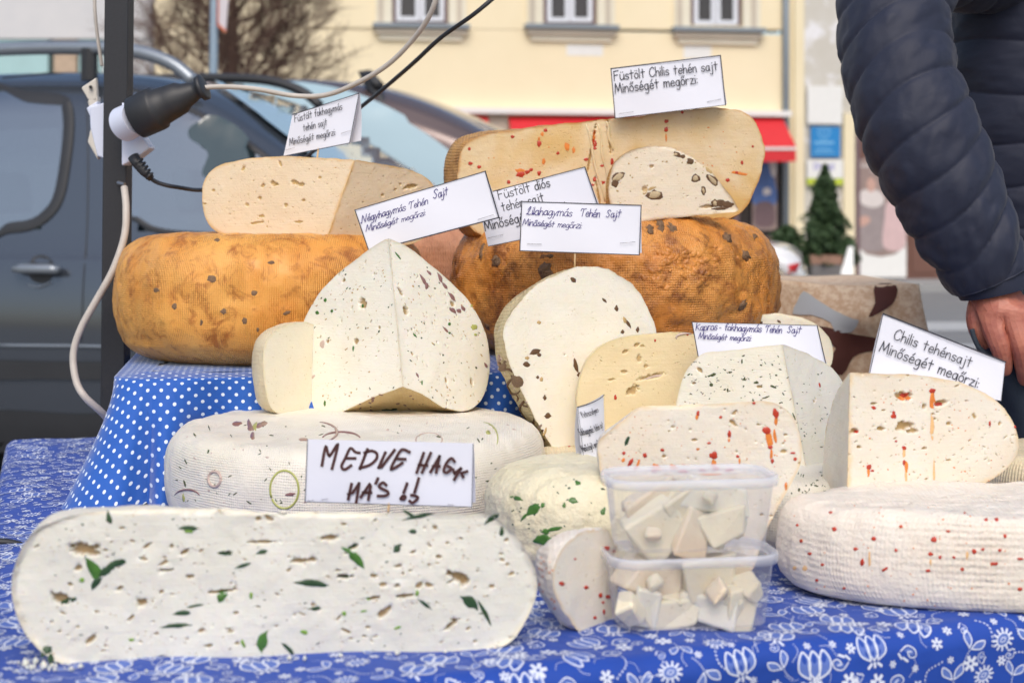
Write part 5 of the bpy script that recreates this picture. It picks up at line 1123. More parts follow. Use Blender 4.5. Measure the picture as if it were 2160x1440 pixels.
# pavement by the houses
pv = simple('pale_paving', (.30, .30, .30), .8, .12, 2)
a = bpt(-400, 620); b = bpt(2700, 620); o = mesh('pavement', [tuple(Vector((a.x, a.y, .12)) + BNn * 2.2), tuple(Vector((b.x, b.y, .12)) + BNn * 2.2), (b.x, b.y, .12), (a.x, a.y, .12), tuple(Vector((a.x, a.y, 0)) + BNn * 2.2), tuple(Vector((b.x, b.y, 0)) + BNn * 2.2)], [(0, 1, 2, 3), (4, 5, 1, 0)], pv, smooth=False); o['kind'] = 'structure'
for k, (y0, y1) in enumerate(((692, 712), (745, 752))):
    d0 = 3000 * 1.2 / (y0 - 460); d1 = 3000 * 1.2 / (y1 - 460)
    o = mesh('road_marking', [(-8, d1, .004), (14, d1 + 1.5, .004), (14, d0 + 1.5, .004), (-8, d0, .004)], [(0, 1, 2, 3)], simple('worn_road_paint_%d' % k, (.42, .43, .44), .8, .2), smooth=False); o['kind'] = 'structure'

# ---------------------------------------------------------------- tree, street sign, planters
M['bark'] = simple('bare_twig_bark', (.13, .075, .055), .85, .3, 30)
tree = empty('bare_tree', (*P(488, 460, 15.5).xy, 0), 'bare brown winter tree with dense fine twigs above the cars', 'tree')
tb = Vector((P(488, 460, 15.5).x, 15.5, 0)); rg = random.Random(12)
MB().tube([tb, tb + Vector((.02, 0, 1.2)), tb + Vector((0, .05, 2.3)), tb + Vector((.03, 0, 3.2)), tb + Vector((0, 0, 4.2))], [.10, .085, .065, .045, .02], 10).build('trunk', M['bark'], tree, smooth=True)
mt = MB()
def branch(p, d, L, r, depth):
    pts = [p]; n = 4
    for i in range(n):
        d = (d + Vector((rg.gauss(0, .14), rg.gauss(0, .14), rg.gauss(.04, .10)))).normalized(); p = p + d * L / n; pts.append(p)
        if depth > 0:
            for _ in range(2 if depth > 1 else 2):
                dd = (d + Vector((rg.gauss(0, .55), rg.gauss(0, .55), rg.gauss(.1, .4)))).normalized(); branch(p, dd, L * rg.uniform(.42, .62), r * .5, depth - 1)
    mt.tube(pts, [r * (1 - .2 * i) for i in range(n + 1)], 3 if depth < 2 else 5, cap=False)
for k in range(46):
    th = k * 2.4; z = 1.7 + k * .055; dv = Vector((math.cos(th), math.sin(th) * .8, rg.uniform(.3, 1.0))).normalized()
    branch(tb + Vector((0, 0, z)), dv, rg.uniform(.75, 1.12), .020, 3)
mt.build('crown', M['bark'], tree)
M['post'] = simple('blue_grey_post', (.22, .30, .38), .45, .08); M['sign_white'] = simple('sign_white', (.62, .58, .62), .4, .05); M['sign_red'] = simple('sign_orange_red', (.60, .14, .06), .4, .05)
ssn = empty('street_sign', (P(448, 0, 12).x, 12, 0), 'blue grey post carrying a white street sign with orange border, before the tree', 'street sign')
MB().tube([(P(448, 0, 12).x, 12, 0), (P(448, 0, 12).x, 12, 1.8), (P(458, 0, 12).x, 12, 4.6)], .034, 12).build('post', M['post'], ssn, smooth=True)
q = lambda x, y, o=0: P(x, y, 11.93 - o)
mesh('plate', [q(462, -60), q(486, -60), q(476, 68), q(458, 50)], [(3, 2, 1, 0)], M['sign_white'], ssn, smooth=False).modifiers.new('t', 'SOLIDIFY').thickness = .01
m2 = MB(); ribbon(m2, [(461, -60), (459, 52)], 3, 0, lambda x, y: q(x, y, .02)); ribbon(m2, [(459, 52), (475, 66)], 5, 0, lambda x, y: q(x, y, .02)); m2.build('plate_border', M['sign_red'], ssn)
M['conifer'] = simple('conifer_green', (.045, .085, .032), .7, .5, 12); M['pot'] = simple('grey_planter', (.16, .15, .15), .7, .1, 4); M['soil'] = simple('terracotta_rim', (.30, .17, .12), .8, .2)
def shrub(cx, y0, y1, wpx, d, lab, seed, n=4200, cone=True):
    c = P(cx, 460, d); z1 = lz(y0, d); z0 = lz(y1, d); w = wpx / 3000 * d / 2
    r = empty('potted_conifer' if cone else 'low_shrub', (c.x, c.y, z0), lab, 'shrub'); rgn = np.random.default_rng(seed)
    MB().tube([(c.x, c.y, z0 - .02), (c.x, c.y, z0 + (z1 - z0) * .9)], [.03, .01], 8).build('trunk', M['bark'], r)
    t = rgn.random(n) ** (1.5 if cone else 1); th = rgn.random(n) * 6.283
    prof = (1 - t) ** .8 * (1 + .25 * np.sin(t * 19 + th * 2) + .15 * np.sin(th * 5)) if cone else np.sqrt(np.clip(1 - (t * 1.7 - .7) ** 2, 0, 1))
    rr = w * prof * (.3 + .85 * rgn.random(n) ** .6) * (1 + .3 * np.sin(th * 7 + t * 31)); X = c.x + rr * np.cos(th); Y = c.y + rr * np.sin(th); Z = z0 + (z1 - z0) * t
    V = []; F = []
    for i in range(n):
        p = Vector((X[i], Y[i], Z[i])); u = Vector(rgn.normal(0, 1, 3)).normalized() * .05; v = Vector(rgn.normal(0, 1, 3)).normalized() * .035
        b = len(V); V += [p - u, p + v, p + u, p - v]; F.append((b, b + 1, b + 2, b + 3))
    mesh('crown', V, F, M['conifer'], r, smooth=False)
def planter(x0, x1, y0, y1, d, lab):
    a = P(x0, y0, d); b = P(x1, y1, d); w = b.x - a.x
    r = empty('planter', ((a.x + b.x) / 2, d + w / 2, 0), lab, 'planter'); z1 = a.z
    V = []
    for z, s in ((0, .8), (z1 - .08, 1)):
        for sx, sy in ((-1, -1), (1, -1), (1, 1), (-1, 1)): V.append(((a.x + b.x) / 2 + sx * w / 2 * s, d + w / 2 + sy * w / 2 * s, z))
    mesh('tub', V, [(3, 2, 1, 0), (4, 5, 6, 7), (0, 1, 5, 4), (1, 2, 6, 5), (2, 3, 7, 6), (3, 0, 4, 7)], M['pot'], r, smooth=False)
    MB().frame_box(((a.x + b.x) / 2 - w * .53, d - w * .03, z1 - .079), (w * 1.06, 0, 0), (0, w * 1.06, 0), (0, 0, .12)).build('rim', M['soil'], r)
shrub(1740, 350, 556, 92, 19.5, 'tall narrow dark green conifer in a planter before the blue sign', 3)
planter(1712, 1775, 545, 590, 19.2, 'dark grey square planter under the tall conifer')
shrub(1660, 478, 560, 60, 19.5, 'low green shrub left of the tall conifer', 4, 900, False)
shrub(1788, 500, 560, 30, 20.5, 'small green shrub right of the tall conifer', 5, 400, False)
# white fabric sandwich board shape leaning beside the poster
ab = empty('pavement_board', P(1785, 590, 17), 'white pavement board leaning between planter and poster', 'sign')
mesh('board', [P(1768, 598, 17), P(1800, 598, 17), P(1800, 520, 17.2), P(1790, 520, 17.2)], [(0, 1, 2, 3)], M['whitetrim'], ab, smooth=False).modifiers.new('t', 'SOLIDIFY').thickness = .05

# ---------------------------------------------------------------- cars
def carpaint(name, col, flake=.0, rough=.22, metal=.5):
    n = NT(name); n.set(Base_Color=n.mix(n.noise(2, 3), col, tuple(c * .85 for c in col)), Roughness=rough, Metallic=metal); n.b.inputs['Coat Weight'].default_value = .8; n.b.inputs['Coat Roughness'].default_value = .08; return n.m
M['van_paint'] = carpaint('van_blue_grey_paint', (.092, .106, .130), rough=.18, metal=.6); M['red_paint'] = carpaint('dark_red_paint', (.17, .12, .11)); M['white_paint'] = carpaint('white_car_paint', (.78, .79, .82), metal=0)
M['rubber'] = simple('black_trim', (.025, .026, .03), .5, .2); M['tyre'] = simple('tyre_rubber', (.02, .02, .02), .8, .2); M['rim_metal'] = simple('wheel_rim', (.35, .36, .38), .3, .1, metallic=.8)
M['carglass'] = simple('tinted_car_glass', (.17, .27, .30), .06, .25, 2.2, spec=.8, coat=.5); M['carglass_dark'] = simple('dark_car_glass', (.045, .07, .075), .06, .4, 3, spec=.8, coat=.5)
M['carglass_mid'] = simple('side_car_glass', (.085, .14, .155), .05, .3, 2.5, spec=.9, coat=.6); M['windscreen'] = simple('pale_windscreen', (.36, .50, .56), .08, .12, 1.5, spec=.8, coat=.6); M['chrome'] = simple('grey_door_handle', (.28, .31, .35), .3, .1, metallic=.5)
M['taillight'] = simple('red_tail_light', (.62, .015, .02), .15, .1, 6, coat=.8)
def rack(profile, W, O_, hd, wd, belt, paint, root, tumble=.24, sill=.26, T=70):
    s = np.linspace(profile[0][0], profile[-1][0], T); pz = np.array(catmull(profile, 10)); zt = np.interp(s, pz[:, 0], pz[:, 1]); V = []; n = None
    for si, z in zip(s, zt):
        bz = min(belt, z - .05); h = z - bz; edge = min(1, (si - s[0]) / .25, (s[-1] - si) / .35); inn = .0 + .16 * (1 - math.sqrt(max(0, 1 - (1 - max(0, edge)) ** 2)))
        half = [(.05, sill), (.02, sill + .1), (0, .55), (.0, .75), (.015, bz - .03), (.03, bz)]
        top = [(.03 + tumble * h * .5, bz + h * .5), (.03 + tumble * h * .85, bz + h * .8), (.03 + tumble * h + .05, bz + h * .93), (.03 + tumble * h + .15, bz + h * .99), (.03 + tumble * h + .35, bz + h * 1.02)]
        ht_ = half + top; ht2 = []
        for q0, ((ta, za), (tb, zb)) in enumerate(zip(ht_[:-1], ht_[1:])):
            m_ = 4 if 3 < q0 < 9 else 1
            ht2 += [(ta + (tb - ta) * q_ / m_, za + (zb - za) * q_ / m_) for q_ in range(m_)]
        prof = [(t + inn, zz) for t, zz in ht2 + [ht_[-1]]]; prof = prof + [(W / 2, bz + h * 1.03)] + [(W - t, zz) for t, zz in prof[::-1]]
        n = len(prof)
        for t, zz in prof: p = O_ + hd * si + wd * t; V.append((p.x, p.y, zz))
    F = [(i * n + k, (i + 1) * n + k, (i + 1) * n + k + 1, i * n + k + 1) for i in range(T - 1) for k in range(n - 1)] + [tuple(range(n - 1, -1, -1)), tuple((T - 1) * n + k for k in range(n))]
    F = [f[::-1] for f in F]
    return mesh('body', V, F, paint, root, bvh=True)
def onbody(body, pts, off=.006):
    out = []
    for x, y in pts:
        h = hit(body, x, y)
        if h is None:
            r = ray(x, y); n = WORLDG[body.name].find_nearest(CAMP + r * 6); h = (n[0], n[1] if n[1].dot(r) < 0 else -n[1])
        out.append(h[0] + h[1] * off)
    return out
def patch(body, pts, off, mat, name, root, n=6):
    """panel following the body inside a pixel outline"""
    o = [tuple(q) for q in catmull(pts, n, True)]; V2, E2, F2, ov, _, _ = delaunay_2d_cdt([Vector(q) for q in o] + [Vector(q) for q in gridin(o, 22)], [], [list(range(len(o)))], 1, 1e-6)
    V = onbody(body, [tuple(v) for v in V2], off); return mesh(name, V, [tuple(f) for f in F2], mat, root)
def gridin(o, st):
    A = np.array(o); lo, hi = A.min(0), A.max(0); gx, gy = np.meshgrid(np.arange(lo[0], hi[0], st), np.arange(lo[1], hi[1], st)); p = np.stack([gx.ravel(), gy.ravel()], 1); d, i = poly_dist(p, A); return [tuple(q) for q in p[i & (d > st * .3)]]
def wheelpart(root, c, ax, r=.31):
    t = MB(); n = 28; V = []
    for (rr, w) in ((r * .62, -.09), (r * .9, -.1), (r, -.07), (r, .07), (r * .9, .1), (r * .62, .09)):
        for k in range(n):
            th = 2 * math.pi * k / n; hx = Vector((ax.y, -ax.x, 0)); V.append(c + ax * w + hx * rr * math.cos(th) + Vector((0, 0, 1)) * rr * math.sin(th))
    t.add(V, [(j * n + k, j * n + (k + 1) % n, (j + 1) * n + (k + 1) % n, (j + 1) * n + k) for j in range(5) for k in range(n)]); ty = t.build('wheel', M['tyre'], root, smooth=True)
    MB().tube([c - ax * .07, c + ax * .07], r * .62, 20).build('rim', M['rim_metal'], ty, smooth=False)
VA = math.radians(15); vh = Vector((math.cos(VA), -math.sin(VA), 0)); vw = Vector((math.sin(VA), math.cos(VA), 0)); vO = Vector((P(100, 0, 5.6).x, 5.6, 0))
van = empty('parked_van', (*(vO + vw * .85).xy, 0), 'dark blue grey passenger van with roof rails parked behind the stall at left', 'van')
vb = rack([(-2.2, 1.0), (-2.1, 1.35), (-1.95, 1.70), (-1.6, 1.79), (-.6, 1.82), (0, 1.81), (.35, 1.77), (.62, 1.68), (1.0, 1.44), (1.38, 1.18), (1.6, 1.06), (2.0, .98), (2.25, .85), (2.35, .55)], 1.74, vO, vh, vw, 1.06, M['van_paint'], van, T=150)
W1o = [(-60, 194), (60, 195), (132, 202), (152, 222), (156, 275), (148, 350), (134, 420), (108, 460), (70, 484), (20, 492), (-60, 492)]
W2o = [(262, 205), (330, 208), (390, 222), (450, 252), (520, 295), (580, 340), (640, 395), (690, 440), (716, 478), (640, 497), (500, 503), (350, 495), (290, 470), (262, 430)]
def shrink(o, k):
    A = np.array(o, float); B_ = np.roll(A, 1, 0); C_ = np.roll(A, -1, 0); t = C_ - B_; t /= np.linalg.norm(t, axis=1, keepdims=True); nn = np.stack([-t[:, 1], t[:, 0]], 1); return [tuple(q) for q in A + nn * k]
gt = NT('see_through_car_glass'); gt.t.nodes.remove(gt.b); g1 = gt.n('ShaderNodeBsdfTransparent'); g1.inputs[0].default_value = (.50, .66, .68, 1); g2 = gt.n('ShaderNodeBsdfGlossy'); g2.inputs['Roughness'].default_value = .03
lw2 = gt.n('ShaderNodeLayerWeight'); lw2.inputs[0].default_value = .4; gm_ = gt.n('ShaderNodeMixShader'); gt.l(gt.math('MULTIPLY_ADD', lw2.outputs[1], .5, .38), gm_.inputs[0]); gt.l(g1.outputs[0], gm_.inputs[1]); gt.l(g2.outputs[0], gm_.inputs[2]); gt.l(gm_.outputs[0], gt.out.inputs[0]); M['clearglass'] = gt.m
for Wo, kk in ((W1o, 22), (W2o, 12)):
    o1 = catmull(Wo, 8, True); o2 = catmull(shrink(Wo, kk), 8, True); om = [(a + b) / 2 for a, b in zip(o1, o2)]; n_ = len(o1)
    V = onbody(vb, [tuple(q) for q in o1], .006) + onbody(vb, [tuple(q) for q in om], .012) + onbody(vb, [tuple(q) for q in o2], .004)
    mesh('window_seal', V, [(j * n_ + k, j * n_ + (k + 1) % n_, (j + 1) * n_ + (k + 1) % n_, (j + 1) * n_ + k) for j in range(2) for k in range(n_)], M['rubber'], van)
    patch(vb, [tuple(q) for q in catmull(shrink(Wo, kk * .6), 1, True)], .004, M['clearglass'], 'window', van)
# open the body behind the side windows, near and far side alike
me_ = vb.data; fc = np.array([p.center[:] for p in me_.polygons]) + np.array(van.location); pxs = CX + fc[:, 0] / fc[:, 1] * FPX; pys = CY - (fc[:, 2] - CH) / fc[:, 1] * FPX
nn_ = (len(me_.vertices) // 150); nr_ = nn_ - 1; kill = []
for Wo, kk in ((W1o, 22), (W2o, 12)):
    A = np.array(catmull(shrink(Wo, kk * .5), 6, True)); dd_, ins2 = poly_dist(np.stack([pxs, pys], 1), A)
    for f in np.nonzero(ins2)[0]:
        if f >= 149 * nr_: continue
        k = f % nr_
        if k < nr_ // 2: kill += [f, (f // nr_) * nr_ + (nr_ - 1 - k)]
far = [i * nr_ + (nr_ - 1 - k) for i in range(149) for k in range(8, 16) if any(a <= -2.2 + 4.55 * (i + .5) / 149 <= b for a, b in ((-1.85, -.95), (-.85, -.02), (.06, .85)))]
kill += far
fv = {}; FF = []
for f in sorted(set(kill)):
    if f % nr_ > nr_ // 2: FF.append([fv.setdefault(v, len(fv)) for v in me_.polygons[f].vertices])
vv = [tuple(me_.vertices[v].co + van.location) for v in fv]
mesh('far_window', vv, FF, M['clearglass'], van)
import bmesh
bm = bmesh.new(); bm.from_mesh(me_); bm.faces.ensure_lookup_table(); bmesh.ops.delete(bm, geom=[bm.faces[int(k)] for k in set(kill)], context='FACES_ONLY'); bm.to_mesh(me_); bm.free()
M['seat_fabric'] = simple('grey_seat_fabric', (.10, .11, .12), .9, .2, 20)
for s_, t_ in ((-1.35, .45), (-1.35, 1.25), (-.35, .45), (-.35, 1.25), (.55, .45), (.55, 1.25)):
    c_ = vO + vh * s_ + vw * t_
    so = MB(); so.frame_box(c_ + vh * -.06 - vw * .24 + Vector((0, 0, .55)), vh * .12 - Vector((0, 0, 0)), vw * .48, Vector((0, 0, .62)) - vh * .12); so.frame_box(c_ - vh * .17 - vw * .13 + Vector((0, 0, 1.22)), vh * .09, vw * .26, Vector((0, 0, .18)) - vh * .03); so.frame_box(c_ - vw * .24 + Vector((0, 0, .42)), vh * .45, vw * .48, (0, 0, .15))
    bevel(so.build('seat', M['seat_fabric'], van), .03, 3)
MB().frame_box(vO + vh * 1.0 + vw * .15 + Vector((0, 0, .8)), vh * .35, vw * 1.44, (0, 0, .22)).build('dashboard', M['rubber'], van)
# black grime blobs / seal clips under the windows, door mirror
mir = patch(vb, [(415, 275), (455, 262), (500, 285), (530, 320), (540, 375), (500, 382), (440, 378), (450, 330), (412, 300)], .05, M['carglass_dark'], 'door_mirror', van)
def line_on(body, pts, wpx, off, mat, name, root):
    m_ = MB(); o = catmull(pts, 6); p3 = onbody(body, [tuple(q) for q in o], off); s = (p3[0] - CAMP).y / FPX; m_.tube(p3, wpx * s / 2, 6); return m_.build(name, mat, root, smooth=True)
line_on(vb, [(183, 190), (186, 330), (184, 480), (176, 600), (172, 720)], 3, .000, M['rubber'], 'door_seam', van)
line_on(vb, [(0, 148), (120, 143), (260, 150), (400, 168), (440, 190)], 3, .001, M['rubber'], 'roof_seam', van)
line_on(vb, [(0, 728), (200, 730), (330, 735)], 7, .004, M['chrome'], 'side_moulding', van)
for (a, b, c_, d_) in ((-20, 748, 400, 775),): patch(vb, [(-30, 762), (100, 762), (250, 764), (400, 768), (400, 800), (250, 800), (100, 798), (-30, 796)], .012, M['rubber'], 'side_moulding', van)
patch(vb, [(-30, 870), (150, 872), (330, 880), (330, 960), (150, 952), (-30, 948)], .004, M['rubber'], 'sill_panel', van)
for (x0, x1, y) in ((38, 134, 568), (250, 300, 573)):
    cx_ = (x0 + x1) / 2 if x0 < 100 else 285
    patch(vb, [(cx_ - 26, y), (cx_ - 16, y - 24), (cx_ + 4, y - 30), (cx_ + 22, y - 20), (cx_ + 28, y), (cx_ + 20, y + 22), (cx_, y + 30), (cx_ - 20, y + 20)], .002, M['rubber'], 'handle_recess', van)
    hd_ = onbody(vb, [(x0, y), (x0 + 20, y - 1), (x1 - 15, y), (x1, y + 2)], .035); MB().tube(hd_, [.012, .02, .02, .014], 8).build('door_handle', M['chrome'], van, smooth=True)
line_on(vb, [(60, 600), (80, 606), (108, 596)], 3, .004, M['chrome'], 'recess_edge', van)
ws = [(445, 172), (520, 168), (600, 178), (680, 196), (720, 215), (760, 250), (830, 320), (900, 400), (930, 440), (860, 470), (780, 440), (700, 375), (620, 310), (530, 240)]
patch(vb, ws, .02, M['windscreen'], 'windscreen', van)
rail = [vO + vh * s_ + vw * .22 + Vector((0, 0, z)) for s_, z in ((-1.9, 1.76), (-1.75, 1.84), (-1.2, 1.885), (-.4, 1.90), (0, 1.895), (.25, 1.875), (.42, 1.82), (.52, 1.745))]
MB().tube([Vector(v) for v in catmull(rail, 4)], .028, 8).build('roof_rail', M['chrome'], van, smooth=True)
rail2 = [p + vw * 1.3 for p in rail]; MB().tube([Vector(v) for v in catmull(rail2, 4)], .024, 8).build('roof_rail', M['rubber'], van, smooth=True)
for s_ in (-1.7, .05): MB().tube([vO + vh * s_ + vw * .22 + Vector((0, 0, 1.76)), vO + vh * s_ + vw * .22 + Vector((0, 0, 1.89))], .035, 8).build('rail_foot', M['rubber'], van)
for s_ in (-1.35, 1.45): wheelpart(van, vO + vh * s_ + vw * .12 + Vector((0, 0, .31)), vw)
for s_ in (-1.35, 1.45): wheelpart(van, vO + vh * s_ + vw * 1.6 + Vector((0, 0, .31)), vw)
# second car behind
RA = math.radians(12); rh = Vector((math.cos(RA), -math.sin(RA), 0)); rw = Vector((math.sin(RA), math.cos(RA), 0)); rO = Vector((P(600, 0, 8.3).x, 8.3, 0))
rc_ = empty('parked_car', (*(rO + rw * .9).xy, 0), 'dark reddish car with black roof rail parked behind the grey van', 'car')
rb = rack([(-2.4, .95), (-2.2, 1.5), (-1.9, 1.95), (-1.2, 2.05), (-.4, 2.06), (.2, 2.03), (.6, 1.94), (.95, 1.80), (1.35, 1.58), (1.75, 1.30), (1.95, 1.15), (2.5, 1.05), (2.9, .85), (3.0, .5)], 1.85, rO, rh, rw, 1.12, M['red_paint'], rc_)
patch(rb, [(500, 192), (600, 186), (700, 198), (780, 222), (870, 268), (940, 315), (995, 365), (1010, 400), (930, 430), (820, 440), (700, 440), (590, 440), (560, 330)], .07, M['windscreen'], 'side_window', rc_)
rl_ = onbody(rb, [(560, 152), (620, 148), (690, 158), (740, 168), (775, 185), (800, 200)], .05); MB().tube([Vector(v) for v in catmull(rl_, 4)], .035, 8).build('roof_rail', M['rubber'], rc_, smooth=True)
for s_ in (-1.4, 1.9):
    for t in (.12, 1.72): wheelpart(rc_, rO + rh * s_ + rw * t + Vector((0, 0, .33)), rw, .33)
# white car, rear corner
WA = math.radians(160); wh_ = Vector((-math.cos(math.radians(12)), math.sin(math.radians(12)), 0)); ww_ = Vector((math.sin(math.radians(12)), math.cos(math.radians(12)), 0)); wO = Vector((P(1706, 0, 9.6).x, 9.6, 0))
wc = empty('parked_car', (*(wO + ww_ * .85).xy, 0), 'white car seen by its rear corner and red tail light, right of the walnut wheel', 'car')
wb = rack([(0, .45), (.03, .85), (.12, .98), (.35, 1.03), (.7, 1.06), (1.1, 1.30), (1.6, 1.45), (2.4, 1.46), (3.0, 1.15), (3.9, .95), (4.1, .6)], 1.75, wO, wh_, ww_, .92, M['white_paint'], wc)
tl = patch(wb, [(1656, 562), (1700, 557), (1702, 594), (1678, 594), (1666, 582)], .012, M['taillight'], 'tail_light', wc)
patch(wb, [(1684, 572), (1702, 570), (1703, 583), (1688, 584)], .018, M['whitetrim'], 'tail_light_lens', wc)
for s_ in (.8, 3.3):
    for t in (.12, 1.62): wheelpart(wc, wO + wh_ * s_ + ww_ * t + Vector((0, 0, .30)), ww_, .30)

# ---------------------------------------------------------------- brown patterned cloth over a table behind
bc = NT('felt_brown_print'); cA = bc.mix(bc.ramp(bc.noise(55, 5, .75), [(.42, 0), (.6, 1)]), (.66, .43, .27), (.84, .65, .46)); bc.set(Base_Color=cA, Roughness=.9); M['feltcloth'] = bc.m
M['choc'] = simple('chocolate_print', (.10, .028, .020), .8, .1, 20); M['greyprint'] = simple('light_grey_print', (.52, .53, .54), .8, .06, 20)
d0_ = 2.95; bx0, bx1 = P(1640, 0, d0_).x, P(1945, 0, d0_).x; bzt = lz(598, d0_)
st2 = empty('side_table', ((bx0 + bx1) / 2, d0_ + .3, 0), 'small table hidden under the brown patterned cloth', 'table')
MB().frame_box((bx0 - .25, d0_ + .05, bzt - .04), (bx1 - bx0 + .2, 0, 0), (0, .5, 0), (0, 0, .03)).build('tabletop', M['wood'], st2)
for x in (bx0 - .2, bx1 - .12):
    for y in (d0_ + .1, d0_ + .45): MB().frame_box((x, y, 0), (.04, 0, 0), (0, .04, 0), (0, 0, bzt - .041)).build('leg', M['wood'], st2)
bcr = empty('patterned_cloth', ((bx0 + bx1) / 2, d0_, bzt), 'beige, chocolate and light grey patterned cloth draped over a table, beside the white car', 'cloth')
def bcl(u, v, off=0):     # u metres along x from bx0-.3, v: metres down the front (negative = on top)
    x = bx0 - .12 + u; fold = .018 * math.sin(u * 34 + 2.5 * v) + .012 * math.sin(u * 61 + 1 + v * 6)
    if v < 0: return Vector((x, d0_ - v + 0.0 + .02, bzt + off + .004 * math.sin(u * 20) + .006 * math.sin(u * 9 + 1)))
    k = min(1, v / .15); sag = .05 * math.exp(-((u - .29) / .06) ** 2) * math.exp(-((v - .06) / .05) ** 2)
    return Vector((x + .015 * k * math.sin(v * 9) + .03 * v * (u - .2), d0_ - (fold + .012) * k - sag - off + .02 * (1 - k), bzt + (.004 * math.sin(u * 20) + .006 * math.sin(u * 9 + 1)) * (1 - k) - v))
us = np.linspace(0, bx1 - bx0 + .12, 90); vs2 = np.r_[np.linspace(-.5, -.02, 6), np.linspace(0, .9, 90)]
V = [bcl(u, v) for v in vs2 for u in us]; n = len(us)
o = mesh('cloth', V, [(j * n + i, (j + 1) * n + i, (j + 1) * n + i + 1, j * n + i + 1) for j in range(len(vs2) - 1) for i in range(n - 1)], M['feltcloth'], bcr, bvh=True); o.modifiers.new('t', 'SOLIDIFY').thickness = .002
def patchon(body, pts, off, mat, name, root, st=8, smooth=4):
    o_ = [tuple(q) for q in (catmull(pts, smooth, True) if smooth > 1 else pts)]; V2, E2, F2, ov, _, _ = delaunay_2d_cdt([Vector(q) for q in o_] + [Vector(q) for q in gridin(o_, st)], [], [list(range(len(o_)))], 1, 1e-6)
    V = []; 
    for v in V2:
        h = hit(body, v.x, v.y)
        V.append(h[0] + h[1] * off if h else P(v.x, v.y, d0_))
    return mesh(name, V, [tuple(f) for f in F2], mat, root)
patchon(o, [(1845, 603), (1890, 603), (1886, 635), (1862, 655), (1832, 668), (1845, 640)], .002, M['choc'], 'printed_shape', bcr, smooth=3)
patchon(o, [(1695, 614), (1720, 630), (1760, 655), (1800, 672), (1812, 676), (1795, 700), (1760, 698), (1752, 680), (1712, 664), (1672, 662), (1682, 635)], .002, M['greyprint'], 'printed_shape', bcr, smooth=2)
patchon(o, [(1728, 688), (1790, 702), (1850, 712), (1880, 722), (1880, 745), (1840, 740), (1800, 752), (1775, 790), (1735, 775), (1762, 735), (1728, 715)], .002, M['choc'], 'printed_shape', bcr, smooth=3)
patchon(o, [(1728, 716), (1766, 726), (1738, 752), (1728, 750)], .002, M['greyprint'], 'printed_shape', bcr, smooth=1)

# ---------------------------------------------------------------- pole, cables, plug
M['powder'] = simple('black_powder_coat', (.018, .019, .024), .55, .3, 200, bumpn=.0012)
pd = 2.42
pole = MB().frame_box((P(207, 0, pd).x, pd, .0), (.0405, 0, 0), (0, .04, 0), (0, 0, 2.4)).build('stall_pole', M['powder']); pole.rotation_euler = (0, 0, 0)
_px = P(207, 0, pd).x; pole.data.transform(Matrix.Translation((-_px, -pd, 0))); pole.location = (_px - .006, pd, 0); pole.rotation_euler = (0, math.radians(.6), 0); bevel(pole, .002)
tagobj(pole, 'black square metal stall pole with hammered coating, standing behind the dotted cloth', 'pole')
M['white_cable'] = simple('dirty_white_cable', (.55, .50, .45), .5, .15, 60); M['black_cable'] = simple('black_cable', (.02, .022, .028), .4, .2)
def cable(pts, r, mat, lab, dd=None):
    p = [P(x, y, d) for x, y, d in pts]; o = MB().tube([Vector(v) for v in catmull(p, 10)], r, 10).build('cable', mat, smooth=True); return tagobj(o, lab, 'cable')
cable([(420, 186, 2.34), (470, 183, 2.36), (540, 188, 2.38), (620, 202, 2.4), (690, 200, 2.38), (760, 172, 2.34), (820, 135, 2.3), (870, 85, 2.26), (905, 35, 2.22), (925, -20, 2.2), (940, -90, 2.2)], .0042, M['white_cable'], 'thick off white cable curving from the black plug up out of the picture')
cable([(283, 335, 2.40), (300, 358, 2.39), (330, 384, 2.4), (380, 396, 2.42), (440, 400, 2.5), (560, 380, 2.62), (660, 320, 2.65), (745, 240, 2.6), (800, 195, 2.5), (870, 135, 2.4), (930, 80, 2.35), (1000, 30, 2.3), (1060, -20, 2.3), (1120, -70, 2.3)], .0037, M['black_cable'], 'thin black cable running behind the garlic cheese and up to the right')
cable([(262, 395, 2.40), (266, 440, 2.38), (262, 500, 2.37), (238, 570, 2.36), (205, 630, 2.36), (172, 690, 2.36), (155, 745, 2.36), (160, 800, 2.35), (178, 835, 2.34), (215, 870, 2.36), (240, 900, 2.4)], .0060, M['white_cable'], 'off white cable hanging in a bow in front of the black pole')
cable([(199, -60, 2.44), (200, 20, 2.44), (206, 80, 2.45), (215, 140, 2.46)], .0030, M['white_cable'], 'thin white cable along the upper left edge of the pole')
plug = empty('cable_plug', P(350, 225, 2.34), 'black rubber cable plug pushed into the white socket by the pole', 'plug')
a_, b_ = P(285, 250, 2.36), P(432, 183, 2.34)
prof = [(0, 42), (.02, 46), (.30, 47), (.34, 46), (.36, 40), (.52, 37), (.66, 34), (.72, 27), (.84, 21), (.86, 19), (.93, 19), (.935, 27), (.99, 28), (1, 22)]
MB().tube([a_ + (b_ - a_) * t for t, r in prof], [r * 2.35 / 3000 for t, r in prof], 64).build('plug_body', M['rubber'], plug, smooth=True)
M['socket_white'] = simple('white_plastic', (.66, .70, .84), .4, .05); M['socket_cream'] = simple('yellowed_plastic', (.62, .58, .52), .45, .06)
soc = empty('power_socket', P(240, 270, 2.40), 'white multi way socket taped behind the pole with a hinged lid', 'socket')
def chunk(pts, d, th, mat, name):
    V = [P(x, y, d) for x, y in pts] + [P(x, y, d) + Vector((0, th, 0)) for x, y in pts]; n = len(pts)
    F = [tuple(range(n - 1, -1, -1)), tuple(range(n, 2 * n))] + [(k, (k + 1) % n, n + (k + 1) % n, n + k) for k in range(n)]
    o = mesh(name, V, F, mat, soc, smooth=False); bevel(o, .003, 3); return o
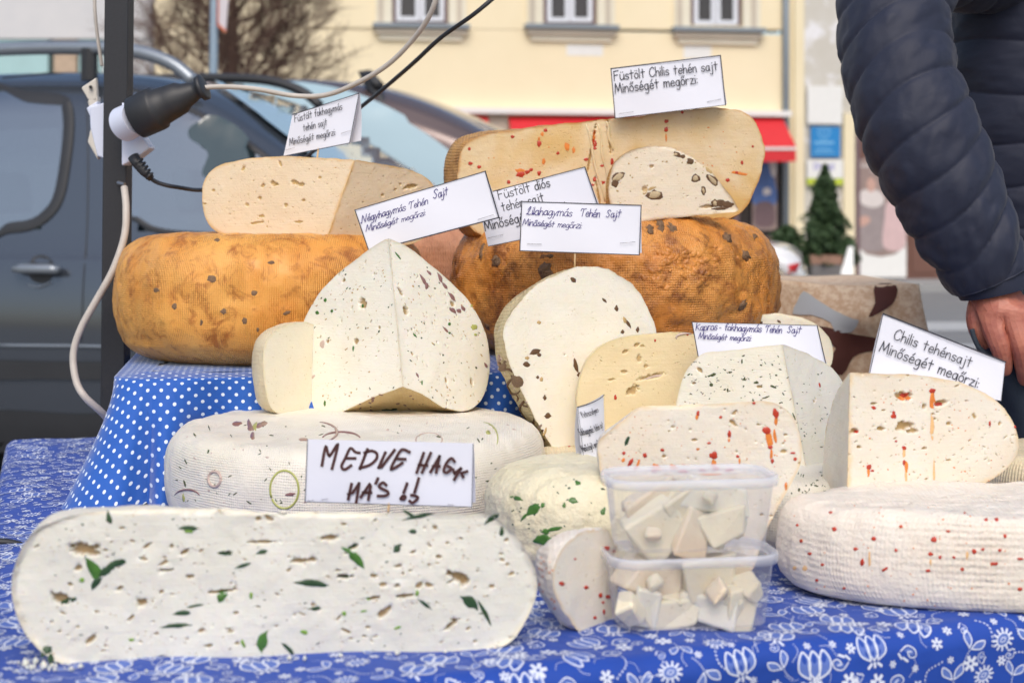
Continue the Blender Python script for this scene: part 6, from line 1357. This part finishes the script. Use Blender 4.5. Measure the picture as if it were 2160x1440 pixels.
chunk([(188, 225), (262, 205), (300, 290), (318, 315), (250, 345), (205, 330), (190, 270)], 2.405 + .06, .03, M['socket_white'], 'socket_body')
chunk([(256, 215), (278, 228), (298, 285), (316, 312), (285, 336), (256, 350)], 2.40, .04, M['socket_white'], 'socket_body')
MB().tube([P(262, 262, 2.38), a_ + (b_ - a_) * .02], [.030, .028], 64).build('socket_outlet', M['socket_white'], soc, smooth=False)
chunk([(170, 185), (203, 163), (206, 215), (186, 212)], 2.47, .012, M['socket_cream'], 'hinged_lid'); chunk([(184, 212), (206, 202), (206, 222), (188, 232)], 2.47, .02, M['socket_cream'], 'hinged_lid')
chunk([(181, 228), (206, 212), (206, 275), (192, 252)], 2.468, .02, M['socket_white'], 'socket_lid'); chunk([(190, 272), (206, 285), (206, 338), (184, 300)], 2.468, .02, M['socket_cream'], 'socket_lid')
MB().tube([P(191, 184, 2.468), P(191, 184, 2.462)], .003, 10).build('screw', M['rubber'], soc)
MB().tube([P(281, 330, 2.395), P(290, 345, 2.392), P(303, 362, 2.39), P(320, 377, 2.395)], [.010, .009, .0075, .006], 10).build('strain_relief', M['rubber'], soc, smooth=True)
for t in (.25, .4, .55, .7, .85): c_ = P(281 + 39 * t, 330 + 47 * t, 2.392); MB().tube([c_, c_ + Vector((.002, 0, -.002))], .0115 - .004 * t, 12).build('relief_ring', M['rubber'], soc)
MB().tube([P(250, 386, 2.415), P(263, 389, 2.40)], [.004, .003], 8).build('screw', M['steel'], soc)
# tablecloth clip
clip = empty('tablecloth_clip', P(20, 1155, 1.74), 'dark grey plastic tablecloth clip at the left table edge', 'clip')
pts = [P(-60, 1150, 1.73), P(-20, 1143, 1.735), P(15, 1143, 1.74), P(45, 1150, 1.745), P(58, 1160, 1.75)]
MB().tube([Vector(v) for v in catmull(pts, 5)], .0045, 8).build('upper_arm', M['rubber'], clip, smooth=True)
pts = [P(-60, 1172, 1.73), P(-10, 1168, 1.735), P(30, 1166, 1.74), P(50, 1164, 1.745)]
MB().tube([Vector(v) for v in catmull(pts, 5)], .004, 8).build('lower_arm', M['rubber'], clip, smooth=True)
for x in (-20, 0, 22): MB().tube([P(x, 1147, 1.737), P(x - 3, 1168, 1.737)], .0025, 6).build('rib', M['rubber'], clip)

# ---------------------------------------------------------------- plastic tubs with cheese chunks
tp = NT('clear_ribbed_plastic'); tp.t.nodes.remove(tp.b)
gl = tp.n('ShaderNodeBsdfGlossy'); gl.inputs['Roughness'].default_value = .12; gl.inputs['Color'].default_value = (.9, .92, 1, 1)
tr = tp.n('ShaderNodeBsdfTransparent'); tr.inputs[0].default_value = (.985, .985, .99, 1); df = tp.n('ShaderNodeBsdfDiffuse'); df.inputs[0].default_value = (.78, .79, .86, 1)
tl_ = tp.n('ShaderNodeBsdfTranslucent'); tl_.inputs[0].default_value = (.8, .8, .86, 1)
lw = tp.n('ShaderNodeLayerWeight'); lw.inputs[0].default_value = .35; fr_o = tp.math('MULTIPLY_ADD', lw.outputs[1], .35, .03); m1 = tp.n('ShaderNodeMixShader'); m2_ = tp.n('ShaderNodeMixShader'); m3 = tp.n('ShaderNodeMixShader'); m3.inputs[0].default_value = .5
tp.l(df.outputs[0], m3.inputs[1]); tp.l(tl_.outputs[0], m3.inputs[2]); m1.inputs[0].default_value = .10
tp.l(tr.outputs[0], m1.inputs[1]); tp.l(m3.outputs[0], m1.inputs[2]); tp.l(fr_o, m2_.inputs[0]); tp.l(m1.outputs[0], m2_.inputs[1]); tp.l(gl.outputs[0], m2_.inputs[2]); tp.l(m2_.outputs[0], tp.out.inputs[0]); M['tub'] = tp.m
def mkrim():
    n = NT('frosted_lid_plastic'); n.set(Base_Color=(.86, .87, .93), Roughness=.22, Alpha=.38); return n.m
M['lid'] = mkrim()
def rrect(w, d, r, n=10):
    o = []
    for cx_, cy_, a0_ in ((w / 2 - r, -d / 2 + r, -90), (w / 2 - r, d / 2 - r, 0), (-w / 2 + r, d / 2 - r, 90), (-w / 2 + r, -d / 2 + r, 180)):
        for k in range(n + 1): t = math.radians(a0_ + 90 * k / n); o.append((cx_ + r * math.cos(t), cy_ + r * math.sin(t)))
    return o
def tub(cx, cd, z0, h, wt, wb, dt, db, yaw, label, grp, lid=True):
    a = math.radians(yaw); X = Vector((math.cos(a), math.sin(a), 0)); Y = Vector((-math.sin(a), math.cos(a), 0)); C = Vector((cx, cd, z0)); r = empty('plastic_tub', C, label, 'plastic tub', 'stacked plastic tubs of cheese chunks')
    def loop(w, d, z, rad, ribs=0, inset=0):
        o = resample(rrect(w, d, rad) + [rrect(w, d, rad)[0]], 241)[:-1]; out = []
        for k, (x, y) in enumerate(o):
            q = np.array((x, y)); nn = q / (np.linalg.norm(q) + 1e-9); q = q + nn * (ribs * (1 if (k // 1) % 2 else -1)); out.append(C + X * q[0] + Y * q[1] + Vector((0, 0, z)))
        return out
    rows = [loop(wb * .9, db * .85, .001, .02), loop(wb, db, .003, .022)] + [loop(wb + (wt - wb) * t, db + (dt - db) * t, .003 + (h - .006) * t, .024, .00035 if t < .93 else 0) for t in (.03, .3, .6, .92)] + [loop(wt, dt, h, .024)]
    V = [v for q in rows for v in q]; n = 240; F = [(j * n + k, j * n + (k + 1) % n, (j + 1) * n + (k + 1) % n, (j + 1) * n + k) for j in range(len(rows) - 1) for k in range(n)] + [tuple(range(n - 1, -1, -1))]
    mesh('tub_body', V, F, M['tub'], r, smooth=False)
    rows = [loop(wt + .003, dt + .003, h - .009, .026), loop(wt + .009, dt + .009, h - .0085, .028), loop(wt + .010, dt + .010, h - .0015, .029), loop(wt + .008, dt + .008, h + .0005, .028), loop(wt + .004, dt + .004, h + .001, .026), loop(wt + .000, dt + .0, h - .003, .025)]
    V = [v for q in rows for v in q]; F = [(j * n + k, j * n + (k + 1) % n, (j + 1) * n + (k + 1) % n, (j + 1) * n + k) for j in range(len(rows) - 1) for k in range(n)]
    F.append(tuple(5 * n + k for k in range(n))) 
    mesh('lid', V, F[:-1], M['lid'], r); mesh('lid_top', [V[5 * n + k] for k in range(n)], [tuple(range(n))], M['tub'], r, smooth=False)
    return C, X, Y
hT = .0715; TY = 8
T1 = tub(.1735, 1.396, TZ + .004, hT, .160, .146, .078, .066, TY, 'lower clear plastic tub of cheese chunks standing on the blue tablecloth', '')
T2 = tub(.1735, 1.396, TZ + .004 + hT + .003, hT, .160, .146, .078, .066, TY, 'upper clear plastic tub of cheese chunks stacked on the other tub', '')
def chunkc(T, x, y, z, sx, sy, sz, rot, mat, lab, grp, sd):
    C, X, Y = T; rg_ = random.Random(sd); bm_v = []; R_ = Matrix.Rotation(math.radians(rot[2]), 3, 'Z') @ Matrix.Rotation(math.radians(rot[0]), 3, 'X') @ Matrix.Rotation(math.radians(rot[1]), 3, 'Y')
    c = C + X * x + Y * y + Vector((0, 0, z)); B = [Vector((a * sx / 2, b * sy / 2, c_ * sz / 2)) + Vector([rg_.uniform(-.22, .22) * s_ for s_ in (sx, sy, sz)]) for a in (-1, 1) for b in (-1, 1) for c_ in (-1, 1)]
    Wm = Matrix((X, Y, Vector((0, 0, 1)))).transposed(); V = [c + Wm @ (R_ @ b) for b in B]
    F = [(0, 1, 3, 2), (4, 6, 7, 5), (0, 4, 5, 1), (2, 3, 7, 6), (0, 2, 6, 4), (1, 5, 7, 3)]
    off = c; me = mesh('cheese_chunk', [v - off for v in V], F, mat, None, smooth=False); me.location = off; bevel(me, .0035, 4); tagobj(me, lab, 'cheese chunk', grp)
    return me
L1 = ('pale cheese chunk inside the lower plastic tub', 'cheese chunks in the lower tub'); L2 = ('pale cheese chunk inside the upper plastic tub', 'cheese chunks in the upper tub')
L1s = ['large square white cheese chunk at the upper right of the lower tub', 'grey white chunk under the big square one in the lower tub', 'flat white chunk at the bottom left of the lower tub', 'pale tilted chunk at the upper left of the lower tub', 'ivory chunk at the bottom right corner of the lower tub', 'steeply tilted chunk in the middle back of the lower tub', 'narrow chunk against the left wall of the lower tub', 'ivory slanted chunk behind the flat white one in the lower tub', 'small pale chunk under the lid at the right of the lower tub']
L2s = ['large tilted white chunk at the left of the upper tub', 'narrow upright chunk in the centre of the upper tub', 'white chunk at the lower right of the upper tub', 'greyish flat chunk at the upper right of the upper tub', 'ivory chunk under the lid in the middle of the upper tub', 'flat pale chunk at the upper left of the upper tub', 'ivory slanted chunk behind the narrow upright one in the upper tub', 'pale chunk at the bottom back of the upper tub']
M['paste_cube'] = paste('paste_beige', (.80, .72, .58), (.76, .64, .48), rim=(.7, .5, .3), blotch=((.62, .44, .28), .5)); pw, pc_, pg_ = M['paste_ivory'], M['paste_cube'], M['paste_white']
for i, (x, y, z, sx, sy, sz, rot, m_) in enumerate([(.022, -.010, .046, .046, .026, .034, (4, 3, 8), pw), (.020, .0, .016, .036, .04, .022, (0, 12, -10), pg_), (-.028, -.012, .013, .042, .03, .022, (3, -5, 5), pw), (-.04, .005, .045, .04, .03, .03, (0, 30, 10), pc_), (.055, -.004, .020, .022, .04, .034, (8, 6, 5), M['paste_ivory']), (-.005, .016, .050, .035, .022, .03, (0, 50, 0), pc_), (-.055, .002, .020, .018, .04, .03, (0, 10, 0), pg_), (-.018, .014, .030, .03, .02, .03, (0, -30, 0), M['paste_ivory']), (.056, .012, .052, .022, .03, .022, (0, 20, 0), pc_)]):
    chunkc(T1, x * .86, y * .6, z * .92, sx * 1.28, sy * .9, sz * 1.22, rot, m_, L1s[i], L1[1], i)
for i, (x, y, z, sx, sy, sz, rot, m_) in enumerate([(-.035, -.008, .024, .042, .03, .036, (5, -38, 5), pw), (.000, -.012, .018, .026, .024, .034, (0, 18, 10), pc_), (.038, -.008, .024, .036, .026, .024, (0, -14, 5), pw), (.036, .002, .050, .050, .032, .020, (0, 14, 5), pg_), (-.004, .006, .048, .036, .03, .024, (0, -20, 10), M['paste_ivory']), (-.044, .010, .050, .04, .026, .018, (0, -25, 0), pc_), (.018, .014, .025, .04, .02, .03, (0, 40, 0), M['paste_ivory']), (-.012, .018, .020, .04, .02, .03, (0, 0, 0), pc_)]):
    chunkc(T2, x * .86, y * .6, z * .92, sx * 1.28, sy * .9, sz * 1.22, rot, m_, L2s[i], L2[1], i + 40)

rgc = random.Random(77)
for T_, nm in ((T1, 'lower'), (T2, 'upper')):
    for i in range(7):
        sx = rgc.uniform(.014, .028); chunkc(T_, -.058 + .019 * i + rgc.uniform(-.004, .004), rgc.choice((-.020, -.016, 0, .012)), rgc.uniform(.012, .052), sx, sx * .8, sx * rgc.uniform(.6, 1), [rgc.uniform(-50, 50) for _ in range(3)], rgc.choice((M['paste_ivory'], pc_, pw)),
               'small cream crumb of cheese pressed against the wall of the %s tub' % nm, 'small crumbs in the %s tub' % nm, 200 + i)

# ---------------------------------------------------------------- person at the right
pn = NT('navy_nylon'); pn.set(Base_Color=pn.mix(pn.noise(8, 3), (.013, .016, .036), (.017, .022, .046)), Roughness=.6, Normal=pn.bump(pn.noise(15, 3, .5, dist=.5), .5, .006)); pn.b.inputs['Sheen Weight'].default_value = .1; pn.b.inputs['Specular IOR Level'].default_value = .35; M['nylon'] = pn.m
dn = NT('dark_denim'); dn.set(Base_Color=dn.mix(dn.noise(60, 4), (.022, .032, .048), (.042, .056, .076)), Roughness=.85, Normal=dn.bump(dn.noise(300, 3), .5, .001)); M['denim'] = dn.m
sk = NT('weathered_skin'); sk.set(Base_Color=sk.mix(sk.ramp(sk.noise(38, 4, .6), [(.35, 0), (.65, 1)]), (.50, .185, .125), (.36, .11, .08)), Roughness=.5, Subsurface_Weight=.25, Normal=sk.bump(sk.noise(150, 4, .6), .6, .0015)); sk.b.inputs['Subsurface Radius'].default_value = (.01, .004, .002); M['skin'] = sk.m
pe_d = 2.28
person_root = empty('person', (P(2300, 0, 2.5).x, 2.5, 0), 'person in a navy quilted jacket and jeans, one hand in the pocket', 'person')
def quilt(cl, rad, seams, tilt, mat, name, parent, T=200, N=72, puff=.011, ell=1.0, seed=0, wr=.004, base=.88):
    """puffer tube along centre line cl (3D), rad per point, seams = spacing in metres, tilt = seam slant"""
    c = np.array(catmull([tuple(q) for q in cl], 20)); r = np.interp(np.linspace(0, 1, T), np.linspace(0, 1, len(rad)), rad); c = resample(c, T)
    t = np.gradient(c, axis=0); t /= np.linalg.norm(t, axis=1, keepdims=True); s = np.r_[0, np.cumsum(np.linalg.norm(np.diff(c, axis=0), axis=1))]
    up = np.array((0, 1, 0)); G = np.zeros((T, N, 3)); th = np.linspace(0, 2 * np.pi, N, endpoint=False)
    for i in range(T):
        a = np.cross(t[i], up); a /= np.linalg.norm(a); b = np.cross(a, t[i])
        ph = (s[i] + tilt * np.cos(th) * r[i] + .012 * np.sin(th * 2 + i * .03) ) / seams
        fr_ = np.abs(np.sin(np.pi * ph)) ** .42
        wn = fbm(np.stack([np.cos(th) * 2.2 + 5, np.sin(th) * 2.2, np.full(N, s[i] * 26) + 3 * np.cos(th) * tilt + seed], 1), 3)
        rr = r[i] * base + puff * fr_ + wr * wn * fr_
        G[i] = c[i] + (a[None] * np.cos(th)[:, None] + b[None] * np.sin(th)[:, None] * ell) * rr[:, None]
    F = [(i * N + k, i * N + (k + 1) % N, (i + 1) * N + (k + 1) % N, (i + 1) * N + k) for i in range(T - 1) for k in range(N)] + [tuple(range(N)), tuple((T - 1) * N + k for k in range(N - 1, -1, -1))]
    return mesh(name, G.reshape(-1, 3), [f[::-1] for f in F], mat, parent)
jk = MB()
tz0 = Vector((P(2285, 0, 2.55).x, 2.60, 0)); sl = [tz0 + Vector((-.08, -.03, 1.66)), P(1935, -110, 2.42), P(1890, 0, 2.35), P(1890, 110, 2.31), P(1918, 220, 2.28), P(1965, 330, 2.26), P(2012, 430, 2.25), P(2062, 530, 2.24), P(2090, 588, 2.24)]
quilt(sl, [.108, .106, .104, .098, .092, .090, .092, .082, .062], .062, .42, M['nylon'], 'jacket_sleeve', person_root, T=300, N=120, puff=.0075, seed=3, wr=.0042, base=.94)
cuff = [P(2092, 585, 2.24), P(2098, 604, 2.24), P(2101, 616, 2.24)]
MB().tube(cuff, [.058, .058, .056], 32, cap=False).build('jacket_cuff', M['nylon'], person_root, smooth=True)
tz = lambda z: Vector((P(2285, 0, 2.55).x, 2.60, z))
to = [tz(z) for z in (1.09, 1.14, 1.20, 1.29, 1.39, 1.49, 1.62, 1.74)]
quilt(to, [.222, .226, .226, .224, .224, .224, .215, .12], .0835, .0, M['nylon'], 'jacket_body', person_root, T=260, N=140, puff=.011, ell=.72, seed=8, wr=.004, base=.95)
hemz = 1.0
# the jacket's other sleeve
sl2 = [tz(1.62) + Vector((.20, 0, 0)), tz(1.35) + Vector((.30, -.02, 0)), tz(1.2) + Vector((.34, -.04, 0)), tz(1.08) + Vector((.33, -.08, 0)), tz(.98) + Vector((.28, -.12, 0))]
quilt(sl2, [.09, .095, .092, .085, .06], .058, .5, M['nylon'], 'jacket_sleeve', person_root, T=120, N=60, seed=5)
# jeans
lx = P(2175, 0, 2.4)
def leg_tube(x, y, name):
    pts = [Vector((x, y, z)) for z in (1.14, 1.0, .9, .75, .5, .3, .08)]; V = []; N = 40; rs = [.115, .122, .118, .10, .085, .075, .08]; c = resample([tuple(p) for p in pts], 60); rr = np.interp(np.linspace(0, 1, 60), np.linspace(0, 1, 7), rs)
    for i in range(60):
        for k in range(N):
            th = 2 * math.pi * k / N; w = 1 + .03 * math.sin(th * 3 + i * .5) + .02 * math.sin(th * 5 - i * .9); V.append((c[i][0] + rr[i] * w * math.cos(th), c[i][1] + rr[i] * w * math.sin(th), c[i][2]))
    return mesh(name, V, [(i * N + k, (i + 1) * N + k, (i + 1) * N + (k + 1) % N, i * N + (k + 1) % N) for i in range(59) for k in range(N)], M['denim'], person_root)
lgx = P(2255, 0, 2.43).x
leg_tube(lgx, 2.45, 'jeans_leg'); leg_tube(lgx + .22, 2.62, 'jeans_leg')
# pocket lip and bulging pocket
pk_pts = [(2050, 694), (2056, 715), (2070, 738), (2100, 752), (2135, 756), (2175, 745), (2210, 730)]
MB().tube([Vector(v) for v in catmull([P(x, y, 2.22) for x, y in pk_pts], 6)], .004, 10).build('pocket_lip', M['denim'], person_root, smooth=True)
V = []; n = 14; m_ = 16
for j in range(m_ + 1):
    v = j / m_
    for i in range(n + 1):
        u = i / n; top = np.interp(u, np.linspace(0, 1, 7), [668, 708, 738, 751, 755, 745, 730]); x0 = np.interp(v, [0, .15, .4, .7, 1], [2046, 2056, 2100, 2122, 2150]); x = x0 + (2215 - x0) * u; y = top + v * (1080 - top) if True else 0
        V.append(P(x, y, 2.215 + .10 * (1 - math.sin(math.pi * min(1, .12 + u * .5))) + .05 * v))
mesh('jeans_pocket', V, [(j * (n + 1) + i, (j + 1) * (n + 1) + i, (j + 1) * (n + 1) + i + 1, j * (n + 1) + i + 1) for j in range(m_) for i in range(n)], M['denim'], person_root).modifiers.new('t', 'SOLIDIFY').thickness = .003
# body: one skinned figure (head, neck, torso core, arm, hand with fingers, legs)
def skin_body(name, nodes, edges, root_i, mat, parent, sub=2):
    me = bpy.data.meshes.new(name); off = parent.location
    me.from_pydata([tuple(Vector(p) - off) for p, r in nodes], edges, []); me.materials.append(mat)
    o = bpy.data.objects.new(name, me); COL.objects.link(o); o.parent = parent
    o.modifiers.new('skin', 'SKIN'); sv = me.skin_vertices[0].data
    for i, (p, r) in enumerate(nodes): sv[i].radius = r if hasattr(r, '__len__') else (r, r)
    sv[root_i].use_root = True; s = o.modifiers.new('sub', 'SUBSURF'); s.levels = s.render_levels = sub
    for i in (0, 1): pass
    return o
hip = tz(.98); N_ = [(hip, .13), (tz(1.2), .09), (tz(1.52), .08), (tz(1.70), .055), (tz(1.82) + Vector((0, -.02, 0)), .075), (tz(1.92) + Vector((0, -.02, 0)), .07)]
E_ = [(0, 1), (1, 2), (2, 3), (3, 4), (4, 5)]
def addn(p, r, parent_i): N_.append((p, r)); E_.append((parent_i, len(N_) - 1)); return len(N_) - 1
i = addn(tz(1.68) + Vector((-.12, -.02, 0)), .04, 2); i = addn(P(1925, -95, 2.41), .045, i); i = addn(P(1892, 30, 2.34), .045, i); i = addn(P(1935, 260, 2.28), .042, i); i = addn(P(2060, 500, 2.25), .034, i)
wr_ = addn(P(2108, 612, 2.24), (.030, .026), i)
palm = addn(P(2118, 648, 2.235), (.055, .028), wr_)
kn = addn(P(2124, 672, 2.230), (.062, .026), palm)
for (pts, rs) in (([(2088, 684, 2.205), (2106, 716, 2.195), (2116, 748, 2.20), (2120, 790, 2.22)], (.0205, .019, .016, .012)), ([(2142, 692, 2.195), (2156, 728, 2.185), (2162, 768, 2.20), (2164, 812, 2.22)], (.0215, .020, .017, .012)), ([(2192, 694, 2.20), (2204, 730, 2.19), (2208, 772, 2.205), (2208, 806, 2.22)], (.020, .018, .016, .012)), ([(2238, 680, 2.22), (2248, 716, 2.21), (2250, 746, 2.22), (2250, 775, 2.23)], (.016, .015, .013, .011))):
    k = kn
    for p, r in zip(pts, rs): k = addn(P(*p), r, k)
k = wr_
for p, r in zip([(2066, 640, 2.25), (2058, 672, 2.24), (2066, 704, 2.235), (2080, 736, 2.24)], (.021, .019, .016, .011)): k = addn(P(*p), r, k)
for sx, gx_ in ((-1, lgx), (1, lgx + .22)):
    gy_ = 2.45 if sx < 0 else 2.62
    k = addn(Vector((gx_, gy_, .92)), .085, 0); k = addn(Vector((gx_, gy_, .5)), .055, k); k = addn(Vector((gx_, gy_, .1)), .04, k); k = addn(Vector((gx_, gy_ - .14, .04)), .035, k)
k = addn(tz(1.60) + Vector((.17, 0, 0)), .05, 2); k = addn(tz(1.2) + Vector((.33, -.03, 0)), .042, k); k = addn(tz(1.0) + Vector((.28, -.12, 0)), .03, k); addn(tz(.92) + Vector((.26, -.14, 0)), .03, k)
skin_body('body', N_, E_, 0, M['skin'], person_root)
# ================================================================ PAPER CARDS
ME = 'Minőségét megőrzi:'
card('price_card', 'tilted card reading Füstölt fokhagymás tehén sajt, on the garlic wedge', [(617, 242), (758, 197), (738, 302), (597, 330)], 2.26,
  [('Füstölt fokhagymás', (622, 258), (722, 231), dict(xh=8.2, slant=.2, wid=.14)), ('tehén sajt', (640, 277), (690, 264), dict(xh=8.2, slant=.2, wid=.14)), (ME, (611, 307), (708, 285), dict(xh=8.2, slant=.2, wid=.14))],
  border=(1, 1, 1, 0), staples=[(603, 317, 621, 312), (720, 282, 739, 276)], pick=(670, 312, 666, 345), yaw=-18, backshift=(16, -6))
card('price_card', 'tilted card with handwritten Négyhagymás Tehén Sajt, on the four onion wedge', [(748, 443), (1024, 361), (1053, 459), (778, 531)], 2.05,
  [('Négyhagymás Tehén', (762, 470), (902, 430), dict(xh=8.5, hand=True, slant=.15, seed=1, wid=.17)), ('Sajt', (914, 420), (944, 411), dict(xh=10, hand=True, slant=.15, wid=.15)), (ME, (772, 489), (897, 454), dict(xh=7, hand=True, slant=.15, seed=2, wid=.18))],
  border=(1, 1.7, 1.7, 1.3), ink='pen', staples=[(1008, 463, 1041, 453)], yaw=4, pick=(838, 510, 834, 560))
card('price_card', 'card reading Füstölt diós tehén sajt, partly covered by a handwritten card', [(1004, 413), (1234, 352), (1274, 470), (1030, 520)], 2.13,
  [('Füstölt diós', (1053, 421), (1161, 393), dict(xh=11, slant=0)), ('tehén sajt', (1060, 446), (1148, 424), dict(xh=11)), (ME, (1024, 487), (1200, 442), dict(xh=11.5))],
  border=(1, 1.4, 1, 0), staples=[(1029, 502, 1061, 495)], yaw=2)
card('price_card', 'card with handwritten Lilahagymás Tehén Sajt above the purple onion cheese', [(1100, 425), (1353, 433), (1349, 538), (1096, 529)], 2.06,
  [('Lilahagymás', (1110, 452), (1205, 457), dict(xh=9.5, hand=True, seed=3, wid=.15)), ('Tehén', (1224, 456), (1264, 458), dict(xh=9.5, hand=True, seed=3, wid=.15)), ('Sajt', (1278, 458), (1308, 459), dict(xh=9.5, hand=True, seed=4, wid=.15)), (ME, (1102, 475), (1226, 482), dict(xh=7.5, hand=True, seed=5, wid=.17))],
  border=(1.2, 1.2, 1.2, 1.3), ink='pen', staples=[(1112, 514, 1142, 515), (1308, 513, 1340, 510)], yaw=-2, pick=(1214, 500, 1212, 572))
card('price_card', 'card reading Füstölt Chilis tehén sajt, standing on the smoked chili half wheel', [(1288, 145), (1520, 117), (1531, 222), (1297, 250)], 2.33,
  [('Füstölt Chilis tehén sajt', (1296, 170), (1514, 148), dict(xh=11)), (ME, (1298, 197), (1472, 176), dict(xh=11.5))],
  border=(1.2, 1.3, .8, 1.2), staples=[(1306, 240, 1336, 236), (1492, 215, 1521, 209)], yaw=3)
card('price_card', 'card with handwritten Kapros fokhagymás Tehén Sajt behind the dill wedge', [(1459, 679), (1724, 686), (1750, 800), (1480, 795)], 1.93,
  [('Kapros', (1467, 697), (1512, 695), dict(xh=8.5, hand=True, seed=6, wid=.16)), ('-', (1517, 695), (1521, 695), dict(xh=8)), ('fokhagymás', (1528, 696), (1605, 700), dict(xh=8.5, hand=True, seed=7, wid=.16)), ('Tehén', (1614, 700), (1648, 702), dict(xh=8.5, hand=True, seed=3, wid=.16)), ('Sajt', (1660, 701), (1688, 703), dict(xh=8.5, hand=True, seed=4, wid=.16)), (ME, (1473, 714), (1584, 719), dict(xh=7, hand=True, seed=5, wid=.18))],
  border=(.7, 1.2, 0, 1.2), ink='pen', yaw=-2)
card('price_card', 'card reading Chilis tehénsajt, tilted down to the right behind the chili wedge', [(1862, 661), (2121, 763), (2112, 845), (1833, 790)], 1.69,
  [('Chilis tehénsajt', (1884, 714), (2046, 774), dict(xh=12.5)), (ME, (1854, 740), (2062, 818), dict(xh=13))],
  border=(2, .4, 0, 1), yaw=-3, backshift=(5, -2))
card('price_card', 'narrow curved card reading Petrezselymes fokhagymás tehén sajt, left of the middle chili cheese', [(1218, 858), (1274, 832), (1284, 965), (1229, 992)], 1.70,
  [('Petrezsel' , (1226, 880), (1246, 871), dict(xh=7, wid=.12)), ('ymes-', (1247, 871), (1258, 866), dict(xh=7, wid=.12)), ('fokhagymás tehén sajt', (1222, 918), (1270, 900), dict(xh=8, wid=.11)), (ME, (1226, 952), (1263, 936), dict(xh=8, wid=.11))],
  border=(1.3, .3, 1, .4), yaw=38, curve=.006, backshift=(12, -3), backd=.02)
z = lambda pts: [(630 + x / 5.684, 915 + y / 5.684) for x, y in pts]
MK = [[(280, 375), (325, 150), (370, 260), (470, 125), (400, 415)], [(730, 225), (680, 215), (620, 170), (560, 290), (515, 380), (550, 425), (630, 375)], [(575, 290), (680, 290)], [(825, 180), (735, 415)], [(790, 225), (870, 200), (935, 230), (930, 300), (850, 370), (735, 405)],
  [(1040, 220), (960, 400)], [(960, 400), (990, 400), (1150, 190)], [(1330, 215), (1240, 185), (1170, 280), (1110, 420), (1245, 345)], [(1170, 295), (1280, 300)], [(1500, 225), (1415, 460)], [(1585, 225), (1480, 460)], [(1440, 370), (1540, 375)],
  [(1580, 455), (1690, 265), (1650, 460)], [(1610, 385), (1690, 385)], [(1870, 330), (1830, 290), (1770, 350), (1740, 440), (1780, 460), (1830, 410), (1790, 385)], [(1850, 420), (1870, 470), (1945, 410)], [(1945, 410), (1865, 545)], [(1950, 470), (2020, 445)], [(1960, 490), (1975, 515)],
  [(635, 595), (595, 780)], [(595, 720), (650, 700), (725, 590)], [(725, 590), (690, 820)], [(745, 755), (850, 600), (865, 620), (835, 785)], [(770, 700), (870, 700)], [(950, 530), (925, 590)], [(1050, 610), (1010, 580), (965, 630), (1070, 690), (1050, 735), (950, 740)],
  [(1300, 590), (1260, 700)], [(1225, 770), (1250, 740), (1280, 750), (1260, 780), (1225, 775)], [(1440, 530), (1390, 700)], [(1350, 730), (1400, 740), (1430, 765), (1370, 820), (1330, 800)]]
card('price_card', 'white card with marker lettering MEDVE HAGYMÁS behind the large wild garlic half wheel', [(648, 926), (999, 935), (996, 1069), (643, 1058)], 1.50, [], border=(0, .8, 1, 1), ink='marker', yaw=-1,
  extra=[(([tuple(q) for q in catmull(z(p), 5)] if len(p) > 4 else z(p)), 6.2) for p in MK], staples=[(649, 1055, 661, 1054), (678, 1053, 691, 1051), (945, 1063, 957, 1064)], pick=(820, 1060, 818, 1086))
for o in list(bpy.data.objects):     # lower white flap of the big card
    pass
